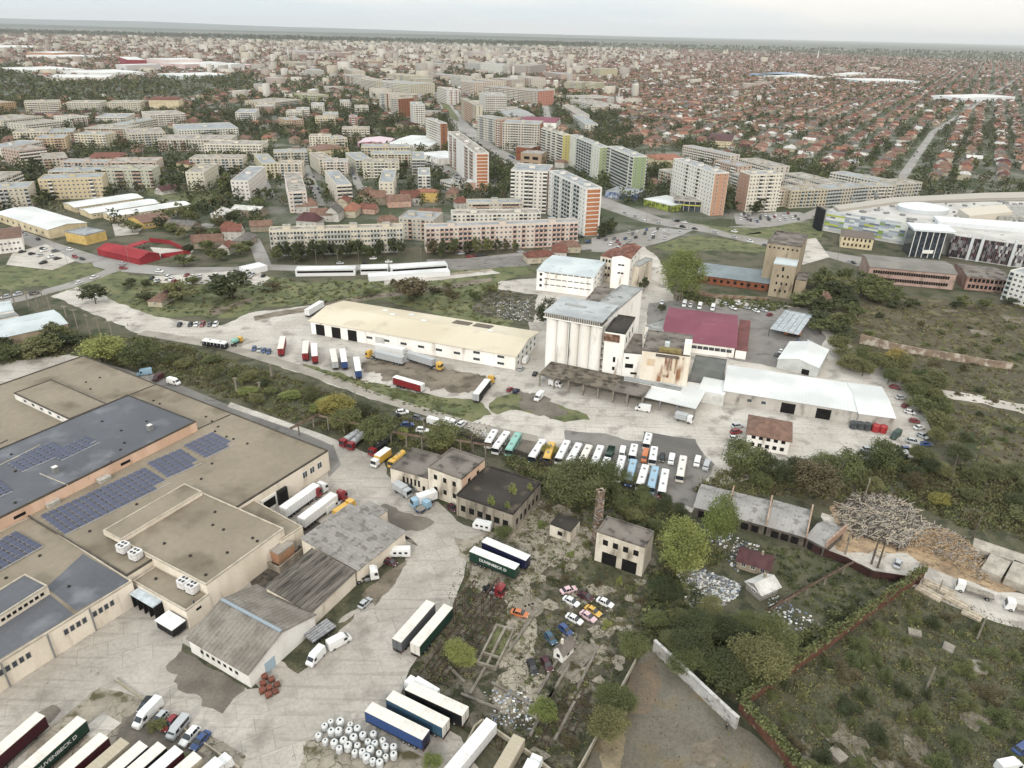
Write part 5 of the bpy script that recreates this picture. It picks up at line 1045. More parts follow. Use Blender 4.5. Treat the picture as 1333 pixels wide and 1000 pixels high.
GW = mat('dirty_white_wall', 'f2efe9', 'e8e3da', scale=.12, stretch=(1, 1, .2), c='b09c85', cscale=.3, clo=.6, chi=.78, fine=.05)
GREYW = mat('grey_block_wall', 'c4beb6', 'b4ada3', scale=.15, stretch=(1, 1, .4), c='8c847a', cscale=.3, clo=.57, chi=.75, fine=.07)
WG = 'buildings of the upper yard'
w1 = shed('warehouse', 'long warehouse with a pale yellow roof and white window wall', (404, 417), (671, 463), (699, 432), 6.6, GW, YELR, 'gable', 2.2, over=.8, group=WG,
          wins=[(0, 6, 3.0, 1.1, [2.6], 26, 22, 'g'), (0, 2, 3.0, 1.1, [4.4], 76, 1, 'g'), (0, 2, 3.0, 1.1, [1.4], 76, 1, 'g'), (0, 1, 4.5, 4.2, [0], 30, 58, 'wgate'), (0, 3, 4.6, 5.2, [0], .6, 73, 'dark'), (1, 5, 1.6, 1.4, [1.4, 4.2], 1, 1, 'g')])
L, W, h = w1['_dim']
for x, yy in ((.66, .78), (.76, .8)): b = MB(); z = h + 2.2 * (1 - (yy - .5) * 2) + .05; b.hexa([(L * x - 4, W * yy - 2.6, z + .2), (L * x + 4, W * yy - 2.6, z + .2), (L * x + 4, W * yy + 2.6, z - .45), (L * x - 4, W * yy + 2.6, z - .45)], [(L * x - 4, W * yy - 2.6, z + .55), (L * x + 4, W * yy - 2.6, z + .55), (L * x + 4, W * yy + 2.6, z + .0), (L * x - 4, W * yy + 2.6, z + .0)], mat('brown_panel', '7f7364', '6e6355', scale=.6)); b.build('roof_patch', w1)
for x, yy in ((.26, .8), (.33, .62), (.4, .8), (.5, .55), (.82, .6)): z = h + 2.2 * (1 - abs(yy - .5) * 2); b = MB(); b.box(L * x - 1.3, W * yy - .8, z - .1, L * x + 1.3, W * yy + .8, z + .25, WHR); b.build('skylight', w1)
w2 = shed('warehouse', 'long white-roofed warehouse of grey blocks with two dark gateways', (943, 508), (1119, 536), (1112, 500), 5.4, GREYW, WHR, 'gable', .9, over=.5, group=WG, wins=[(0, 1, 5, 4.2, [0], 22, 22.5, 'dark'), (0, 1, 5, 4.2, [0], 34, 10, 'dark'), (0, 2, 1.6, 1.2, [2.2], 7, 30, 'g')])
w3 = shed('warehouse', 'short white-roofed end bay of the grey block warehouse', (1119, 538), (1165, 544), (1157, 505), 5.6, GREYW, WHR, 'gable', .9, over=.4, group=WG)
w4 = shed('white_gabled_shed', 'white gabled shed facing the white warehouse', (1013, 467), (1066, 479), (1078, 455), 4.4, mat('pale_tent_wall', 'c9ccc8', 'bcbfba', scale=.3), WHR, 'gable', 2.0, over=.2, along='y', group=WG, wins=[(0, 1, 3, 2.4, [0], 8, 1.2, 'dark')])
w5 = shed('low_hall', 'low white wing with a roller gate beside the white canopy', (908, 508), (943, 515), (947, 497), 4.8, mat('clean_white_wall', 'd9d8d3', 'cccac4', scale=.2), WHR, par=.2, group=WG, wins=[(0, 1, 3.6, 3.6, [0], 6.5, 1, 'wgate')])
w6 = shed('red_roofed_hall', 'hall with a large maroon metal roof behind the mill', (862, 440), (957, 452), (970, 412), 5.2, GW, MARR, 'gable', 2.4, over=.7, group=WG, wins=[(0, 9, 2.2, 1.5, [2.2], 8, 1, 'g')])
w6b = shed('hall_lean_to', 'maroon-roofed annex at the right end of the maroon hall', (958, 455), (972, 457), (978, 420), 4.2, GW, mat('faded_maroon', '8a5350', '7c4a48', scale=.2), 'mono', .8, over=.3, group=WG)
for nm, A, B, C, h_, rf in (('flat grey roof adjoining the maroon hall', (840, 424), (862, 432), (885, 404), 4.5, GRYR), ('sunken grey roof right below the maroon hall', (896, 496), (940, 503), (955, 470), 3.6, mat('dark_green_grey_roof', '6d706b', '797b76', scale=.2)), ('small grey flat roof between tower and maroon hall', (838, 440), (858, 443), (866, 430), 9, GRYR)):
    shed('flat_annex', nm, A, B, C, h_, GW, rf, par=.3, group=WG)
# white building with pale blue roof
w7 = shed('warehouse', 'four-storey white building with a pale blue roof behind the silo', (699, 352), (773, 361), (789, 340), 11, GW, BLR, 'gable', 1.2, over=.3, group=WG, wins=[(0, 8, 2.6, .5, [3.6, 6.8, 10], 4, 1, 'g'), (0, 1, 1.4, 1.4, [2.2, 5.4, 8.4], .6, 27, 'dark'), (1, 4, 3, .6, [3.4, 6.4, 9.2], 1, 1, 'g')])
w8 = shed('tower_building', 'tall white building with a rusty red roof behind the pale blue roof', (797, 334), (821, 337), (834, 321), 18, GW, RUSTR, 'gable', 1.4, over=.2, along='y', group=WG, wins=[(0, 2, 1.5, .9, [9, 13.5], 3.5, 3, 'dark'), (1, 3, 1.1, 1, [5, 10, 15], 1, 1, 'dark')])
w8b = shed('tower_annex', 'lower building with a rusty brown roof left of the tall white building', (782, 333), (798, 336), (803, 322), 14, OLDW, RUSTR, 'gable', 1.0, over=.2, group=WG, wins=[(0, 3, 1.2, 1.6, [3, 7, 11], 1, 1, 'dark')])
w8c = shed('tower_annex', 'slim beige wing on the right side of the tall white building', (822, 345), (832, 347), (838, 335), 12, OLDW, GRYR, par=.3, group=WG)
# grain silo: a row of round cells under a flat head
a, ang, L, W = fr((710, 407), (783, 420), (797, 398), 25); t = thing('grain_silo', 'tall whitewashed grain silo of joined round cells', 'grain silo', (a.x, a.y, 0), ang); FOOT.append((a.x, a.y, ang, L, W)); silo = t
n_ = 5; r_ = L / n_ / 2
for k in range(n_):
    for j, yy in enumerate((r_, W - r_)): b = MB(); b.tube(((k + .5) * L / n_, yy, 0), ((k + .5) * L / n_, yy, 23), r_ * 1.02, r_ * 1.02, GW, 28); b.build('silo_cell', t)
b = MB(); b.box(.6, 2.6, 0, L - .6, W - 2.6, 22.9, GW); b.build('core', t)
b = MB(); b.box(-.6, -.6, 23, L + .6, W + .6, 23.5, GW, GRYR); [b.box(x * L / 26, -.5, 23.5, x * L / 26 + .35, -.2, 25, GREYW) for x in range(26)]; b.box(-.2, -.2, 23.5, L + .2, W + .2, 25, mat('gallery_band', '8d8474', '6c6457', scale=1.2, stripes=(0, 1.3, .45))); b.build('gallery', t)
b = MB(); b.box(-.6, -.6, 25, L + .6, W + .6, 25.4, mat('silo_roof', 'b4b8b9', 'a3a7a8', scale=.1, c='8b8d8a', cscale=.3, clo=.6, chi=.75)); b.box(4, W * .55, 25.4, L * .55, W * .62, 25.9, GRYR); b.build('roof', t)
x_ = L * .46; b = MB(); b.tube((x_, -.35, 0), (x_, -.35, 23), .14, .14, CHS, 8); b.build('downpipe', t)
sB = shed('silo_rear_wing', 'long flat-roofed wing with pale slanting wall behind the silo', (759, 411), (789, 417), (812, 372), 24, GW, GRYR, par=.5, group=WG)
sC = shed('silo_rear_wing', 'dark patched flat roof stepping down behind the silo wing', (762, 391), (790, 395), (798, 376), 17, GW, TARG, par=.3, group=WG)
sT = shed('lift_tower', 'white lift tower with dark roof and rusty top floor between silo and mill', (788, 431), (814, 435), (829, 414), 21.5, GW, TAR, par=.4, group=WG, wins=[(0, 1, 1.0, 2.2, [9], 4.5, 3.5, 'dark'), (0, 1, 1.0, 1.5, [1.5, 5.5], 4.5, 3.5, 'dark'), (1, 3, 1.6, 2.4, [16.4], 1, 1, 'dark')])
L, W, h = sT['_dim']; b = MB(); b.box(-.4, -.4, 17.6, L * .75, .02, 20.6, mat('rust_cladding', '7a4e3d', 'a78a72', scale=.6, fine=.15)); b.build('rusty_gallery', sT)
b = MB(); [b.box(-3.0, 1, z, -.02, 6, z + .4, GREYW) for z in (4, 9, 14)]; b.build('landing', sT)
sM = shed('mill_building', 'derelict pale mill with rust stains running down its wall', (836, 456), (898, 464), (908, 438), 17, mat('mill_wall', 'e8dfcf', 'dccab0', scale=.15, stretch=(1, 1, .25), c='a9764c', cscale=.22, clo=.6, chi=.7, fine=.06), TARG, par=.4, group=WG, wins=[(0, 3, .9, 1.6, [1], .5, 14, 'dark')])
L, W, h = sM['_dim']
for k in range(2): b = MB(); b.tube((L * .83 + k * L * .12, .35, 0), (L * .83 + k * L * .12, .35, 16.6), 1.3, 1.3, mat('mill_wall', '0'), 16); b.build('silo_cell', sM)
b = MB(); b.box(L * .3, -.8, 15.6, L * .88, .3, 16.4, TARG); b.box(L * .35, 0, 17, L * .82, 2.5, 18.6, mat('mossy_parapet', '8a7a3f', 'a08c5c', scale=.6)); b.build('cornice', sM)
for x0, x1, z0, z1, c_ in ((.5, .62, 7, 15.6, '9a6242'), (.56, .66, 10, 15.6, '8a4c30'), (.5, .54, 1, 8, '8c7c4c'), (.12, .3, 11, 14, 'd9b98c'), (.72, .76, 9, 15.6, 'a9825c')): b = MB(); b.prism([(L * x0, -.05), (L * x1, -.05), (L * x1, .02), (L * x0, .02)], z0, z1, mat('stain_' + c_, c_, 'd6c4ac', scale=.9, lo=.42, hi=.62, stretch=(1, 1, .2))); b.build('stain', sM)
b = MB(); b.box(L * .86, 0, 17, L + .1, 4.5, 22, GW); b.build('head_house', sM)
b = MB(); b.box(L * .45, 3, 17, L * .55, 5, 20, BLR); b.build('roof_tank', sM)
sN = shed('mill_building', 'left part of the derelict mill with broken balconies and openings', (812, 459), (836, 461), (846, 437), 14, GW, TARG, par=.4, group=WG, wins=[(0, 1, 3.2, 1.8, [7.6], 2, 4, 'dark'), (0, 1, 2.4, .9, [5], 4, 2, 'dark'), (0, 2, .8, .8, [2, 11.4], 1, 5, 'dark')])
# canopies
def canopy(label, A, B, C, h, m, n=7, t_=.35, pm=None, group='loading canopies below the silo and mill', rows=1):
    a, ang, L, W = fr(A, B, C, h); t = thing('canopy', label, 'canopy', (a.x, a.y, 0), ang, group); b = MB(); b.box(0, 0, h - t_, L, W, h, m); b.build('roof', t)
    for r__ in range(rows):
        for k in range(n): x = .4 + k * (L - .8) / (n - 1); b = MB(); b.box(x - .25, .2 + r__ * (W - .8), 0, x + .25, .7 + r__ * (W - .8), h - t_, pm or CONP); b.build('post', t)
    return t
RC = mat('ruined_concrete_slab', '8b7f6f', '6e6456', scale=.25, c='554d42', cscale=.4, clo=.5, chi=.62, fine=.15, fscale=1.5, bump=.4)
canopy('crumbling concrete loading canopy along the foot of the silo', (701, 487), (800, 508), (808, 489), 5.4, RC, 6, rows=2)
canopy('dark patched loading canopy at the foot of the mill', (797, 508), (838, 517), (846, 500), 5.6, TARG, 3)
canopy('clean white loading canopy right of the mill', (815, 511), (906, 532), (914, 502), 4.8, WHR, 5, .3, FRAMEG)
shed('plinth', 'white ledge along the foot of the mill', (812, 494), (886, 509), (888, 505), 6, GW, GRYR, par=.2, group=WG)
b = thing('watch_platform', 'small concrete frame tower by the road behind the maroon hall', 'frame tower', (*P(882, 392).to_2d(), 0), .2); m = MB()
for x in (-1.6, 1.6):
    for y in (-1.2, 1.2): m.box(x - .2, y - .2, 0, x + .2, y + .2, 7, CONP)
m.build('leg', b); m = MB(); m.box(-2, -1.6, 7, 2, 1.6, 7.4, CONP); m.box(-2, -1.6, 3.8, 2, 1.6, 4.1, CONP); m.build('platform', b)
# blue-roofed brick building and the square towers
shed('brick_building', 'long low orange brick building with a grey-blue roof', (907, 357), (1001, 369), (1004, 353), 4.6, mat('orange_brick', 'a5603f', '93563a', scale=.3, c='6a4a3c', cscale=.3, clo=.58, chi=.66), mat('grey_blue_sheet', '8f9b9f', '838e92', scale=.1, stripes=(0, 1.1, .92)), 'gable', 1.5, over=.6, group='brick mill buildings', wins=[(0, 10, 1.6, 1.6, [1.4], 1, 1, 'dark')])
TW = mat('ochre_render', 'b5a58a', 'a5957a', scale=.12, stretch=(1, 1, .3), c='837560', cscale=.3, clo=.55, chi=.7, fine=.06)
tw = shed('square_tower', 'tall square ochre tower with small openings under its flat top', (999, 316), (1043, 322), (1046, 306), 25, TW, TARG, par=.8, group='brick mill buildings', wins=[(0, 7, .9, 1.0, [22.4], .5, .5, 'dark')])
shed('square_tower', 'lower ochre tower with a pale blue roof in front of the tall one', (1007, 343), (1037, 347), (1040, 333), 18, TW, BLR, par=.3, group='brick mill buildings', wins=[(0, 3, .9, 1.4, [3, 7, 11], 2, 2, 'dark'), (0, 1, 1, 2.2, [14.5], 5, 6, 'dark')])
shed('tower_annex', 'small ochre annex at the right foot of the lower ochre tower', (1036, 364), (1050, 366), (1052, 356), 9, TW, TARG, par=.2, group='brick mill buildings')
shed('office_house', 'two-storey white house with a hipped brown roof at the end of the yard', (974, 563), (1029, 573), (1034, 550), 6, GW, TILE['b'], 'gable', 2.8, over=.7, hip=6, cat='house', wins=[(0, 5, 1.3, 1.4, [1.2, 4.0], .8, .8, 'dark'), (1, 3, 1.3, 1.4, [1.2, 4.0], .8, .8, 'dark')])
p = P(1068, 402); house(1069, 401, 'b', 0, 9, 7, 4, 4.0, .9, False, None, 'small steep-roofed cottage behind the tree clump right of the towers')
# glass roof (greenhouse like) with steel frame
a, ang, L, W = fr((1002, 428), (1040, 436), (1046, 408), 4); t = thing('glass_shelter', 'open shelter roofed with glass sheets on a steel frame', 'shelter', (a.x, a.y, 0), ang)
for k in range(5):
    b = MB(); b.box(k * L / 5 + .1, 0, 3.9, (k + 1) * L / 5 - .1, W, 4.0, mat('cloudy_glass', 'aab4ba', '8d979d', scale=.5, rough=.3, spec=.6)); b.build('roof_pane', t)
for x in (0, L): 
    for y in (0, W): b = MB(); b.box(x - .1, y - .1, 0, x + .1, y + .1, 4, CHS); b.build('post', t)
# tanks
for k in range(3):
    x, y = 1110 + k * 9.0, 557.5 + k * 1.0; p = P(x, y); t = thing('steel_tank', 'grey upright steel tank, %s in the row by the white warehouse' % ('leftmost of the three', 'middle of the three', 'rightmost of the three')[k], 'tank', (p.x, p.y, 0), 0, 'tanks beside the white warehouse'); b = MB(); b.tube((0, 0, 0), (0, 0, 2.6), 1.25, 1.25, mat('tank_grey', '55585c', '6a6d70', scale=.6), 20); b.build('shell', t); b = MB(); b.tube((0, 0, 2.6), (0, 0, 2.9), 1.25, .5, mat('tank_grey', '0'), 20); b.build('lid', t)
for k in range(2):
    x, y = 1139 + k * 9.5, 561.5 + k * 1.2; p = P(x, y); t = thing('steel_tank', 'bright red upright tank, %s one of the pair' % ('left', 'right')[k], 'tank', (p.x, p.y, 0), 0, 'red tanks beside the white warehouse'); b = MB(); b.tube((0, 0, 0), (0, 0, 2.6), 1.35, 1.35, paint('c0252b'), 20); b.build('shell', t); b = MB(); b.tube((0, 0, 2.6), (0, 0, 3.0), 1.35, .5, paint('c0252b'), 20); b.build('lid', t)
# ---- sheds and yard of the sawmill on the right
WAVY = mat('wavy_grey_sheet', 'a5a29d', '989590', scale=.2, c='8a8680', cscale=.5, stripes=(0, 1.0, .9), fine=.08)
for A, B, C, lb in (((905, 659), (945, 669), (953, 640), 'leftmost bay of the long grey sheet-roofed sheds, by the narrow tree'), ((946, 670), (996, 683), (1006, 653), 'second bay of the long grey sheet-roofed sheds'), ((999, 684), (1048, 698), (1058, 665), 'third bay of the long grey sheet-roofed sheds'), ((1051, 699), (1074, 711), (1080, 680), 'short last bay of the grey sheet-roofed sheds, by the sawdust')):
    s_ = shed('sheet_roofed_shed', lb, A, B, C, 3.6, mat('shed_boards', '7c7368', '5e564c', scale=.5), WAVY, 'gable', 1.6, over=.4, group='long grey sheds', wins=[(0, 3, 2, 2.2, [.2], 1, 1, 'dark')])
    b = MB(); L, W, h = s_['_dim']; b.box(L + .1, -.4, 3.3, L + .5, W + .4, 5.5, mat('fire_wall', 'a8846c', 'b89f8a', scale=.8)); b.build('fire_wall', s_)
house(981, 737, 'm', 2, 8, 6, 2.6, 1.5, -.45, False, None, 'small hut with a dark red roof amid the litter'); house(991, 770, 'w', 5, 6, 5, 2.4, 1.6, .5, False, None, 'small hut patched with pale blue sheets', name='hut')
for A, B, C, lb in (((1277, 740), (1304, 752), (1308, 728), 'pale concrete store box nearest the timber heap'), ((1308, 752), (1345, 768), (1348, 740), 'pale concrete store box at the right edge below the plank stacks'), ((1266, 712), (1400, 757), (1404, 745), 'long pale concrete slab stack reaching the right edge'), ((1244, 715), (1272, 726), (1275, 716), 'short pale concrete block beside the timber heap')):
    pbox('concrete_store', lb, 'concrete block', A, B, C, 2.2, mat('store_concrete', 'b7aea0', 'a1988a', scale=.4, stripes=(0, 1.5, .9)), None, 'concrete blocks of the sawmill')
for A, B, C, lb in (((1260, 672), (1300, 682), (1302, 676), 0), ): pass
# the heap of logs and offcuts
def heap(nm, px, n, lmin, lmax, hmax, m, seed, rad=.12, pile=True):
    rr = random.Random(seed); poly = world_poly(px); pts = sample(poly, n, rr); cx = sum(p[0] for p in poly) / len(poly); cy_ = sum(p[1] for p in poly) / len(poly); R_ = max(math.hypot(p[0] - cx, p[1] - cy_) for p in poly)
    b = MB()
    for (x, y) in pts:
        d = math.hypot(x - cx, y - cy_) / R_; top = hmax * min(1, max(.08, 1.7 - d * 1.75)); z = rr.uniform(.1, top) if rr.random() < .25 else top * rr.uniform(.85, 1.05); L = rr.uniform(lmin, lmax); a = rr.uniform(0, 6.3) if rr.random() < .5 else .6 + rr.gauss(0, .4); tl = rr.uniform(-.25, .25)
        dx, dy = math.cos(a) * L / 2, math.sin(a) * L / 2; b.tube((x - dx, y - dy, max(.1, z - tl * L / 2)), (x + dx, y + dy, max(.1, z + tl * L / 2)), rad, rad * .8, rr.choice(m), 5)
    return kind(b.build(nm), 'stuff')
LG = [mat('log_grey', 'aca59a', '948c81', scale=1, fine=.2), mat('log_dark', '6f655a', '5c534a', scale=1, fine=.2), mat('log_pale', 'c0b29c', 'ac9d86', scale=1, fine=.2)]
def mound(nm, px, h, m, seed):
    poly = world_poly(px); cx = sum(p[0] for p in poly) / len(poly); cy_ = sum(p[1] for p in poly) / len(poly); n = 48; rr = random.Random(seed); b = MB(); rings = []
    bd = ragged([Vector(p) for p in poly], .8, 2, seed); k_ = len(bd)
    for f, z in ((1, 0), (.8, .35), (.6, .7), (.35, .93), (.1, 1)): rings.append([(cx + (q.x - cx) * f, cy_ + (q.y - cy_) * f, h * z * rr.uniform(.8, 1.15) + .02) for q in bd])
    for r0, r1 in zip(rings, rings[1:]):
        for k in range(k_): b.face([r0[k], r0[(k + 1) % k_], r1[(k + 1) % k_], r1[k]], m)
    b.face(rings[-1], m); return kind(b.build(nm), 'stuff')
HP = [(1090, 662), (1120, 645), (1150, 645), (1176, 660), (1196, 682), (1222, 690), (1240, 706), (1210, 716), (1168, 712), (1128, 702), (1096, 690)]
mound('log_heap_core', HP, 1.9, LG[1], 2); heap('log_heap', HP, 1700, 2, 6, 2.3, LG, 4, .13)
HP2 = [(1180, 680), (1222, 690), (1250, 708), (1270, 730), (1296, 752), (1276, 756), (1232, 738), (1200, 722), (1168, 716)]
mound('offcut_heap_core', HP2, 2.6, CHIPS, 5); heap('offcut_heap', HP2, 1100, .8, 2.4, 3.0, [mat('offcut', 'c4a47a', 'a98a64', scale=1), mat('offcut_dark', '9a8062', '86704f', scale=1), LG[0]], 6, .1)
# plank stacks along the lower lane
for k, (x0, y0, x1, y1) in enumerate(((1190, 768, 1222, 786), (1226, 780, 1256, 796), (1200, 762, 1240, 780), (1250, 800, 1275, 812), (1136, 722, 1146, 728), (1070, 705, 1082, 712))):
    a, b_ = P(x0, y0), P(x1, y1); d = b_ - a; t = thing('plank_stack', 'low stack of pale planks beside the sawmill lane', 'plank stack', (a.x, a.y, .19), math.atan2(d.y, d.x), 'plank stacks at the sawmill')
    for j in range(4): b = MB(); b.box(0, j * .62, 0, d.length, j * .62 + .5, .6 + .12 * (j % 2), LG[2]); b.build('plank_layer', t)
# concrete lids and slabs lying in the lower right field
for (x, y, s, h_) in ((1271, 871, 1.7, .8), (1190, 826, 1.3, .6), (1089, 986, 1.4, 1.0), (1234, 845, 1.3, .5)):
    p = P(x, y); t = thing('concrete_slab', 'square concrete chamber cover lying in the overgrown field', 'concrete cover', (p.x, p.y, 0), x * .1, 'concrete covers in the overgrown field'); b = MB(); b.box(-s, -s * .8, 0, s, s * .8, h_, mat('grey_cover', '9a9284', '857d70', scale=.5)); b.build('slab', t); b = MB(); b.box(-s - .1, -s * .8 - .1, h_, s + .1, s * .8 + .1, h_ + .2, mat('grey_cover', '0')); b.build('rim', t)
# litter
rr = random.Random(5); b = MB(); cols = [mat('litter_' + c, c, fine=.05) for c in ('d0d0d0', 'aab2ba', 'dcdad4', '989080', '76849a', '7c766a')]
for px, n in (([(880, 744), (905, 738), (935, 750), (965, 762), (960, 778), (925, 796), (895, 790)], 1300), ([(1000, 770), (1040, 790), (1070, 815), (1020, 830), (1000, 800)], 160), ([(960, 700), (990, 712), (960, 745), (945, 730)], 160), ([(630, 900), (690, 900), (700, 960), (640, 940)], 200), ([(640, 395), (690, 390), (690, 420), (650, 415)], 420), ([(920, 690), (955, 695), (945, 715), (925, 705)], 80), ([(545, 545), (640, 552), (640, 575), (560, 570)], 160)):
    for (x, y) in sample(world_poly(px), n, rr):
        s = rr.uniform(.07, .3); b.box(x - s, y - s * .7, .1, x + s, y + s * .7, .1 + rr.uniform(.05, .4), rr.choice(cols))
kind(b.build('litter'), 'stuff')
# ---------------------------------------------------------------- vehicles of the yards
GB = 'trailers parked in the bottom left corner'; GC = 'trailers parked in the lower yard'; GW_ = 'trailers in front of the yellow-roofed warehouse'
trailer((-14, 1014), (47, 960), 'm', label='dark red curtain trailer nearest the bottom left corner', group=GB)
trailer((40, 1020), (101, 965), 'n', label='dark green lettered trailer beside the dark red one at the bottom left', group=GB, text='DUVENBECK D')
for x, y, c, r_, lb in ((125, 991, 'm', 'e', 'pale trailer with maroon side, third from the bottom left corner'), (152, 998, 'h', 'h', 'beige-sided trailer in the bottom left row'), (176, 1002, 'd', 'e', 'pale trailer with navy side in the bottom left row'), (200, 1003, 'k', 'e', 'pale trailer with black side in the bottom left row'), (222, 1008, 'm', 'w', 'white-roofed trailer with maroon side in the bottom left row'), (246, 1016, 'h', 'e', 'pale trailer cut by the bottom edge, right end of the row')):
    trailer((x - 54, y + 48), (x, y), c, r_, label=lb, group=GB)
truck((264, 1028), (292, 1003), 'w', 'w', label='white box lorry right of the bottom left trailer row')
for q in (((198, 911), (183, 930), 'k', 'hatch', 'dark hatchback behind the long white van, bottom left'), ((219, 928), (198, 950), 's', 'hatch', 'silver car half hidden by a bush beside the white van'), ((232, 934), (212, 956), 'r', 'hatch', 'red hatchback in the bottom left row of cars'), ((258, 951), (238, 973), 'w', 'suv', 'white estate car in the bottom left row of cars'), ((272, 956), (251, 979), 'b', 'car', 'bright blue saloon at the right end of the bottom left car row')):
    car(*q, group='cars in the bottom left row')
van((206, 921), (181, 947), 'w', 'long white van in the bottom left row of cars', 6.6); van((244, 939), (222, 965), 's', 'silver van between the red and the white car', 5.2, 2.0, side=1)
trailer((518, 851), (561, 801), 'g', label='dark grey curtain trailer beside the disused tracks', group=GC, rearc='g'); trailer((541, 857), (584, 806), 'n', label='green-sided trailer beside the dark grey one', group=GC)
trailer((556, 976), (481, 938), 'b', label='bright blue trailer in front of the silver vats', group=GC, rearc='d'); trailer((581, 960), (509, 923), 'q', label='dull blue trailer behind the bright blue one', group=GC); trailer((607, 945), (532, 910), 'k', label='black-sided trailer behind the two blue ones', group=GC)
truck((562, 914), (536, 898), 'w', 'w', label='white box lorry behind the black-sided trailer'); trailer((590, 1018), (634, 964), 'w', 'w', label='white trailer inside the curved low wall', group=GC)
trailer((640, 1040), (667, 992), 'h', 'h', label='beige trailer cut by the bottom edge', group=GC); truck((680, 1035), (697, 1000), 'w', 'w', label='white box lorry cut by the bottom edge beside the beige trailer')
trailer((618, 732), (669, 753), 'n', 'w', label='dark green lettered trailer standing across the yard', group=GC, text='DUVENBECK D', rearc='n'); trailer((632, 719), (685, 742), 'd', 'w', label='navy blue trailer behind the green lettered one', group=GC, rearc='d')
tractor((630, 768), (655, 778), 'r', 'red lorry tractor parked by the rusty frame posts')
trailer((370, 677), (414, 645), 'w', 'w', label='white refrigerated trailer nearest the factory dock', group='white refrigerated trailers', rearc='w', W=2.6); tractor((405, 653), (425, 638), 'w', 'white tractor coupled to the trailer nearest the dock')
trailer((393, 691), (437, 657), 'w', 'w', label='white refrigerated trailer with the red tractor', group='white refrigerated trailers', rearc='w', W=2.6); tractor((430, 663), (450, 649), 'r', 'red tractor coupled to the outer white trailer'); tractor((398, 657), (415, 646), 'r', 'red tractor hidden between the two white trailers')
van((426, 668), (438, 659), 'w', 'white van beside the yellow one in front of the ruined shed'); truck((440, 673), (458, 661), 'y', 'y', 7, 'yellow low lorry in front of the ruined shed', H=2.2)
truck((506, 595), (486, 610), 'w', 'y', 8, 'white lorry with yellow and white box body', roofc='w'); truck((525, 597), (509, 611), 'y', 'y', 7.5, 'yellow tank lorry beside the low derelict building', 'tank')
for p0, p1, c, lb in (((465, 570), (446, 583), 's', 'first red tank lorry from the factory lane'), ((472, 573), (456, 587), 's', 'second red tank lorry from the factory lane'), ((504, 580), (482, 596), 'k', 'red tank lorry with a dark tank nearest the yellow lorry')): truck(p0, p1, 'r', c, 8.5, lb, 'tank', 'red tank lorries')
truck((514, 637), (535, 650), 's', 's', 6.5, 'silver box van in front of the arched windows', H=3); truck((566, 651), (537, 661), 'l', 'w', 8, 'light blue lorry with a white box by the derelict door')
car((525, 634), (540, 643), 'g', 'suv', 'grey car behind the silver box van'); car((584, 660), (594, 668), 'm', 'hatch', 'dark red wreck at the foot of the tarred hall'); truck((546, 668), (556, 662), 'l', 'b', 5, 'small blue flatbed lorry by the white box lorry', 'flat')
caravan((640, 692), (617, 687), 'white caravan in front of the tarred black roof hall'); caravan((534, 724), (510, 724), 'white caravan beside the cream shed wall'); car((500, 732), (517, 738), 'm', 'hatch', 'dark red wreck next to the white caravan by the shed')
tractor((465, 758), (490, 753), 'w', 'white lorry tractor on the grass beside the cream shed wall'); car((467, 796), (484, 780), 's', 'hatch', 'pale silver hatchback near the shed grass')
van((430, 846), (454, 833), 'w', 'white van with its nose to the yard beside the tube stack'); van((420, 851), (403, 869), 'w', 'white van beside the gabled shed grass', 4.8)
t = thing('flat_trailer', 'low trailer loaded with silver tubes behind the white vans', 'trailer', place((404, 836), (430, 818))[0], place((404, 836), (430, 818))[1])
b = MB(); b.box(-3, -1.9, .7, 3, 1.9, .9, CHS); b.build('bed', t); wheels(t, [(-1, -1.6), (-1, 1.6), (1, -1.6), (1, 1.6)])
for k in range(5): b = MB(); b.tube((-3.2, -1.5 + k * .75, 1.25), (3.2, -1.5 + k * .75, 1.25), .32, .32, CHR, 10); b.build('tube', t)
GR_ = 'old cars standing among the broken slabs'
for x0, y0, x1, y1, c, ty, lb in ((730, 774, 750, 768, 'p', 'car', 'white and pink saloon, topmost of the old cars'), (734, 781, 753, 791, 'w', 'car', 'white saloon just below the pink one'), (753, 775, 771, 784, 'm', 'car', 'dark maroon saloon right of the pink one'), (778, 783, 797, 792, 'w', 'car', 'white saloon at the right end of the old cars'), (667, 799, 686, 804, 'o', 'car', 'orange saloon alone beside the basin'), (763, 793, 781, 804, 'y', 'car', 'yellow and white saloon of the old cars'), (738, 804, 757, 814, 'w', 'car', 'white saloon nearest the tiny gatehouse'), (757, 800, 774, 811, 'p', 'car', 'pink and white saloon beside the yellow one'), (690, 863, 696, 880, 'k', 'car', 'left one of the two dark cars below the gatehouse'), (707, 859, 716, 876, 'm', 'car', 'right one of the two dark cars below the gatehouse'), (730, 818, 742, 828, 'b', 'hatch', 'blue car behind the tiny gatehouse'), (712, 828, 721, 840, 'q', 'hatch', 'steel blue car left of the tiny gatehouse')):
    car((x0, y0), (x1, y1), c, ty, lb, GR_)
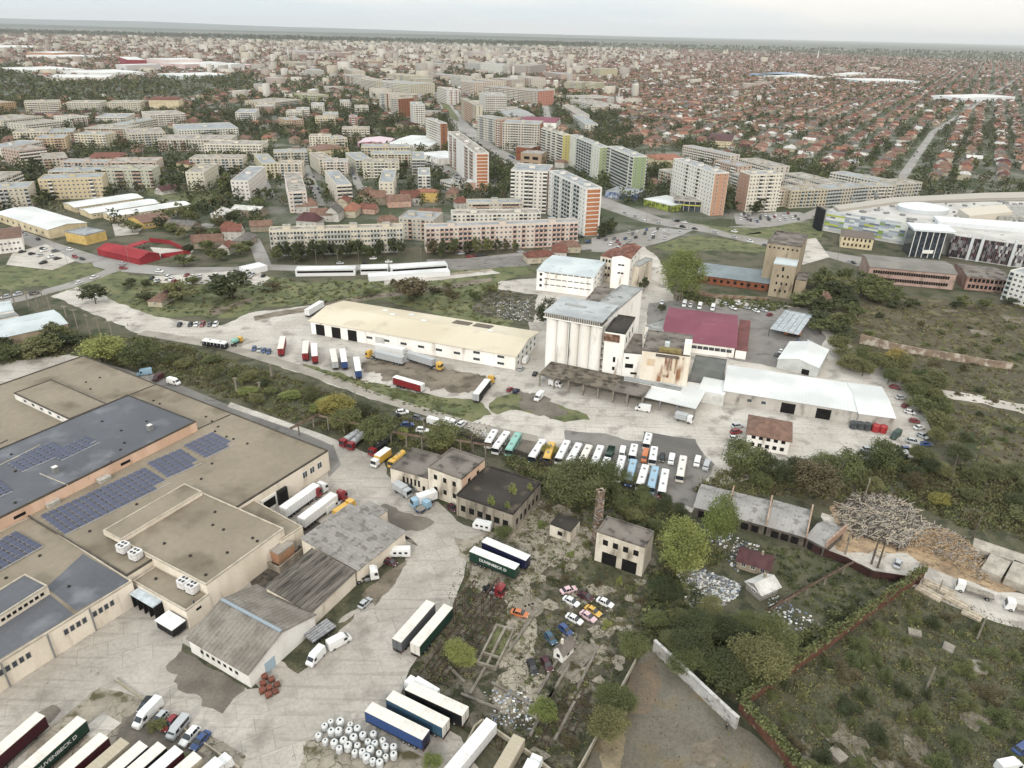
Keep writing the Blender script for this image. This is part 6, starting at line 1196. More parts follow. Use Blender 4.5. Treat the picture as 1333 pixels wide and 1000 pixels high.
# coaches and buses: top end, bottom end (the front)
BUS = [(644, 570, 635, 585, 'w', 0, 8.5, 'short white bus at the left end of the coach rows'), (659, 573, 645, 592, 'w', 0, 11.5, 'white bus second from the left end of the coach rows'), (674, 574, 662, 595, 't', 't', 11.5, 'turquoise bus in the left coach group'), (706, 583, 692, 604, 'w', 'n', 11.5, 'white bus with green lower body beside the yellow bush'),
  (718, 586, 711, 606, 'y', 'y', 10, 'yellow bus overgrown by a bush'), (738, 583, 726, 607, 'w', 0, 11.5, 'white bus, first of the four right of the yellow bus'), (753, 587, 739, 613, 'w', 0, 13, 'long white bus, second right of the yellow bus'), (766, 590, 755, 612, 'e', 0, 11.5, 'cream bus, third right of the yellow bus'), (781, 591, 772, 613, 'w', 0, 11.5, 'white bus, fourth right of the yellow bus'),
  (790, 606, 784, 622, 'w', 'k', 7.5, 'white minibus with dark sides by the tree'), (811, 598, 800, 636, 'w', 0, 12, 'white coach left of the light blue one'), (825, 604, 816, 640, 'l', 'b', 12, 'light blue coach with dark blue front'), (840, 613, 831, 643, 'w', 0, 11, 'white coach between the two light blue ones'), (853, 614, 845, 649, 'l', 0, 12, 'light blue coach beside the red-fronted one'), (866, 616, 859, 656, 'w', 'r', 12.5, 'white coach with red lower body'),
  (889, 600, 883, 634, 'e', 0, 12, 'cream coach standing alone at the right end'), (825, 589, 822, 602, 'w', 't', 7, 'small turquoise and white minibus behind the light blue coach'), (851, 591, 848, 609, 'w', 0, 8, 'white minibus right of the orange van'), (844, 573, 840, 588, 'w', 0, 7, 'white minibus behind the orange van')]
for x0, y0, x1, y1, c, s_, L_, lb in BUS: bus((x0, y0), (x1, y1), c, s_ or None, lb, L_)
van((841, 590), (837, 606), 'o', 'orange van among the minibuses', 6); truck((796, 588), (791, 602), 'n', 'n', 7, 'old green tipper lorry behind the coaches', 'tipper'); van((811, 588), (808, 600), 'w', 'white van behind the white coach', 5.2)
car((863, 592), (860, 606), 'k', 'suv', 'black car behind the coach rows'); van((875, 595), (872, 609), 'w', 'white van by the cream coach', 4.8, 2.1); van((909, 598), (905, 612), 'w', 'white van, left one of the pair near the yard corner', 4.8, 2.1, side=1); van((922, 603), (916, 617), 's', 'silver van, right one of the pair near the yard corner', 4.8, 2.1, side=1)
for x0, y0, x1, y1, s, r_, rc, lb in ((366, 468, 370, 447, 'r', 'e', 'r', 'red-ended trailer farthest left in front of the warehouse'), (398, 475, 400, 452, 'r', 'e', 'r', 'red-ended trailer, left one of the close pair'), (411, 478, 410, 456, 'r', 'w', 'r', 'red-ended trailer, right one of the close pair'), (438, 487, 433, 462, 's', 'e', 's', 'grey trailer left of the blue-ended pair'), (450, 487, 446, 462, 'b', 'w', 'b', 'blue-ended trailer beside the grey one'), (468, 498, 464, 474, 'b', 'w', 'b', 'blue-ended trailer standing on its own'),
   (527, 477, 490, 468, 's', 's', 's', 'long grey trailer behind the left yellow tractor'), (531, 469, 566, 480, 's', 's', 's', 'long grey trailer behind the right yellow tractor'), (489, 459, 528, 466, 'w', 'w', 'w', 'white trailer parked behind the grey ones'), (514, 502, 551, 513, 'r', 'w', 'w', 'white trailer with red swooshing side'), (617, 529, 637, 503, 'k', 'w', 's', 'black-sided trailer on the grass verge'), (402, 413, 418, 403, 'w', 'w', 'w', 'white trailer at the open left end of the warehouse')):
    trailer((x0, y0), (x1, y1), s, r_, lb, group=GW_, rearc=rc)
tractor((492, 469), (479, 466), 'y', 'yellow tractor at the left of the long grey trailers'); tractor((560, 479), (575, 483), 'y', 'yellow tractor at the right of the long grey trailers'); tractor((633, 507), (641, 498), 'y', 'yellow tractor of the black-sided trailer')
for k, (x, c) in enumerate(((331, 'b'), (338, 's'), (344, 'b'), (350, 'b'))): car((x - 2 + 4, 452 + k * 1.3), (x - 4 + 2, 460 + k * 1.3), c, 'hatch', ('dark blue hatchback, leftmost of the four by the yard edge', 'silver hatchback second of the four by the yard edge', 'blue hatchback third of the four by the yard edge', 'blue hatchback rightmost of the four by the yard edge')[k], 'four hatchbacks by the yard edge')
bus((298, 455), (264, 450), 'w', 'k', 'white and black bus beside the orange lorry at the left yard'); truck((302, 453), (315, 445), 'y', 't', 7, 'yellow lorry with a turquoise tank at the left yard', 'mixer')
for k, (x, c, ty, lb) in enumerate(((234, 'k', 'car', 'black saloon, leftmost of the row beside the left yard'), (248, 'k', 'hatch', 'black hatchback, second of the row beside the left yard'), (256, 'w', 'hatch', 'white hatchback in the row beside the left yard'), (264, 'r', 'suv', 'red car in the row beside the left yard'), (273, 'g', 'hatch', 'grey car in the row beside the left yard'), (281, 'w', 'suv', 'white car, right end of the row beside the left yard'))): car((x + 3, 421), (x - 3, 428), c, ty, lb, 'row of cars beside the left yard')
van((197, 487), (180, 490), 'l', 'light blue van in the lane behind the factory'); van((213, 491), (200, 499), 'm', 'dark red van with white roof in the lane behind the factory', 4.6, 2.2); van((217, 498), (237, 503), 'w', 'white van in the lane behind the factory')
for x0, y0, x1, y1, c, k, lb in ((515, 540, 533, 538, 'w', 'v', 'white estate in the scrap row'), (537, 545, 552, 549, 'g', 'c', 'dark grey car in the scrap row'), (555, 550, 577, 556, 'w', 'V', 'white panel van of the scrap row'), (578, 552, 596, 557, 'w', 'V', 'white van with dark windows of the scrap row'), (542, 562, 558, 563, 'w', 'c', 'white car below the scrap row'), (525, 556, 536, 555, 'b', 'c', 'small blue car below the scrap row'), (520, 543, 507, 548, 'k', 'c', 'black car at the left end of the scrap row'), (598, 557, 604, 552, 'w', 'c', 'white car at the right end of the scrap row')):
    (van if k == 'V' else car)((x0, y0), (x1, y1), c, **({'label': lb} if k == 'V' else {'ty': 'suv', 'label': lb}))
van((707, 515), (696, 525), 'w', 'white van on the strip of bare soil'); car((660, 512), (668, 506), 'r', 'hatch', 'red hatchback on the grass by the warehouse'); car((668, 514), (676, 508), 'd', 'hatch', 'dark blue hatchback on the grass by the warehouse')
van((848, 537), (825, 533), 'w', 'white van in front of the white canopy', 5.8, 2.6); truck((878, 546), (902, 552), 'w', 's', 6.5, 'white lorry with grey side by the canopy corner', H=3); car((675, 486), (681, 478), 's', 'hatch', 'silver car at the warehouse end wall'); van((681, 476), (688, 467), 'w', 'white van at the warehouse end wall'); van((712, 500), (734, 506), 'w', 'white van under the crumbling canopy'); car((694, 492), (699, 485), 'k', 'hatch', 'dark car at the left end of the crumbling canopy')
for x, y, c, k, lb in ((890, 399, 'w', 'v', 'white van left of the maroon hall’s back row'), (898, 400, 'w', 'c', 'white car in the row behind the maroon hall'), (910, 402, 'w', 'v', 'white van, middle of the row behind the maroon hall'), (927, 404, 'w', 'v', 'white van at the right of the row behind the maroon hall'), (861, 396, 'w', 'c', 'white car under the pale green tree')): (van if k == 'v' else car)((x + 2, y - 5), (x - 1, y + 4), c, label=lb)
truck((1041, 440), (1020, 436), 'o', 'o', 7.5, 'orange tank lorry beside the glass shelter', 'tank'); car((1013, 463), (1020, 455), 'w', 'hatch', 'white car left of the white gabled shed'); car((1008, 466), (1014, 460), 'g', 'hatch', 'grey car left of the white gabled shed'); car((950, 566), (966, 563), 'r', 'suv', 'red car beside the brown-roofed house'); car((950, 573), (962, 573), 'w', 'hatch', 'white car beside the brown-roofed house'); car((953, 558), (966, 556), 's', 'suv', 'silver car beside the brown-roofed house')
rr = random.Random(9)
for k, (x, y) in enumerate(((1172, 520), (1178, 530), (1184, 540), (1190, 550), (1196, 560), (1200, 570), (1188, 577), (1204, 582), (1180, 586), (1195, 592), (1165, 508), (972, 404), (984, 407), (994, 405), (1002, 410), (1040, 446), (1052, 448), (1064, 452), (945, 398), (954, 402), (962, 396), (1150, 590), (1130, 588))): car((x - 5, y + rr.uniform(-3, 3)), (x + 5, y + rr.uniform(-3, 3)), *(lambda c_: (c_, rr.choice(('car', 'suv', 'hatch')), CN[c_][0] + ' old car among the scrap cars'))(rr.choice('wsswkgbr')), 'scrap cars at the edge of the upper yard')
van((1170, 566), (1160, 574), 'n', 'green and white van at the corner of the white warehouse'); bus((1178, 598), (1135, 596), 'w', 'k', 'white bus half hidden behind trees below the red tanks'); car((1165, 743), (1171, 730), 's', 'car', 'silver saloon on the sawmill lane'); truck((1287, 781), (1247, 768), 'w', 'g', 8.5, 'white flatbed lorry on the sawmill lane', 'flat'); truck((1352, 804), (1312, 793), 'w', 'g', 8.5, 'white flatbed lorry at the right edge of the lane', 'flat')
car((1318, 985), (1340, 970), 'b', 'suv', 'dark blue car at the right edge below the field'); van((1300, 1005), (1325, 1000), 'w', 'white van cut by the bottom right edge')
# silver vats
VAT = mat('steel_vat', 'c9cbcb', 'b2b4b4', scale=1.2, rough=.4, fine=.08); VATL = mat('vat_lid', 'd9dad8', 'c4c5c3', scale=2, fine=.05)
proto = None; pts = []
rr = random.Random(21); poly = world_poly([(416, 952), (430, 941), (450, 945), (474, 956), (503, 967), (518, 979), (512, 994), (496, 1000), (470, 992), (438, 982), (414, 966)])
for _ in range(6000):
    if len(pts) >= 36: break
    q = sample(poly, 1, rr)
    if q and all(math.hypot(q[0][0] - p[0], q[0][1] - p[1]) > 1.42 for p in pts): pts.append(q[0])
for (x, y) in pts:
    if proto is None:
        proto = t = thing('steel_vat', 'round silver steel vat with a pale lid', 'vat', (x, y, .19), 0, 'silver vats in front of the blue trailers')
        b = MB(); b.tube((0, 0, .15), (0, 0, 1.4), .74, .74, VAT, 18); b.build('drum', t); b = MB(); b.tube((0, 0, 1.4), (0, 0, 1.62), .72, .6, VATL, 18); b.tube((0, 0, 1.62), (0, 0, 1.72), .2, .2, CHS, 8); b.build('lid', t)
        for a in (0, 2.1, 4.2): b = MB(); b.tube((.7 * math.cos(a), .7 * math.sin(a), 0), (.7 * math.cos(a), .7 * math.sin(a), .2), .06, .06, CHS, 6); b.build('foot', t)
    else: c = copy_tree(proto); c.location = (x, y, .19); c.rotation_euler.z = rr.uniform(0, 6); c.scale = [rr.uniform(.75, 1.1)] * 3; THINGS.append((c, 'round silver steel vat with a pale lid', None))
BRP = mat('stacked_brick', '9a5c48', '874e3e', scale=.8, stripes=(2, .3, .7), fine=.15)
for k, (x, y) in enumerate(((345, 884), (354, 887), (361, 893), (343, 893), (351, 898), (359, 902), (342, 902), (350, 907))):
    p = P(x, y); t = thing('brick_pallet', 'pallet of red bricks beside the gabled shed', 'brick pallet', (p.x, p.y, .19), .6, 'brick pallets beside the gabled shed'); b = MB(); b.box(-.6, -.55, .15, .6, .55, 1.0 - .2 * (k % 3), BRP); b.build('bricks', t); b = MB(); b.box(-.62, -.6, 0, .62, .6, .15, SLP); b.build('pallet', t)
# people: one skinned body each
def person(x, y, label, top, legs_, rz=0):
    p = P(x, y); V = [(0, 0, .95), (0, 0, 1.2), (0, 0, 1.45), (0, 0, 1.55), (0, .02, 1.7), (-.1, 0, .9), (-.13, .05, .5), (-.13, 0, .06), (.1, 0, .9), (.13, -.1, .5), (.13, -.18, .06), (-.2, 0, 1.42), (-.26, .05, 1.13), (-.24, .16, .88), (.2, 0, 1.42), (.26, -.05, 1.13), (.24, .05, .88), (-.13, .14, .03), (.13, -.04, .03)]
    Ed = [(0, 1), (1, 2), (2, 3), (3, 4), (0, 5), (5, 6), (6, 7), (0, 8), (8, 9), (9, 10), (2, 11), (11, 12), (12, 13), (2, 14), (14, 15), (15, 16), (7, 17), (10, 18)]; rad = [.14, .14, .15, .06, .1, .1, .07, .045, .1, .07, .045, .07, .05, .04, .07, .05, .04, .04, .04]
    me = bpy.data.meshes.new('person'); me.from_pydata(V, Ed, []); o = bpy.data.objects.new('tmp', me); COL.objects.link(o); md = o.modifiers.new('s', 'SKIN'); me.skin_vertices.new() if not me.skin_vertices else None
    for i, r_ in enumerate(rad): me.skin_vertices[0].data[i].radius = (r_, r_ * .8); 
    me.skin_vertices[0].data[0].use_root = True; o.modifiers.new('u', 'SUBSURF').levels = 1
    bpy.context.view_layer.update(); m2 = bpy.data.meshes.new_from_object(o.evaluated_get(bpy.context.evaluated_depsgraph_get())); bpy.data.objects.remove(o)
    for m_ in (mat('cloth_' + top, top), mat('cloth_' + legs_, legs_), mat('skin', 'c09a80'), mat('hair_dark', '3a2f28')): m2.materials.append(m_)
    for f in m2.polygons: z = f.center.z; f.material_index = 3 if z > 1.74 else 2 if z > 1.5 or (abs(f.center.x) > .2 and z < .95) else 0 if z > .92 else 1
    o = link('person', m2, None, (p.x, p.y, .19), rz); tag(o, label, 'person')
person(1167, 719, 'person in dark clothes standing by the stacked planks on the lane', '2b2e38', '26272c', .4); person(1103, 705, 'person in a grey jacket at the sawmill gate, left of another', '6a6d72', '33343a', 1.2); person(1109, 703, 'person in dark blue at the sawmill gate, right of another', '2d3a55', '2c2d33', 2.2); person(167, 426, 'person in black walking along the pale road at the left', '1f2024', '222226', -.8)
person(945, 951, 'person in dark clothes on the gravel lot near the pale wall', '303338', '2a2b30', .3)
# ---------------------------------------------------------------- blocks of flats; roof corners (near left, near right, far edge) and height
def B_(lb, A, B, C, h, wc='cfc7b2', **k): return block(lb, A, B, C, h, wc, **k)
D1 = dict(detail=1)
B_('long cream five-storey block behind the white market halls, the left one', (350, 301), (524, 296.5), (358, 296), 15.5, 'd3c6a8', huts=4, bays=40, **D1)
B_('grey cream block with an open stair bay between the two long front blocks', (519, 284), (565, 287), (567, 277), 14, 'c2b7a2', bays=8, **D1)
B_('long pink-striped five-storey block behind the row of trees', (554, 297), (753, 289.5), (559, 292), 15.5, 'd8c0ae', balcm=mat('balcony_pinkish', 'c98f80', 'd8b9a8', scale=.4), balc=.8, huts=3, bays=34, **D1)
B_('low white three-storey block just behind the pink-striped one', (589, 280), (704, 278), (594, 274), 10.5, 'd6d1c4', huts=2, bays=20, **D1)
B_('cream four-storey block behind the low white one', (609, 265), (681, 264), (612, 260), 12, 'c9bda2', huts=1, bays=13, **D1)
B_('white tower block with two brown-banded stripes, left of the orange-ended slab', (665, 222), (713, 224.5), (669, 213), 31, 'd4d0c6', end_bands=False, ends='b07a58', huts=1, bays=8, balc=.3, **D1)
B_('white eleven-storey slab with an orange banded end, the nearest one', (715, 223), (763, 246), (786, 246), 32, 'd5d4d0', ends='c4845c', end_bands=True, huts=3, bays=13, balcm=BALC[2], **D1)
B_('white eleven-storey slab with an orange banded end beside the boulevard', (583, 172), (619, 200), (637, 200), 31, 'd5d4d0', ends='c4845c', end_bands=True, huts=3, bays=12, **D1)
B_('pale eleven-storey slab with lime end walls beside the green one', (742, 176), (781, 192), (793, 192), 30, 'cfd2c2', ends='a9b489', huts=2, bays=12, balcm=BALC[2], **D1)
B_('pale eleven-storey slab with green end walls facing the blue shop', (792, 191), (825, 204.5), (843, 204.5), 31, 'cdd1c4', ends='98aa7b', huts=2, bays=12, balcm=BALC[2], **D1)
B_('pale slab with a yellow end wall in the boulevard row', (705, 167), (733, 176), (743, 176), 30, 'cfcab8', ends='c4b863', huts=2, bays=9, **D1)
B_('white slab with twin salmon end walls behind the round glass showroom', (877, 207), (931, 226), (951, 226), 32, 'd6d1c8', ends='c89878', huts=3, bays=15, **D1)
B_('cream ten-storey block with salmon end facing the car park', (977, 228), (1019, 227), (967, 223), 29, 'd9cdb4', ends='b98d72', huts=2, bays=10, **D1)
for lb, A, B, C, h, wc in (('yellow four-storey block, the widest of the left quarter', (49, 234.5), (132, 231.5), (51, 228), 15.5, 'd9bf7f'), ('green-tinted block right of the wide yellow one', (132, 221), (198, 221), (134, 216), 15, 'bcc1a0'), ('beige block cut by the left edge above the white hall', (-30, 248), (36, 245), (-28, 240), 14, 'cdbf9f'),
    ('block end-on with solar panels on its grey roof', (241, 225), (265, 225), (266, 213), 15, 'd0c8a8'), ('white block end-on with a long grey roof, by the meadow', (300, 236), (323, 236), (320, 217), 15, 'd3cdc6'), ('pink-banded block end-on behind the steep-roofed houses', (375, 251), (399, 250), (389, 225), 15, 'd6c3b6'),
    ('cream block end-on above the orange-roofed houses', (438, 242), (458, 241), (445, 222), 15, 'd5c8ad'), ('cream block end-on right of the car-lined lane', (493, 238), (512, 238), (499, 221), 15, 'd5c9ab'), ('white block with a grey-blue roof beside the small car park', (544, 229), (560, 229), (548, 219), 16, 'd3cfc5'),
    ('pink four-storey block behind the pale green one', (77, 211), (140, 212), (79, 207), 12, 'cdaf98'), ('salmon-panelled block right of the pink one', (140, 211.5), (203, 211), (142, 206), 12, 'd2b29c'), ('low grey block in front of the pink ones', (62, 224), (130, 223), (63, 219), 10, 'c0bba8'), ('pale block with a wedge-shaped grey roof at the left edge', (-8, 238), (28, 224), (-12, 224), 14, 'cabfa6'),
    ('beige block beside the red hipped roof', (246, 207), (315, 207), (248, 202), 13, 'cdc1a6'), ('pinkish block behind the end-on cream block', (420, 211), (452, 211), (422, 207), 13, 'd3beaa'), ('long cream-green block in the middle quarter', (472, 212), (519, 212), (474, 207), 14, 'c8c5a3'), ('grey-roofed cream block beside the small supermarket', (536, 208), (553, 208), (548, 198), 14, 'cbc8ab'), ('cream block with a corner wing near the tree-lined lane', (360, 213.5), (392, 213.5), (361, 209), 13, 'd4c39f')):
    B_(lb, A, B, C, h, wc, detail=1, huts=1)
MID = '''4,158,57,152,18,149,14,c9bfa0|33,163,83,158,45,157,13,c8c4ae|93,154,116,152,97,149,13,d3cfc2|124,153,163,153,126,148,12,cfc8b4|160,163,205,155,165,158,13,c6bea8|16,173,60,172,20,168,14,d6cba8|60,173,95,172,62,168,13,b9b79b|110,167,163,168,120,162,13,c2bda8|96,175,136,176,98,171,14,d6c9a2|167,175,215,173,170,168,14,cfc3a6|45,181,84,180,48,176,13,d9b478|5,194,55,184,-1,188,12,cfcabc|24,197,60,193,30,190,15,c9a290|56,207,88,205,60,200,13,c4b7a0|-8,135,20,133,-8,130,14,dba35e|31,134,78,133,31,131,16,cfc5a2|86,134,130,134,88,131,15,cfc8b0|139,134,181,134,141,131,15,cdc3a4|195,150,241,148,198,145,14,d6cdbb|306,147,332,147,308,142,13,cfc9bb|333,138,356,138,334,134,12,cfc9bd|358,134,393,130,360,127,13,c8b793|232,170,310,167,235,162,11,cfd0bf|205,182,300,182,208,176,12,c7c0ae|265,188,340,189,270,183,12,d8d0b8|341,214,361,213,340,201,13,d3c493|356,199,400,198,358,195,12,c5bba2|415,208,434,207,430,198,13,cfc3a8|463,209,485,208,480,198,13,c9c6a8|483,201,535,201,485,197,13,c9c8a8|470,192,533,192,472,188,12,d6bf8e|445,168,481,168,447,165,12,c9bba0|454,153,465,153,455,150,14,c98f84|402,125,428,124,403,121,12,b9bf7a|443,133,456,133,444,130,14,cfc5ae|372,146,392,146,374,143,12,d0cab8|385,143,402,143,386,140,12,cfc9b5|405,137,422,137,406,134,12,d2cdbf|420,149,440,149,421,146,12,c6bfae|373,157,395,156,374,153,13,d4a878|410,154,436,154,411,151,12,d9c28e|462,140,480,140,463,137,12,c6c0b0|402,178,430,178,404,175,13,d8cdb2|433,181,452,180,434,177,12,d5c9a0|1013,249,1031,248,1015,244,13,c9b49a|1031,249,1078,247,1034,242,14,c9b88f|1078,247,1131,243,1080,240,14,c3b8a0|1132,243,1166,242,1134,238,14,c6bda6|1167,240,1201,238,1170,233,15,bdb59f|1022,226,1080,241,1092,237,12,bdb6a6|1081,225,1160,240,1167,236,13,c9c4b2|1020,234,1064,246,1072,243,12,bfb0a0|889,190,951,203,958,201,16,cdbcae|930,209,961,217,971,214,14,d0a890|962,207,1003,218,1013,213,14,cabfae|858,221,876,226,884,222,12,c3c0b0|952,226,965,231,972,228,14,b8b1a2|573,235,590,240,600,236,6,c9c5bc|640,139,664,141,642,137,12,c9c5bc|742,130,778,138,790,134,9,c9c6bd|732,137,752,150,762,147,10,c5c2b8|745,150,762,162,772,158,9,c8c5bb|768,139,786,140,770,136,10,d3bb93|760,128,800,127,762,124,9,c9c6bd'''
TOW = '''538,137,553,137,540,133,31,d3d0c6,|554,154,573,161,580,160,30,cfc8ba,a86f4c|493,121,503,122,510,120,28,c9c0ae,a9744e|508,128,518,129,524,126,28,c9b8a0,a86b48|520,124,544,123,522,121,28,d1c5ac,|632,124,660,124,634,121,31,d2cdc0,|600,128,620,138,624,136,28,cac0a0,|621,151,645,155,647,152,28,c6c0ae,|645,156,653,157,655,152,30,d0a184,c98f70|654,160,703,162,656,156,30,c5bba8,b9794f|584,117,597,117,585,114,26,d9d4d0,|570,114,583,118,590,115,24,c5c0b0,|630,113,655,115,632,111,26,b8a590,b3795a|655,115,676,117,657,112,26,c4a890,c58a66|676,117,700,119,678,114,26,bfae98,d2917a|615,103,640,106,618,101,26,d3bfa4,|586,98,600,100,588,96,28,c9c6bd,|600,106,616,108,602,103,27,cdb5a0,|640,102,665,104,642,100,24,c7b7a2,|665,99,692,102,667,97,24,cdbfae,|605,82,625,83,606,80,26,b9bab9,|625,83,642,84,626,81,26,b7b6b2,|642,85,654,86,643,83,26,c9c0b4,|654,85,663,85,655,82,30,d8d3c6,|663,85,690,86,664,82,28,b9ada4,|446,97,460,100,462,96,22,cfc3ac,|456,99,472,103,474,99,22,d3c8b2,|470,103,490,106,492,101,22,cabf9f,|488,103,504,105,490,101,22,cfcab9,|497,106,512,108,514,104,24,cdc8ba,|512,108,534,110,514,104,26,cdc3a2,|534,102,546,103,535,100,24,c5c29e,|447,89,458,93,460,88,20,cdbfa4,|503,96,533,99,505,94,22,d6c89c,|735,107,757,108,737,105,20,c0bb8d,|757,108,775,109,759,106,18,c6c08d,|709,94,731,97,712,92,18,cba58a,|770,89,781,90,771,87,24,cabd86,|600,67,615,68,601,65,24,cfb9ac,|601,60,614,61,602,59,24,d3c0b4,|540,83,562,84,541,81,14,c9c3ae,|488,80,498,80,489,79,18,dba26c,|660,61,682,61,661,60,26,b6aaa2,|400,68,425,68,401,66,18,c7b1a6,|418,68,436,69,419,67,18,c99f8c,|480,60,502,60,481,59,14,d8c8bd,|385,66,402,66,386,65,18,b3b6bb,|382,82,402,82,383,80,16,cdbd94,|405,92,422,92,406,90,16,c7bfb0,|560,96,584,98,562,95,14,c9c5ba,'''
for rw in MID.split('|'):
    v = rw.split(','); n = [float(q) for q in v[:7]]; cm = {'d': 'pale', 'c': 'cream', 'b': 'greyish'}[v[7][0]]
    B_(f'{cm} {"low" if n[6] < 11 else "five-storey"} block of flats', (n[0], n[1]), (n[2], n[3]), (n[4], n[5]), n[6], v[7], huts=1)
for rw in TOW.split('|'):
    v = rw.split(','); n = [float(q) for q in v[:7]]; cm = {'d': 'pale', 'c': 'cream', 'b': 'grey'}[v[7][0]]
    B_(f'{cm} tower block', (n[0], n[1]), (n[2], n[3]), (n[4], n[5]), n[6], v[7], ends=v[8] or None, huts=1, name='tower_block')
# ---- special buildings of the town
CRW = mat('bright_cream', 'd8c8a4', 'c9b890', scale=.2); REDM = mat('bright_red_sheet', 'b8303a', 'a82a34', scale=.08, stripes=(0, 1, .93), fine=.04)
TG = 'buildings around the left junction'
shed('red_hall', 'bright red gabled hall at the road junction', (126, 324), (181, 337), (208, 330), 3.8, REDM, REDM, 'gable', 2.2, over=.2, group=TG)
wall_run('red_fence', 'bright red enclosure wall behind the red hall', [(210, 336), (248, 331), (222, 318), (195, 315)], 2.6, .3, REDM)
canopy('red-edged shelter along the back of the red enclosure', (170, 322), (196, 314), (192, 311), 3.5, REDM, 5, group='red shelters')
shed('yellow_box_building', 'square yellow building with grey flat roof beside the red hall', (84, 302), (110, 307), (135, 300), 6, mat('plaster_yellow', '0'), ROOFG, par=.4, group=TG)
shed('white_hall', 'wide pale-roofed hall behind the yellow building', (-6, 277), (62, 299), (107, 288), 6, CRW, WHR, 'gable', 1.5, over=.3, group=TG, wins=[(0, 8, 2, 1.6, [2], 4, 4, 'g')])
for A, B, C, lb in (((97, 270), (186, 257), (84, 264), 'first long white-roofed barrack from the yellow block'), ((118, 278), (208, 264), (106, 272), 'second long white-roofed barrack'), ((146, 282), (248, 266), (140, 276), 'third long white-roofed barrack, nearest the brown-roofed house')): shed('barrack', lb, A, B, C, 4, CRW, WHR, 'gable', 1.2, over=.4, group='long white-roofed barracks', wins=[(0, 18, 1.4, 1.2, [1.6], 1, 1, 'w')])
shed('villa', 'brown-roofed yellow building in front of the barracks', (186, 290), (222, 284), (181, 280), 4.5, mat('plaster_yellow', '0'), TILE['b'], 'gable', 2, over=.6, group=TG, wins=[(0, 7, 1.4, 1.4, [1.5], 1, 1, 'w')])
shed('white_house', 'white three-storey house at the left edge beside the car lot', (-12, 312), (27, 308), (-8, 298), 9, WHITEW, TILE['b'], 'gable', 2, over=.5, hip=5, group=TG, wins=[(0, 6, 1.3, 1.3, [1.5, 5], 1, 1, 'w')])
shed('warehouse', 'beige warehouse with pale roof at the left edge', (-40, 449), (88, 421), (66, 404), 4.6, mat('beige_block', 'b7a48a', 'a99579', scale=.2), BLR, 'gable', 1.2, over=.2, group=TG)
shed('warehouse', 'small white-roofed building above the beige warehouse', (-30, 412), (18, 404), (10, 392), 5, WHITEW, BLR, par=.2, group=TG, wins=[(0, 6, 1.3, 1, [2.4], 1, 1, 'g')])
shed('warehouse_office', 'pale wing with a row of windows left of the beige warehouse roof', (-40, 424), (24, 410), (14, 404), 4, WHITEW, GRYR, par=.2, group=TG)
for A, B, C, lb in (((384, 352), (462, 351), (386, 347), 'white market hall with a window band, left of the three'), ((469, 350), (505, 349), (470, 345), 'white market hall with a window band, short middle one'), ((509, 350), (583, 345), (510, 344.5), 'white market hall with a window band, right of the three')):
    s_ = shed('market_hall', lb, A, B, C, 3.6, mat('market_white', 'dcdcdc'), WHR, par=.25, group='white market halls', wins=[(0, 12 if '509' not in str(A) else 14, 2.6, 1.2, [1.9], 1, 1, 'dark')])
shed('market_canopy', 'white canvas stall roof in front of the market halls', (480, 361), (586, 354), (482, 356), 2.6, mat('market_white', '0'), WHR, par=0, group='white market halls')
shed('market_canopy', 'white stall roof at the left end of the market', (322, 352), (348, 346), (318, 346), 3, mat('market_white', '0'), WHR, par=0, group='white market halls')
shed('shop', 'supermarket with white roof and lime green front', (838, 259), (874, 268), (870, 255), 5, mat('lime_front', 'a6b83c', '6c7030', scale=.3, stripes=(0, 2.4, .4)), WHR, par=.3, group='shops by the boulevard')
shed('shop', 'flat blue and white shop beside the lime green supermarket', (788, 249), (826, 254), (829, 246), 5, mat('blue_front', '4a68a6', 'b9c3d2', scale=.3, stripes=(0, 2.2, .8)), ROOFG, par=.3, group='shops by the boulevard')
t = thing('showroom', 'curved glass showroom with a yellow band round its front', 'showroom', (*P(902, 272, 0).to_2d(), 0), -.1, 'shops by the boulevard'); pr = [(-16, -6), (-6, -9), (6, -9.5), (16, -6), (17, 6), (-15, 8)]
b = MB(); b.prism(pr, 0, 7.5, GLASS); b.build('glass_wall', t); b = MB(); b.prism([(x * 1.03, y * 1.03) for x, y in pr], 4.2, 5.0, mat('yellow_band', 'c9c432')); b.build('band', t); b = MB(); b.prism([(x * 1.05, y * 1.05) for x, y in pr], 7.5, 8.3, mat('pale_ring', 'c0b6a6'), ROOFT); b.build('roof', t)
for k in range(9):
    f = k / 8 * 3; i = min(2, int(f)); g = f - i; x = (pr[i][0] * (1 - g) + pr[i + 1][0] * g) * 1.02; y = (pr[i][1] * (1 - g) + pr[i + 1][1] * g) * 1.02; b = MB(); b.box(x - .2, y - .2, 0, x + .2, y + .2, 7.5, mat('pale_ring', '0')); b.build('mullion', t)
FOOT.append((t.location.x - 17, t.location.y - 10, 0, 34, 20))
shed('supermarket', 'white flat supermarket with a grey rear roof in the middle quarter', (545, 199), (572, 207), (575, 195), 6, WHITEW, WHR, par=.2, group='town halls and shops'); shed('supermarket', 'large pale-roofed market hall beside the pink-fronted shop', (505, 187), (560, 190), (556, 177), 7, WHITEW, WHR, 'gable', 1, over=.3, group='town halls and shops')
shed('pink_shop', 'shop with a white and pink gabled front', (465, 186), (505, 187), (468, 179), 6, mat('pink_front', 'c0688c', 'd0b4c0', scale=.2), mat('pale_pink_roof', 'cfb9c0'), 'gable', 2, over=.2, along='y', group='town halls and shops')
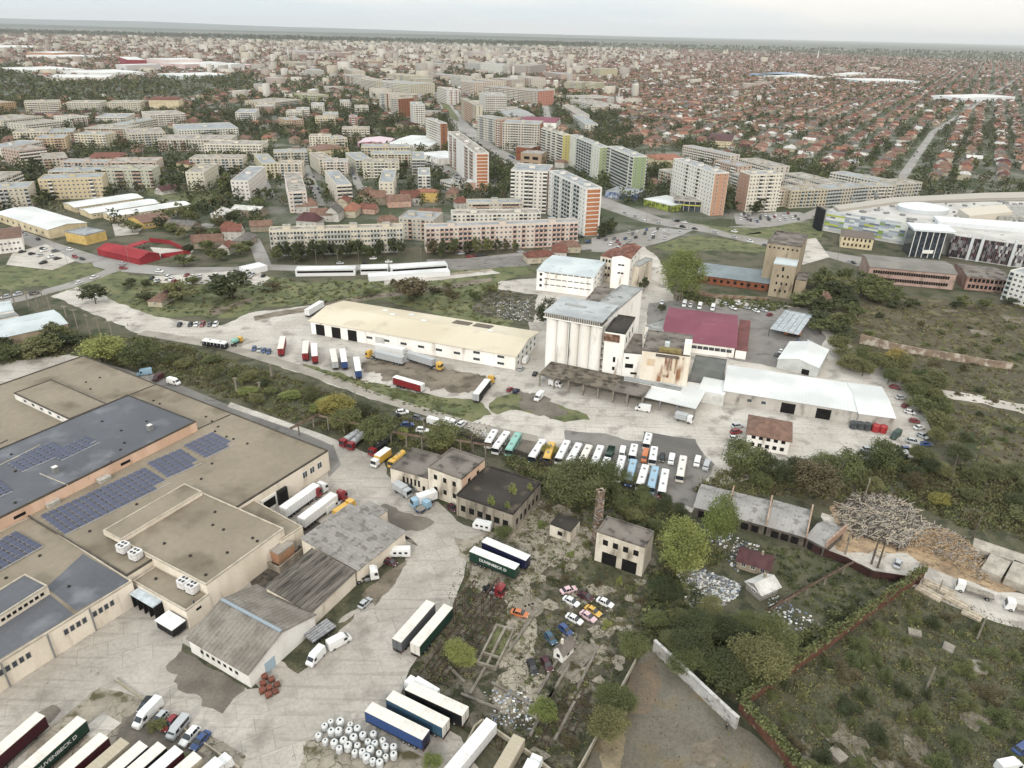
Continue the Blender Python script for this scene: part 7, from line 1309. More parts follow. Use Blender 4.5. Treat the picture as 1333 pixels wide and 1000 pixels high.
shed('long_hall', 'hall with a raspberry red roof behind the boulevard slabs', (675, 158), (724, 160), (722, 153), 8, WHITEW, MARR, 'gable', 1, over=.3, group='town halls and shops'); shed('long_hall', 'grey barrel-roofed hall behind the raspberry roof', (660, 151), (697, 151), (664, 141), 8, GREYW, GRYR, 'gable', 1.5, over=.2, group='town halls and shops')
shed('bronze_office', 'tan office building with large dark bays by the boulevard', (678, 199), (705, 201), (681, 195), 14, mat('tan_stone', 'b39a7e'), ROOFT, par=.5, group='town halls and shops', wins=[(0, 2, 6, 3, [2, 8], 2, 2, 'dark')]); shed('bronze_office', 'orange-brown low block left of the tan office', (672, 191), (692, 193), (674, 187), 14, mat('orange_brick', '0'), ROOFT, par=.5, group='town halls and shops')
for A, B, C, h, c, lb in (((229, 212), (246, 214), (300, 202), 9, 'r', 'long building with a bright red hipped roof'), ((113, 206), (158, 205), (118, 200), 9, 'r', 'hall with a faded red roof behind the pink blocks'), ((193, 130), (232, 130), (194, 127), 18, 'r', 'cream eight-bay building with a red roof before the wood'), ((236, 160), (255, 160), (240, 156), 6, 'r', 'low red-roofed building in the left quarter'), ((857, 208), (892, 207), (860, 201), 8, 'o', 'orange-tiled long building behind the salmon-ended slab'), ((400, 192), (416, 196), (418, 184), 7, 'b', 'brown-roofed hall among the middle blocks'), ((514, 160), (528, 163), (530, 158), 6, 'm', 'dark red roofed house by the pointed trees'), ((920, 182), (952, 184), (950, 175), 8, 'm', 'dark purple-roofed public building at the suburb edge')):
    shed('public_building', lb, A, B, C, h, CRW, TILE[c], 'gable', 3, over=.5, hip=5, group='red and brown roofed halls', wins=[(0, 8, 1.3, 1.5, [1.5, 4.6], 1, 1, 'w')])
# low houses between the blocks
HS = '''400,275,b,1,16,11,5,5|420,287,b,1,15,10,5,4|404,294,m,1,16,10,4.5,5|436,286,g,1,14,10,6,5|448,269,r,0,13,9,5,3|458,280,o,0,18,11,5,4|481,277,r,3,12,9,4,3|480,262,b,0,14,11,6,5|492,266,b,2,12,9,6,5|519,268,b,3,18,12,5,4|534,266,r,1,15,10,6,5|556,262,o,4,18,9,8,2|589,258,b,2,14,9,5,4|600,271,r,1,10,8,5,4|614,246,w,3,14,8,7,1|560,283,b,2,16,9,4,3|505,293,b,2,14,8,4,3|341,300,b,2,14,8,4,3|320,318,g,2,16,9,4,3|305,311,r,1,12,9,6,4|296,329,r,1,9,7,4,3|300,306,r,1,12,9,5,4|272,321,b,2,18,9,4,4|210,395,b,0,11,7,3,2|222,388,m,1,10,7,3,2|702,340,r,0,18,9,4,3|728,332,r,1,16,9,4,3|740,327,b,0,14,8,4,3|326,280,w,2,22,12,5,2|240,298,g,2,20,10,4,2|290,285,w,1,14,10,5,3|310,282,l,1,8,6,4,1'''
for rw in HS.split('|'):
    v = rw.split(','); rk = v[2] if v[2] in TILE else 'g'
    house(float(v[0]), float(v[1]), rk, int(v[3]), float(v[4]), float(v[5]), float(v[6]), float(v[7]), rnd.choice((.1, -.2, .3, 1.5)), rnd.random() < .5, 'houses between the blocks and the yards')
# ---- shopping mall, cream house, pink ruin, white tower at the right edge
MW = mat('mall_white', 'cfcfcb', 'bfbfba', scale=.08, fine=.04); MR_ = mat('mall_roof', 'c6c3bd', 'b5b1aa', scale=.06, c='8f8a80', cscale=.15, clo=.6, chi=.72)
oz = P(1076, 274, 15).to_2d(); t = thing('shopping_mall', 'large curved shopping mall with striped and dark scaly fronts', 'mall', (oz.x, oz.y, 0)); FOOT.append((P(1076, 274, 15).x, P(1181, 291, 15).y - 6, 0, 260, 120))
q = lambda x, y, z: tuple(P(x, y, z).to_2d() - oz)
def pl(pts, z0, z1, nm, m, mt=None):
    pp = [q(x, y, z1) for x, y in pts]
    if sum((pp[i][0] - pp[i - 1][0]) * (pp[i][1] + pp[i - 1][1]) for i in range(len(pp))) > 0: pp = pp[::-1]
    b = MB(); b.prism(pp, z0, z1, m, mt or m); return b.build(nm, t)
pl([(1076, 274), (1181, 291), (1230, 300), (1245, 306), (1420, 330), (1420, 249), (1280, 252), (1160, 257), (1092, 267)], 0, 14.6, 'body', MW, MR_)
pl([(1085, 268), (1160, 257), (1280, 251), (1420, 248), (1420, 256), (1285, 258), (1165, 263), (1092, 273)], 14.6, 16.4, 'rear_parapet', mat('mall_rim', 'b3aca0')); pl([(1215, 281), (1420, 296), (1420, 305), (1222, 288)], 14.6, 17.5, 'front_wing_roof', mat('mall_white_roof', 'd3d6d8')); pl([(1248, 272), (1308, 266), (1318, 276), (1262, 281)], 14.6, 19, 'plant_room', mat('mall_box', 'c9bfae')); pl([(1295, 266), (1420, 268), (1420, 284), (1300, 282)], 14.6, 17, 'plant_deck', mat('mall_deck', '96938c', 'b3b0a8', scale=.5))
for k, (yo, c_) in enumerate(((0, 'a8a39a'), (4, 'cfcdc8'), (8, '9d978d'))): pl([(1100 + yo * 3, 270 - yo * .2), (1165, 260 + yo * .35), (1290, 255.5 + yo * .5), (1420, 253 + yo * .6), (1420, 254 + yo * .6), (1290, 257 + yo * .5), (1165, 261.2 + yo * .35), (1102 + yo * 3, 271 - yo * .2)], 14.6, 15.6, 'roof_step', mat('mall_step_' + c_, c_))
rr = random.Random(2); b = MB()
for _ in range(60): x, y = rr.uniform(1105, 1330), rr.uniform(259, 290); p_ = q(x, y - (0 if x > 1180 else 8), 14.6); s = rr.uniform(.5, 1.8); b.box(p_[0] - s, p_[1] - s, 14.6, p_[0] + s, p_[1] + s, 15.8, FRAMEG)
kind(b.build('roof_unit', t), 'stuff')
cn = P(1201, 272, 16).to_2d() - oz; b = MB(); b.hexa([(cn.x + 15 * math.cos(a) * 1.15, cn.y + 15 * math.sin(a), 14.6) for a in [k * .1963 for k in range(32)]], [(cn.x + 15 * math.cos(a) * 1.15, cn.y + 15 * math.sin(a), 17.6) for a in [k * .1963 for k in range(32)]], mat('dome_rim', 'c3c7ca')); b.hexa([(cn.x + 15 * math.cos(a) * 1.12, cn.y + 15 * math.sin(a) * .97, 17.6) for a in [k * .1963 for k in range(32)]], [(cn.x + 9 * math.cos(a), cn.y + 8 * math.sin(a), 19.2) for a in [k * .1963 for k in range(32)]], mat('dome_white', 'd2d7d9')); b.build('dome', t)
def face_panels(A, B, z0, z1, nu, nv, cols, nm, seed, off=.25, gap=0, stag=0):
    a, c = Vector(q(*A, 14.6)), Vector(q(*B, 14.6)); d = c - a; L = d.length; u = d / L; n = Vector((u.y, -u.x)); rr = random.Random(seed); ms = [mat('cladding_' + k, k, fine=.03) for k in cols]; b = MB()
    for j in range(nv):
        i = 0.0
        while i < nu:
            w_ = rr.choice((1, 1, 2, 3)) if not stag else 1; s0, s1 = i / nu, min(1, (i + w_) / nu); m_ = rr.choice(ms); z = z0 + (z1 - z0) * j / nv; zz = z0 + (z1 - z0) * (j + 1) / nv - gap; o = off + rr.uniform(0, .2)
            p0, p1 = a + u * (L * s0), a + u * (L * s1 - .05); b.hexa([(*p0, z), (*p1, z), (*(p1 + n * o), z), (*(p0 + n * o), z)], [(*p0, zz), (*p1, zz), (*(p1 + n * o), zz), (*(p0 + n * o), zz)], m_); i += w_
    return b.build(nm, t)
face_panels((1077, 274.2), (1181, 291), 2, 14.9, 16, 10, ('c9ced0', 'b8bfc4', 'd8d9d6', 'b6bf3c', '9fa9b4', 'd0d4c4', '86a848', '7c8696'), 'striped_cladding', 3)
face_panels((1240, 305.2), (1420, 329.8), .5, 14, 70, 6, ('4a3c3e', '5b474a', '7a7478', '3a3438', '8d888a', '6b4a4e', '55505a', '9a9698'), 'scaly_cladding', 8, .3, 0, 1)
b = MB(); a0 = Vector(q(1074, 275, 14)); b.box(a0.x - 3, a0.y - 2, 0, a0.x - .5, a0.y + 9, 15.5, mat('black_screen', '2a2d33')); b.build('dark_end_panel', t)
for z0, z1, sc_, m_ in ((0, 17, 1, GLASS), (17, 18.2, 1.12, mat('dome_white', '0'))):
    a, c = P(1183, 334).to_2d() - oz, P(1222, 337).to_2d() - oz; b = MB(); d = (c - a); n = Vector((-d.y, d.x)).normalized(); e = d.normalized() * ((sc_ - 1) * 14); b.prism([tuple(a - e - n * (sc_ - 1) * 14), tuple(c + e * 3 - n * (sc_ - 1) * 14), tuple(c + e * 3 + n * 17), tuple(a - e + n * 17)], z0, z1, m_); b.build('glass_entrance' if z0 == 0 else 'entrance_roof', t)
for k in range(6): f = k / 5; p_ = a + d * f - n * .3; b = MB(); b.beam((*(p_), 0), (*(p_), 17), .35, FRAME); b.build('entrance_column', t)
b = MB(); p_ = a + d * .55 - n * 1.3; b.box(p_.x - 3.4, p_.y - .2, 3.2, p_.x + 3.4, p_.y + .1, 5.4, FRAME); b.build('sign_board', t)
for k in (.28, .42, .86): p_ = Vector(q(1240, 305.2, 14.6)).lerp(Vector(q(1420, 329.8, 14.6)), k * .55) + Vector((0, -.9)); b = MB(); b.box(p_.x - .9, p_.y - .5, 0, p_.x + .9, p_.y, 16.5, mat('bright_steel', 'cfd2d4', rough=.4)); b.build('facade_fin', t)
shed('cream_house', 'old cream two-storey house with dark windows before the mall', (1096, 307), (1138, 311.5), (1144, 303), 7.6, CRW, mat('brown_grey_roof', '7e7168'), 'gable', 1.6, over=.5, hip=3, group='buildings near the mall', wins=[(0, 7, 1.1, 1.8, [1.4, 5], 1, 1, 'dark'), (1, 2, 1.1, 1.8, [1.4, 5], 1, 1, 'dark')])
PKW = mat('faded_pink_wall', 'c0a294', 'b39284', scale=.15, stretch=(1, 1, .4), c='9a8676', cscale=.3, clo=.55, chi=.7)
shed('ruined_factory', 'long faded pink derelict building with rows of broken windows', (1133, 347), (1246, 357), (1240, 341), 9.2, PKW, mat('grey_felt', '908c84', '817d75', scale=.1), 'gable', 1.6, over=.5, group='buildings near the mall', wins=[(0, 32, 1.1, 1.8, [1.6, 5.6], 2, 3, 'dark')])
shed('ruined_factory', 'shorter derelict brick and pink building right of the long pink one', (1260, 360), (1315, 365), (1311, 349), 7.6, mat('brick_pink_wall', 'a97f70', 'b99b8c', scale=.25), TARG, 'gable', 1.4, over=.4, group='buildings near the mall', wins=[(0, 9, 1.5, 2, [1.2, 4.8], 1, 1, 'dark')])
B_('tall white block of flats cut by the right edge beside the pink ruin', (1315, 353), (1400, 376), (1345, 312), 16, 'd9d6d1', detail=1, huts=1, bays=12)
# far white halls, mast, hangars
for k, v in enumerate(((40, 92, 110, 90, 44, 87, 8), (60, 101, 140, 101, 64, 97, 8), (120, 96, 190, 94, 124, 91, 9), (166, 78, 190, 78, 168, 74, 22), (150, 84, 164, 85, 151, 80, 20), (190, 76, 215, 78, 192, 72, 22), (205, 82, 240, 84, 207, 78, 14), (75, 74, 130, 73, 78, 71, 9), (235, 99, 300, 97, 238, 95, 8), (245, 81, 268, 82, 247, 79, 10), (262, 83, 296, 85, 264, 80, 12), (300, 84, 318, 83, 302, 79, 16), (34, 68, 70, 69, 35, 66, 16), (0, 62, 78, 61, 2, 59, 8), (976, 96, 1010, 98, 978, 92, 9), (1010, 99, 1075, 100, 1012, 96, 9), (1085, 96, 1105, 97, 1087, 93, 12), (1120, 105, 1197, 106, 1122, 102, 9), (1255, 128, 1322, 126, 1258, 123, 9))):
    wc = ('dcdcd8', 'd6cfc2', 'dcdcd8', 'b04c56', 'c6c2c0', 'd9c8c2', 'd4b8b4', 'd9d8d2', 'c3cfc8', 'd8d8d4', 'd9a6a8', 'dcdcda', 'c39372', 'd4d2c8', '8fa9c8', 'd8d4c8', 'dddbd6', 'c9d0cc', 'dcdde0')[k]
    t = shed('large_hall', {'b04c56': 'red-fronted hall', 'c39372': 'orange-brown hall', '8fa9c8': 'light blue roofed hall', 'd9a6a8': 'pinkish hall'}.get(wc, 'big white low hall') + ' in the far commercial zone', (v[0], v[1]), (v[2], v[3]), (v[4], v[5]), v[6], mat('hall_' + wc, wc, fine=.04), mat('hallroof', 'd3d2cf', 'c3c2bf', scale=.02) if wc != '8fa9c8' else mat('hallroof_blue', '9fb4cc'), par=.3, group='large halls of the far commercial zone')
    b = MB(); L, W, h = t['_dim']; [b.box(L * f, -.2, 0, L * f + 3, .02, 3.5, FRAMEG) for f in (.1, .3, .5, .7)]; b.build('loading_gate', t)
for (x, y, h, lb) in ((1064, 77, 75, 'thin white lattice mast far behind the suburb'), (376, 80, 55, 'slim white chimney tower in the far town'), (529, 71, 40, 'thin pale spire in the far town'), (805, 132, 25, 'slim white church tower in the suburb')):
    p = P(x, y); t = thing('tall_mast', lb, 'mast', (p.x, p.y, 0)); w_ = h * .055; b = MB(); b.hexa([(-w_, -w_, 0), (w_, -w_, 0), (w_, w_, 0), (-w_, w_, 0)], [(-w_ * .3, -w_ * .3, h * .8), (w_ * .3, -w_ * .3, h * .8), (w_ * .3, w_ * .3, h * .8), (-w_ * .3, w_ * .3, h * .8)], mat('mast_white', 'd5d5d5')); b.build('shaft', t); b = MB(); b.tube((0, 0, h * .8), (0, 0, h), w_ * .25, .05, mat('mast_white', '0'), 6); b.build('spire', t)
# street lamps and signs along the roads
def lamp(x, y, h=9):
    p = P(x, y); t = thing('street_lamp', 'tall grey street lamp', 'street lamp', (p.x, p.y, 0), rnd.uniform(0, 6), 'street lamps along the roads'); b = MB(); b.tube((0, 0, 0), (0, 0, h), .12, .08, CONP, 6); b.build('pole', t); b = MB(); b.tube((0, 0, h), (1.8, 0, h + .4), .07, .05, CONP, 5); b.build('arm', t); b = MB(); b.box(1.5, -.15, h + .3, 2.3, .15, h + .45, FRAMEG); b.build('lamp_head', t)
for x, y in ((384, 343), (412, 345), (440, 344), (467, 341), (548, 343), (603, 340), (648, 336), (750, 300), (826, 302), (868, 288), (896, 300), (922, 308), (965, 316), (952, 295), (870, 302), (841, 292), (168, 342), (118, 312), (50, 315), (71, 322), (240, 345), (90, 352), (1090, 338), (1150, 352), (855, 310), (912, 290)): lamp(x, y)
# cars of the town
CR = random.Random(31)
def cars(px, n, grp, base, dir=None, mn=5):
    poly = world_poly(px); pts = []
    for q_ in sample(poly, n * 12, CR, 1):
        if len(pts) < n and all(math.hypot(q_[0] - p[0], q_[1] - p[1]) > mn for p in pts): pts.append(q_)
    for (x, y) in pts:
        a = (dir if dir is not None else CR.uniform(0, 6)) + CR.choice((0, math.pi)) + CR.gauss(0, .05); d = Vector((math.cos(a), math.sin(a), 0)); c = CR.choice('wwwsskkgbr')
        car(Vector((x, y, 0)) - d, Vector((x, y, 0)) + d, c, CR.choice(('car', 'hatch', 'suv')), f'{CN[c][0]} small car {base}', grp, det=False, px=False)
def lane_cars(px, n, grp, base, off=3):
    pts = [P(*p).to_2d() for p in px]
    for _ in range(n):
        i = CR.randrange(len(pts) - 1); a, b_ = pts[i], pts[i + 1]; p = a.lerp(b_, CR.random()); d = (b_ - a).normalized(); s = CR.choice((-1, 1)); p = p + Vector((-d.y, d.x)) * off * s; d = -d * s; c = CR.choice('wwssskkgbr'); d3 = Vector((d.x, d.y, 0)); p3 = Vector((p.x, p.y, 0))
        car(p3 - d3, p3 + d3, c, CR.choice(('car', 'hatch', 'suv')), f'{CN[c][0]} small car {base}', grp, det=False, px=False)
cars([(775, 310), (850, 298), (895, 301), (868, 312), (806, 326)], 26, 'cars in the car park by the boulevard', 'parked in the big car park', 1.2); cars([(958, 279), (1050, 277), (1050, 286), (962, 291)], 30, 'cars parked before the cream tower block', 'parked before the cream block', 1.35, 3)
cars([(560, 215), (585, 222), (612, 240), (590, 240)], 14, 'cars in the small car park of the middle quarter', 'in the small car park', .9); cars([(18, 328), (60, 319), (90, 337), (66, 348)], 9, 'cars on the fenced lot by the junction', 'on the fenced lot', 1.0)
cars([(196, 362), (330, 354), (350, 362), (300, 368), (200, 368)], 22, 'cars and vans at the used-car lot by the market', 'on the used-car lot', 1.4, 3.5); cars([(700, 300), (770, 296), (768, 318), (720, 318)], 14, 'cars under the orange-ended slab', 'below the orange-ended slab', .5)
lane_cars([(572, 122), (600, 163), (630, 190), (672, 213), (722, 238), (790, 266), (850, 287), (930, 300), (1010, 320)], 34, 'cars on the boulevard', 'driving on the boulevard', 7); lane_cars([(20, 305), (60, 320), (110, 336), (160, 348), (215, 353)], 9, 'cars on the left road', 'on the road past the red hall')
lane_cars([(0, 392), (90, 372), (138, 356)], 5, 'cars on the junction road', 'on the junction road', 2.2); lane_cars([(400, 343), (560, 338), (690, 325)], 12, 'cars along the street before the long blocks', 'on the street before the long blocks', 4); lane_cars([(1060, 327), (1120, 345), (1230, 362)], 6, 'cars on the mall road', 'on the mall road', 2)
for a, b_, n in (((400, 218), (418, 268), 7), ((456, 214), (478, 256), 8), ((335, 210), (350, 252), 5), ((1215, 172), (1168, 240), 6)): lane_cars([a, b_], n, 'cars parked along the side lanes', 'on a side lane', 2.4)
# ---------------------------------------------------------------- the suburb and the far town
g = np.random.RandomState(4)
sa, sb = P(1168, 240).to_2d(), P(1215, 172).to_2d(); sang = math.atan2((sb - sa).y, (sb - sa).x)
PX = lambda x, y: np.stack(_px(x, y))
def _px(x, y):
    dx = np.asarray(x, float); dy = np.asarray(y, float); dz = -CH; w_ = dy * _f.y + dz * _f.z + dx * _f.x
    return 666.5 + CF * (dx * _cr.x + dy * _cr.y + dz * _cr.z) / w_, 500 - CF * (dx * _cu.x + dy * _cu.y + dz * _cu.z) / w_
def poly_mask(px, py, poly):
    c = np.zeros(len(px), bool); j = len(poly) - 1
    for i in range(len(poly)):
        xi, yi = poly[i]; xj, yj = poly[j]; c ^= ((yi > py) != (yj > py)) & (px < (xj - xi) * (py - yi) / (yj - yi + 1e-9) + xi); j = i
    return c
def foot_mask(x, y, mg=3):
    m = np.zeros(len(x), bool)
    for (ax, ay, an, L, W) in FOOT: dx, dy = x - ax, y - ay; u = dx * math.cos(an) + dy * math.sin(an); v = -dx * math.sin(an) + dy * math.cos(an); m |= (u > -mg) & (u < L + mg) & (v > -mg) & (v < W + mg)
    return m
ROADS = [([(572, 122), (600, 163), (630, 190), (672, 213), (722, 238), (790, 266), (850, 287), (930, 300), (1010, 320)], 15), ([(1345, 90), (1215, 172), (1168, 240)], 8), ([(930, 300), (1030, 290), (1075, 270)], 8), ([(700, 100), (708, 130), (712, 150), (720, 170)], 9), ([(1060, 327), (1120, 345), (1230, 362), (1320, 372)], 7), ([(20, 305), (60, 320), (110, 336), (160, 348), (215, 353), (300, 352), (345, 348), (420, 350), (560, 345), (690, 331), (760, 322), (830, 318)], 8), ([(398, 215), (408, 240), (418, 268)], 4), ([(455, 212), (466, 240), (480, 260)], 4), ([(335, 208), (344, 236), (352, 255)], 4), ([(560, 210), (590, 228), (640, 245)], 11)]
def road_mask(x, y):
    m = np.zeros(len(x), bool)
    for pts, hw in ROADS:
        q = [P(*p) for p in pts]
        for a, b in zip(q, q[1:]): d = b - a; L2 = d.x ** 2 + d.y ** 2; t = np.clip(((x - a.x) * d.x + (y - a.y) * d.y) / L2, 0, 1); m |= np.hypot(x - a.x - t * d.x, y - a.y - t * d.y) < hw
    return m
SUB = [(700, 40), (704, 118), (760, 118), (800, 150), (822, 180), (858, 198), (895, 186), (1000, 205), (1062, 220), (1165, 236), (1215, 236), (1260, 250), (1400, 262), (1400, 60)]
WOOD = [(-60, 84), (20, 84), (60, 106), (140, 105), (250, 102), (330, 98), (332, 112), (300, 122), (240, 128), (-60, 130)]
BLK = [(-80, 128), (240, 128), (330, 112), (440, 92), (560, 96), (700, 70), (704, 118), (760, 118), (800, 150), (822, 180), (858, 198), (895, 186), (1000, 205), (1062, 220), (1165, 236), (1215, 236), (1230, 260), (1080, 300), (860, 310), (700, 345), (330, 350), (-80, 300)]
# candidate plots on a grid turned to the street
n = 260; uu, vv = np.meshgrid(np.arange(-400, 400), np.arange(-40, 360)); uu = uu.ravel() * 17.5 + g.uniform(-4, 4, uu.size); vv = vv.ravel(); vv = (vv // 2) * 56.0 + (vv % 2) * 24 + g.uniform(-4, 4, vv.size)
ca, sn = math.cos(sang + math.pi / 2), math.sin(sang + math.pi / 2); X = sa.x + uu * sn + vv * ca - 0; Y = sa.y - uu * ca + vv * sn
k = (Y > 480) & (Y < 8600) & (np.abs(X) < .95 * Y + 60); X, Y = X[k], Y[k]; px, py = _px(X, Y)
m = np.zeros(len(X), bool); rr_ = g.rand(len(X)); sub = poly_mask(px, py, SUB); wood = poly_mask(px, py, WOOD); blk = poly_mask(px, py, BLK)
far_edge = 7000 + 900 * np.sin(X / 900.0) - np.where(X > 0, 300, -400); D = np.hypot(X, Y)
dens = np.where(sub, .92, np.where(blk, np.where(py < 190, .3, .06), np.where(wood, 0, .5))) * np.clip((far_edge - Y) / 2500 + .2, .0, 1)
k = (rr_ < dens) & ~foot_mask(X, Y, 7) & ~road_mask(X, Y) & (py < 262) & ~((px > 1060) & (py > 236)); X, Y, px, py = X[k], Y[k], px[k], py[k]; D = np.hypot(X, Y); o = np.argsort(D); X, Y, px, py, D = X[o], Y[o], px[o], py[o], D[o]
hr = random.Random(77); inview = (px > -30) & (px < 1363); near = np.where(inview)[0][:262]; HSTY = [(12, 9, 3.6, 2.8, True), (14, 9, 3.8, 3, True), (16, 10, 3.4, 3, False), (11, 9, 5.6, 2.6, True), (13, 8, 3.2, 2.6, False)]
for i in near:
    s = hr.choice(HSTY); house(0, 0, hr.choice('rbbbbmobgrwbb'), hr.choice((0, 0, 1, 1, 1, 2, 3, 5, 2)), *s[:4], rz=sang + hr.choice((0, math.pi / 2)) + hr.gauss(0, .05), hip=s[4], world=Vector((X[i], Y[i], 0)), parts=D[i] < 760)
rest = np.setdiff1d(np.arange(len(X)), near)
def far_houses(name, X, Y, g, L=(9, 17), W=(8, 11), H=(3, 6), R_=(2, 3.4)):
    n = len(X); a = sang + g.randint(0, 2, n) * np.pi / 2 + g.normal(0, .06, n); L = g.uniform(*L, n) / 2; W = g.uniform(*W, n) / 2; H = g.uniform(*H, n); R_ = g.uniform(*R_, n); c, s = np.cos(a), np.sin(a); V = np.zeros((n, 10, 3)); e = .45
    for j, (lx, ly, z) in enumerate([(-L, -W, 0 * H), (L, -W, 0 * H), (L, W, 0 * H), (-L, W, 0 * H), (-L - e, -W - e, H), (L + e, -W - e, H), (L + e, W + e, H), (-L - e, W + e, H), (-L * .55, 0 * W, H + R_), (L * .55, 0 * W, H + R_)]): V[:, j, 0] = X + lx * c - ly * s; V[:, j, 1] = Y + lx * s + ly * c; V[:, j, 2] = z
    q = np.array([[0, 1, 5, 4], [1, 2, 6, 5], [2, 3, 7, 6], [3, 0, 4, 7], [4, 5, 9, 8], [6, 7, 8, 9]]); F = (q[None] + (np.arange(n) * 10)[:, None, None]).reshape(-1, 4)
    T = np.array([[5, 6, 9], [7, 4, 8]]); Tf = (T[None] + (np.arange(n) * 10)[:, None, None]).reshape(-1, 3); F = np.concatenate([F, np.concatenate([Tf, Tf[:, :1] * 0 + Tf[:, 2:3]], 1)[:0]]) if 0 else F
    wi = g.choice([0, 1, 2, 2, 3, 5, 5], n); ri = 6 + g.choice([0, 1, 1, 1, 1, 2, 3, 4, 5], n); mi = np.concatenate([np.repeat(wi[:, None], 4, 1), np.repeat(ri[:, None], 2, 1)], 1).ravel(); me = npmesh(name, V.reshape(-1, 3), F, [m_[1] for m_ in HW] + [TILE[k_] for k_ in 'rbogmw'], mi)
    kind(link(name, me), 'stuff'); V2 = V.reshape(-1, 3); kind(link('distant_hip_ends', npmesh('distant_hip_ends', V2, Tf, [TILE['b'], TILE['r']], np.repeat(g.randint(0, 2, n), 2))), 'stuff')
far_houses('distant_houses', X[rest], Y[rest], g)
# low blocks and halls scattered through the far town
n = 2300; Yb = np.sqrt(g.uniform(1150 ** 2, 7200 ** 2, n)); Xb = np.where(g.rand(n) < .4, g.uniform(-.8, .2, n), g.normal(-.1, .2, n)) * Yb; bx, by = _px(Xb, Yb); k = (~poly_mask(bx, by, WOOD)) & (~poly_mask(bx, by, BLK) | (g.rand(n) < np.where(by < 132, .9, .2))) & ~foot_mask(Xb, Yb, 20); Xb, Yb = Xb[k], Yb[k]
n = len(Xb); V = []; F = []; MI = []; wm_ = [wallm(c) for c in ('b4ad9d', 'c0bbb0', 'ad9786', 'beb298', 'a69f93')] + [ROOFG, ROOFT, mat('hallroof', '0')]
V = np.zeros((n, 8, 3)); a = g.choice([0, .3, 1.57, 1.2], n); L = g.uniform(12, 45, n) / 2; W = g.uniform(6, 14, n) / 2; H = g.choice([6, 9, 14, 14, 14, 20, 28], n)
for j, (sx, sy, z) in enumerate([(-1, -1, 0), (1, -1, 0), (1, 1, 0), (-1, 1, 0), (-1, -1, 1), (1, -1, 1), (1, 1, 1), (-1, 1, 1)]): V[:, j, 0] = Xb + sx * L * np.cos(a) - sy * W * np.sin(a); V[:, j, 1] = Yb + sx * L * np.sin(a) + sy * W * np.cos(a); V[:, j, 2] = z * H
q = np.array([[0, 1, 5, 4], [1, 2, 6, 5], [2, 3, 7, 6], [3, 0, 4, 7], [4, 5, 6, 7]]); F = (q[None] + (np.arange(n) * 8)[:, None, None]).reshape(-1, 4); wi = g.randint(0, 5, n); mi = np.concatenate([np.repeat(wi[:, None], 4, 1), (5 + g.randint(0, 3, n))[:, None]], 1).ravel(); kind(link('distant_buildings', npmesh('distant_buildings', V.reshape(-1, 3), F, wm_, mi)), 'stuff')
# ---- masses of far trees
def blobs(name, X, Y, S, H, nq, lf, ks, g):
    n = len(X); c = g.normal(0, .27, (n, nq, 3)); c[..., 2] = g.uniform(.15, 1, (n, nq)); c[..., 0] *= (1.15 - .6 * c[..., 2]) * 1.2; c[..., 1] *= (1.15 - .6 * c[..., 2]) * 1.2
    C = np.stack([X[:, None] + c[..., 0] * S[:, None], Y[:, None] + c[..., 1] * S[:, None], c[..., 2] * H[:, None]], -1).reshape(-1, 3); N_ = len(C); a = g.normal(size=(N_, 3)); a /= np.linalg.norm(a, axis=1)[:, None]; b = np.cross(a, g.normal(size=(N_, 3))); b /= np.linalg.norm(b, axis=1)[:, None]
    s = (lf * np.repeat(S, nq) * g.uniform(.6, 1.3, N_))[:, None]; V = np.stack([C - a * s - b * s * .7, C + a * s - b * s * .8, C + a * s * .8 + b * s * .7, C - a * s * .7 + b * s * .8], 1).reshape(-1, 3); V[:, 2] = np.maximum(V[:, 2], .05)
    return kind(link(name, npmesh(name, V, np.arange(4 * N_).reshape(N_, 4), [LEAF[k_] for k_ in ks], np.repeat(g.randint(0, len(ks), n), nq))), 'stuff')
def far_trees(name, n, y0, y1, x0, x1, dens, size, nq, lf, ks='dddgb'):
    t = g.rand(n); Y = np.sqrt(y0 ** 2 + t * (y1 ** 2 - y0 ** 2)); X = g.uniform(x0, x1, n) * Y; px, py = _px(X, Y); p = dens(px, py, X, Y) * np.clip(.5 + .9 * (np.sin(X / 61 + np.sin(Y / 83)) * np.sin(Y / 47 + np.sin(X / 37))) + .3, .1, 1.4); k = (g.rand(n) < p) & ~foot_mask(X, Y, 2.5) & ~road_mask(X, Y); X, Y = X[k], Y[k]; S = g.uniform(*size, len(X))
    return blobs(name, X, Y, S, S * g.uniform(.8, 1.4, len(X)), nq, lf, ks, g)
dn = lambda px, py, X, Y: np.where(poly_mask(px, py, WOOD), 1.6, np.where(poly_mask(px, py, BLK), 1.0, .36)) * ((py < 270) | (px < 340)) * (py < 300)
far_trees('trees_of_the_suburb', 17000, 480, 1300, -.75, .85, dn, (5, 10), 46, .085); far_trees('trees_of_the_far_town', 34000, 1300, 3000, -.8, .85, dn, (5, 10), 14, .17); far_trees('trees_on_the_horizon', 26000, 3000, 9000, -.8, .85, lambda px, py, X, Y: np.where(poly_mask(px, py, WOOD), 1.5, .5), (7, 13), 8, .3, 'dgb')
# woods darken the edge of the plain
for (x0, x1, y0, y1, nn) in ((-.8, .1, 8300, 10500, 4000), (-.1, .85, 8800, 10800, 1000)): far_trees('distant_wood', nn, y0, y1, x0, x1, lambda px, py, X, Y: 1.0, (14, 24), 7, .35, 'd')
kl = P(20, 96)
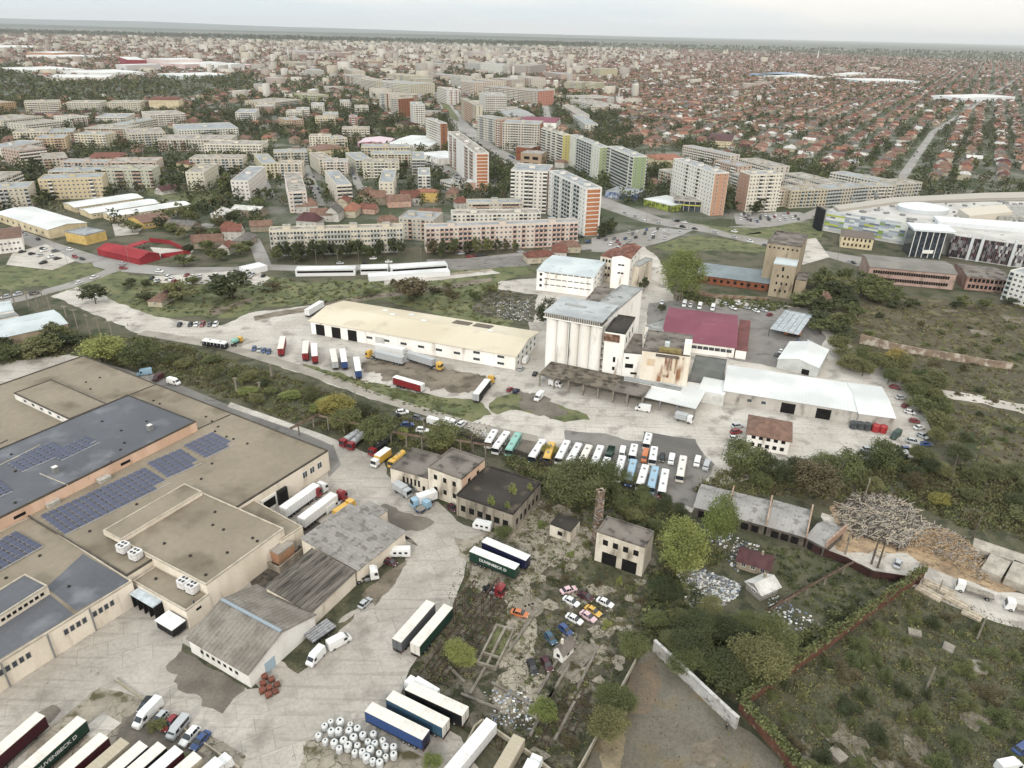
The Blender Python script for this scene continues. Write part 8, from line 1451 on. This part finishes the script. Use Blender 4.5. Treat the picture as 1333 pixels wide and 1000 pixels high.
# ---------------------------------------------------------------- single trees
TR = '''886,390,24,26,l,willow,broad pale green willow-like tree beside the road behind the maroon hall|533,393,20,14,b,round,big brownish-green round tree behind the yellow-roofed warehouse|304,390,25,15,d,round,large dark bushy tree between the market and the left meadow|237,390,16,10,o,round,olive round tree left of the large dark bushy one|125,396,13,10,d,round,dark round tree at the junction of the pale road|135,476,20,13,l,round,broad yellow-green tree at the far corner of the factory|187,478,16,12,g,round,green tree right of the yellow-green one at the factory corner|441,541,14,9,y,round,bright yellow tree in the shrub strip below the pipe gantry|494,578,12,10,g,round,green tree behind the red tank lorries|449,563,11,9,g,round,green tree below the yellow one in the shrub strip|575,584,13,10,g,round,green tree behind the two-storey derelict building|712,426,12,16,d,round,dark tree standing close against the left side of the silo|748,656,18,14,o,round,broad olive tree below the coach rows, the left one|776,650,14,12,g,round,green tree below the coach rows, between tree and chimney|880,744,15,16,l,round,broad yellow-green tree right of the two-storey ruin|929,709,11,18,l,round,tall narrow yellow-green tree before the grey sheds|963,617,14,12,g,round,green tree left of the brown-roofed house|987,622,10,9,d,round,dark tree just below the brown-roofed house|1052,644,16,11,b,round,brown-green round tree between yard edge and sheds|1096,624,13,11,g,round,green tree on the bank right of the brown-green round one|1008,622,9,7,d,round,dark low tree by the yard edge wall|1148,612,11,10,g,round,green tree beside the half hidden white bus|893,858,10,7,d,round,dark broad tree behind the pale panel wall|938,888,10,8,d,round,dark tree right of the panel wall middle|985,880,12,10,o,round,tall yellow-green tree in the thicket by the brick wall|1010,850,10,9,g,round,green tree at the right end of the thicket|862,782,9,6,d,round,dark bushy tree between ruin and litter|945,838,9,7,d,round,dark round tree below the littered ground|903,828,9,6,d,round,dark round tree left below the littered ground|602,862,7,5,l,round,yellow-green bushy tree between the disused tracks|706,942,6,6,l,round,small lime tree at the end of the slatted tracks|562,998,4,3,l,round,small yellow tree at the bottom edge beside the grey pit|788,960,8,7,o,round,olive tree growing over the thin pale wall|802,925,8,7,g,round,green tree halfway along the thin pale wall|824,862,8,8,g,round,green tree at the upper end of the thin pale wall|205,952,3.4,3,o,round,tiny bushy tree in front of the bottom left cars|654,702,5,4,g,round,green bushy tree at the corner of the tarred hall|758,380,0,0,g,round,x|715,380,0,0,g,round,x|715,592,6,4,y,round,yellowing tree growing over the yellow bus|862,408,5,5,d,round,small dark tree behind the sunken roof|838,380,6,9,d,round,round-topped dark tree on the road right of the tall white building|697,375,0,0,g,round,x|1162,480,10,9,y,round,small bright yellow tree in the belt above the white warehouse|1188,600,5,6,y,round,thin bright yellow tree below the red tanks|1222,660,7,5,y,round,yellow-flecked tree in the bushes above the timber heap'''
for rw in TR.split('|'):
    v = rw.split(',')
    if float(v[2]): tree(float(v[0]), float(v[1]), float(v[2]), float(v[3]), v[4], v[5], 3 if v[5] == 'willow' else None, label=','.join(v[6:]))
TRR = random.Random(8)
def grove(px, n, w_, h, ks, shp=('round',), mn=5, mg=2.5, base='', grp=None, fn=None):
    poly = world_poly(px); pts = []
    for q in sample(poly, n * 8, TRR, mg):
        if len(pts) < n and all(math.hypot(q[0] - p[0], q[1] - p[1]) > mn for p in pts): pts.append(q)
    ok = road_mask(np.array([p[0] for p in pts]), np.array([p[1] for p in pts])) if pts else []
    for (x, y), r_ in zip(pts, ok):
        if r_: continue
        k = TRR.choice(ks); s = TRR.choice(shp); wd = TRR.uniform(*w_)
        lb = f'{LNAME[k]} {dict(round="broad", poplar="tall narrow", cone="pointed", willow="spreading")[s]} tree {base}'.strip()
        if fn == 'bush': bush(0, 0, wd, TRR.uniform(*h), k, world=Vector((x, y, 0)), label=f'{LNAME[k]} bush {base}', group=grp)
        else: tree(0, 0, wd, TRR.uniform(*h), k, s, world=Vector((x, y, 0)), label=lb, group=grp)
grove([(1040, 400), (1060, 370), (1110, 365), (1150, 378), (1170, 392), (1120, 400), (1100, 420), (1105, 450), (1080, 450)], 26, (9, 15), (7, 12), 'dggo', mn=6, base='in the clump right of the towers', grp='trees right of the ochre towers')
grove([(1085, 455), (1120, 470), (1160, 478), (1215, 510), (1235, 560), (1215, 585), (1195, 540), (1170, 505), (1110, 488)], 24, (7, 12), (6, 9), 'googo', mn=6, base='in the belt behind the white warehouse', grp='trees behind the white warehouse')
grove([(1120, 392), (1200, 396), (1290, 400), (1320, 392), (1300, 405), (1180, 405)], 8, (6, 10), (4, 7), 'dgg', base='below the pink ruin', grp='trees below the pink ruin')
grove([(845, 780), (905, 800), (960, 790), (1000, 800), (1030, 850), (1000, 885), (965, 905), (930, 905), (880, 870), (845, 840)], 13, (5, 8), (4, 6), 'ggool', mn=5, base='in the thicket', grp='trees of the thicket behind the panel wall')
grove([(800, 620), (870, 655), (910, 690), (860, 700), (800, 670)], 12, (4, 7), (3, 5), 'dgo', mn=5, base='between coaches and ruin', grp='trees below the coach rows')
grove([(945, 600), (1010, 612), (1060, 606), (1200, 600), (1230, 620), (1200, 650), (1100, 640), (960, 640)], 14, (6, 10), (5, 8), 'dgob', mn=7, base='on the bank below the yard', grp='trees on the bank below the yard')
grove([(1200, 600), (1230, 640), (1333, 690), (1380, 700), (1380, 640), (1260, 600)], 14, (6, 11), (4, 7), 'gdo', mn=7, base='in the thicket at the right edge', grp='trees at the right edge')
grove([(205, 450), (300, 476), (400, 510), (500, 545), (640, 580), (620, 592), (500, 572), (420, 552), (330, 525), (215, 476)], 20, (4, 8), (3, 5.5), 'gdool', mn=6, base='in the shrub strip beside the factory', grp='trees of the shrub strip')
grove([(0, 440), (60, 425), (100, 438), (90, 462), (20, 478), (-30, 480)], 12, (7, 12), (4, 8), 'dgo', mn=6, base='above the factory at the left edge', grp='trees at the left edge')
grove([(352, 338), (524, 330), (524, 338), (356, 345)], 22, (6, 8), (9, 13), 'dddg', mn=5, base='before the long cream block', grp='trees before the long blocks', mg=3); grove([(560, 332), (752, 318), (752, 324), (562, 338)], 24, (5, 8), (7, 13), 'dddgb', mn=5, base='before the pink-striped block', grp='trees before the long blocks', mg=3)
grove([(180, 278), (240, 262), (330, 268), (345, 310), (300, 345), (240, 350), (235, 310), (160, 305)], 36, (8, 13), (6, 10), 'dggob', mn=8, base='in the gardens right of the barracks', grp='trees of the gardens')
grove([(240, 225), (350, 225), (470, 205), (545, 212), (560, 245), (500, 255), (440, 262), (370, 262), (290, 258), (240, 245)], 52, (7, 10), (7, 12), 'dgdgd', ('round', 'round', 'cone'), mn=7, base='among the end-on blocks', grp='trees among the end-on blocks', mg=3)
grove([(0, 210), (50, 215), (60, 262), (200, 248), (210, 215), (240, 225), (240, 250), (150, 275), (0, 270)], 26, (8, 12), (8, 12), 'ddgd', mn=8, base='in the left quarter', grp='trees of the left quarter', mg=3)
grove([(780, 240), (850, 235), (870, 250), (950, 285), (1010, 285), (1090, 275), (1100, 262), (960, 262), (880, 225)], 22, (8, 12), (8, 13), 'dddg', mn=7, base='between the eastern slabs', grp='trees between the eastern slabs', mg=3); grove([(760, 285), (815, 300), (800, 322), (760, 315)], 8, (7, 10), (7, 10), 'ddg', mn=6, base='around the orange-ended slab', grp='trees between the eastern slabs')
grove([(1230, 245), (1333, 240), (1400, 250), (1400, 200), (1240, 215)], 14, (8, 12), (9, 16), 'dgo', ('round', 'poplar'), mn=9, base='behind the mall', grp='trees behind the mall')
grove([(340, 372), (500, 366), (650, 380), (640, 396), (500, 388), (350, 398)], 10, (5, 10), (3, 7), 'gob', mn=8, base='on the meadow by the warehouse', grp='trees on the meadow'); grove([(160, 370), (330, 365), (330, 392), (260, 400), (180, 395)], 8, (5, 9), (4, 6), 'god', mn=8, base='on the rough left meadow', grp='trees on the meadow')
# bushes one can tell apart
grove([(1000, 900), (1080, 850), (1180, 780), (1260, 810), (1380, 850), (1380, 1020), (1050, 1020)], 60, (2, 6), (1.2, 3.2), 'gdogb', mn=4, base='in the overgrown field', grp='bushes of the overgrown field', fn='bush')
grove([(1120, 400), (1333, 430), (1333, 600), (1240, 600), (1200, 520), (1120, 450)], 40, (2.5, 6), (1.2, 3), 'gdobg', mn=6, base='on the dry field', grp='bushes of the dry field', fn='bush'); grove([(700, 640), (790, 660), (850, 760), (830, 850), (780, 940), (740, 1000), (680, 960), (760, 800), (700, 700)], 34, (1.6, 3.6), (1, 2.4), 'gdobl', mn=3, base='on the derelict plot', grp='bushes of the derelict plot', fn='bush')
# ---------------------------------------------------------------- ground cover nobody could count
scrub('undergrowth', [(-30, 480), (60, 435), (200, 442), (300, 468), (400, 500), (500, 538), (640, 570), (600, 592), (500, 585), (430, 562), (330, 532), (190, 482), (90, 462)], 1500, 1.2, 3.0, 'goobb', 1, .24, 40, .5, avoid=1.5)
scrub('undergrowth', [(645, 592), (735, 615), (800, 635), (870, 662), (905, 690), (945, 730), (870, 745), (850, 700), (800, 665), (720, 655), (690, 625)], 800, 1.5, 3.2, 'dgob', 2, .3, 50, .6, avoid=1)
scrub('undergrowth', [(850, 745), (890, 740), (930, 800), (1040, 830), (1080, 800), (1190, 765), (1140, 790), (1010, 880), (965, 910), (900, 890), (835, 835)], 600, 1.0, 2.4, 'dgod', 3, .26, 50, .55)
scrub('undergrowth', [(930, 715), (1050, 715), (1180, 765), (1080, 810), (1030, 775), (1010, 740), (960, 745)], 260, .7, 1.8, 'dgo', 4, .16, 40, .4, avoid=1); scrub('undergrowth', [(970, 930), (1190, 765), (1280, 812), (1400, 850), (1400, 1050), (1060, 1050)], 480, .7, 2.4, 'gobbo', 5, .17, 40, .35)
scrub('undergrowth', [(940, 615), (1010, 612), (1200, 600), (1400, 640), (1400, 760), (1330, 700), (1262, 690), (1180, 655), (1090, 650), (900, 640)], 1200, 1.2, 3.0, 'gobbo', 6, .28, 44, .55); scrub('undergrowth', [(1095, 400), (1333, 395), (1400, 400), (1400, 640), (1240, 600), (1180, 500), (1120, 460)], 1500, .8, 2.2, 'bobog', 7, .26, 26, .45)
scrub('undergrowth', [(610, 715), (700, 640), (790, 660), (850, 745), (830, 850), (745, 1010), (660, 1000), (640, 950), (700, 860), (640, 860), (560, 930), (530, 890), (600, 780)], 1500, .4, 1.5, 'bobgd', 8, .16, 30, .5, avoid=.5); scrub('undergrowth', [(170, 405), (300, 412), (340, 398), (410, 396), (500, 388), (650, 425), (690, 395), (650, 370), (520, 370), (340, 362), (180, 365)], 700, .8, 2.0, 'gobd', 9, .3, 24, .4, avoid=2)
scrub('undergrowth', [(395, 476), (540, 512), (615, 530), (600, 552), (470, 508)], 160, .6, 1.5, 'gog', 10, .22, 24, .4); scrub('undergrowth', [(880, 378), (1000, 392), (1050, 400), (1000, 406), (900, 396)], 260, 1.2, 2.4, 'dg', 12, .34, 30, .7)
# creepers along the top of the brick wall
def creeper(px, h, n, seed, k='lg'):
    rr = random.Random(seed); g_ = np.random.RandomState(seed); q = [P(*p).to_2d() for p in px]; C = []
    for a, b in zip(q, q[1:]):
        for _ in range(n): t = rr.random(); p = a.lerp(b, t); C.append((p.x + rr.gauss(0, .5), p.y + rr.gauss(0, .5), h + abs(rr.gauss(0, .35)) - .2))
    C = np.array(C); N_ = len(C); a = g_.normal(size=(N_, 3)); a /= np.linalg.norm(a, axis=1)[:, None]; b = np.cross(a, g_.normal(size=(N_, 3))); b /= np.linalg.norm(b, axis=1)[:, None]; V = np.stack([C - a * .24 - b * .2, C + a * .24 - b * .2, C + a * .2 + b * .2, C - a * .2 + b * .2], 1).reshape(-1, 3)
    kind(link('creeper', npmesh('creeper', V, np.arange(4 * N_).reshape(N_, 4), [LEAF[c] for c in k], g_.randint(0, len(k), N_))), 'stuff')
creeper([(966, 920), (1020, 882), (1080, 840), (1140, 795), (1200, 752)], 3.5, 800, 3, 'go'); creeper([(962, 924), (990, 955), (1025, 995), (1050, 1025)], 3.5, 600, 4, 'go')
# grass tufts over the rough ground
for px, n, sd in (([(970, 925), (1200, 760), (1400, 850), (1400, 1050), (1060, 1050)], 9000, 1), ([(848, 850), (962, 948), (1010, 990), (1050, 1050), (745, 1050), (800, 930)], 300, 2), ([(530, 890), (610, 716), (700, 640), (790, 660), (850, 745), (745, 1010), (660, 1000)], 5000, 3)):
    gg = np.random.RandomState(sd); pts = np.array(sample(world_poly(px), n, random.Random(sd))); C = np.concatenate([pts, np.full((len(pts), 1), .1)], 1); a = gg.uniform(0, 6.28, len(C)); u = np.stack([np.cos(a), np.sin(a), 0 * a], 1) * gg.uniform(.1, .3, (len(C), 1)); z = np.array([[0, 0, 1.0]]) * gg.uniform(.15, .45, (len(C), 1))
    V = np.stack([C - u, C + u, C + u * .3 + z, C - u * .3 + z], 1).reshape(-1, 3); kind(link('grass', npmesh('grass', V, np.arange(len(V)).reshape(-1, 4), [LEAF['o'], LEAF['g'], LEAF['b']], gg.randint(0, 3, len(C)))), 'stuff')
# ---------------------------------------------------------------- labels that single each thing out
LM = '''550,430,the yellow-roofed warehouse|750,440,the grain silo|915,425,the maroon hall|1050,510,the long white warehouse|165,328,the red hall|885,350,the pale green willow|1022,340,the ochre towers|1130,285,the striped mall front|1280,320,the scaly mall front|1190,360,the long pink ruin|902,268,the round showroom|760,270,the nearest orange-ended slab|690,250,the brown-banded tower|620,215,the boulevard orange-ended slab|915,240,the salmon-ended slab|995,250,the cream ten-storey block|650,305,the pink-striped block|435,315,the long cream block|480,352,the white market halls|90,243,the wide yellow block|165,228,the green-tinted block|265,206,the bright red hipped roof|485,188,the pink-fronted shop|560,203,the small supermarket|212,137,the red-roofed cream building|130,95,the far white halls|700,157,the raspberry-red roof|805,130,the white church tower|1064,75,the white lattice mast|993,95,the light blue hall|1190,205,the straight suburb street|936,180,the purple-roofed building|875,207,the orange-tiled long building|376,75,the slim chimney tower|645,90,the grey far towers|500,108,the cream tower cluster|1288,126,the far white flat hall|1170,690,the timber heap|778,660,the brick chimney|900,950,the gravel lot|300,820,the gabled shed|650,650,the tarred hall|800,600,the coach rows|530,940,the blue trailers|390,650,the white refrigerated trailers|650,845,the concrete basin|1080,840,the red brick wall|930,840,the dark thicket|60,800,the front factory wing|441,530,the bright yellow tree|1220,465,the ruined field wall|1000,570,the brown-roofed white house|980,740,the dark red hut|140,460,the yellow-green factory tree|300,375,the large dark tree|230,255,the long barracks|20,305,the white house at the edge|735,840,the tiny gatehouse|1315,375,the white block at the edge|60,600,the blue-grey factory roof'''
LM = [(float(a), float(b), c) for a, b, c in (q.split(',') for q in LM.split('|'))]
bpy.context.view_layer.update()
on = 'nearest|second|third|fourth|fifth|sixth|seventh|eighth|ninth|tenth|eleventh|twelfth|thirteenth|fourteenth|fifteenth|sixteenth|seventeenth|eighteenth|nineteenth|twentieth'.split('|'); on += ['twenty-' + ('first' if i == 0 else on[i]) for i in range(9)] + ['thirtieth'] + ['thirty-' + ('first' if i == 0 else on[i]) for i in range(9)]
bases = {}
for o, lb, at in THINGS: bases.setdefault(lb, []).append(o)
for lb, obs in bases.items():
    if len(obs) == 1: obs[0]['label'] = lb; continue
    keyed = {}
    for o in obs:
        x, y = proj(o.location); best = None
        for (lx, ly, nm) in LM:
            d = math.hypot(x - lx, (y - ly) * 1.3)
            if best is None or d < best[0]: best = (d, lx, ly, nm)
        d, lx, ly, nm = best; dx, dy = x - lx, (y - ly) * 1.3
        pr = ('left of' if dx < 0 else 'right of') if abs(dx) > abs(dy) else ('beyond' if dy < 0 else 'in front of')
        keyed.setdefault((nm, pr), []).append((d, o))
    for (nm, pr), l in keyed.items():
        l.sort(key=lambda q: q[0])
        for i, (d, o) in enumerate(l):
            od = '' if len(l) == 1 else (on[i] + (' nearest' if i else '') + ' ') if i < 39 else 'outlying '
            o['label'] = f'{lb}, {od}{pr} {nm}'
for o, lb, at in THINGS:
    wd = o['label'].split()
    if len(wd) > 16: o['label'] = ' '.join(wd[:16])
    if o.get('group') is None and len(bases[lb]) > 1: o['group'] = lb + 's'
# ---------------------------------------------------------------- the hazy air
hz = MB(); hm = bpy.data.materials.new('haze_air'); hm.use_nodes = True; hn = hm.node_tree; hn.nodes.remove(hn.nodes['Principled BSDF'])
pv_ = hn.nodes.new('ShaderNodeVolumePrincipled'); pv_.inputs['Color'].default_value = (.97, .985, 1.0, 1); pv_.inputs['Density'].default_value = 2.7e-5; pv_.inputs['Anisotropy'].default_value = .2
hn.links.new(pv_.outputs[0], hn.nodes['Material Output'].inputs['Volume'])
hz.box(-61000, -3000, -1.1, 61000, 61000, 620, hm); kind(hz.build('haze'), 'stuff')
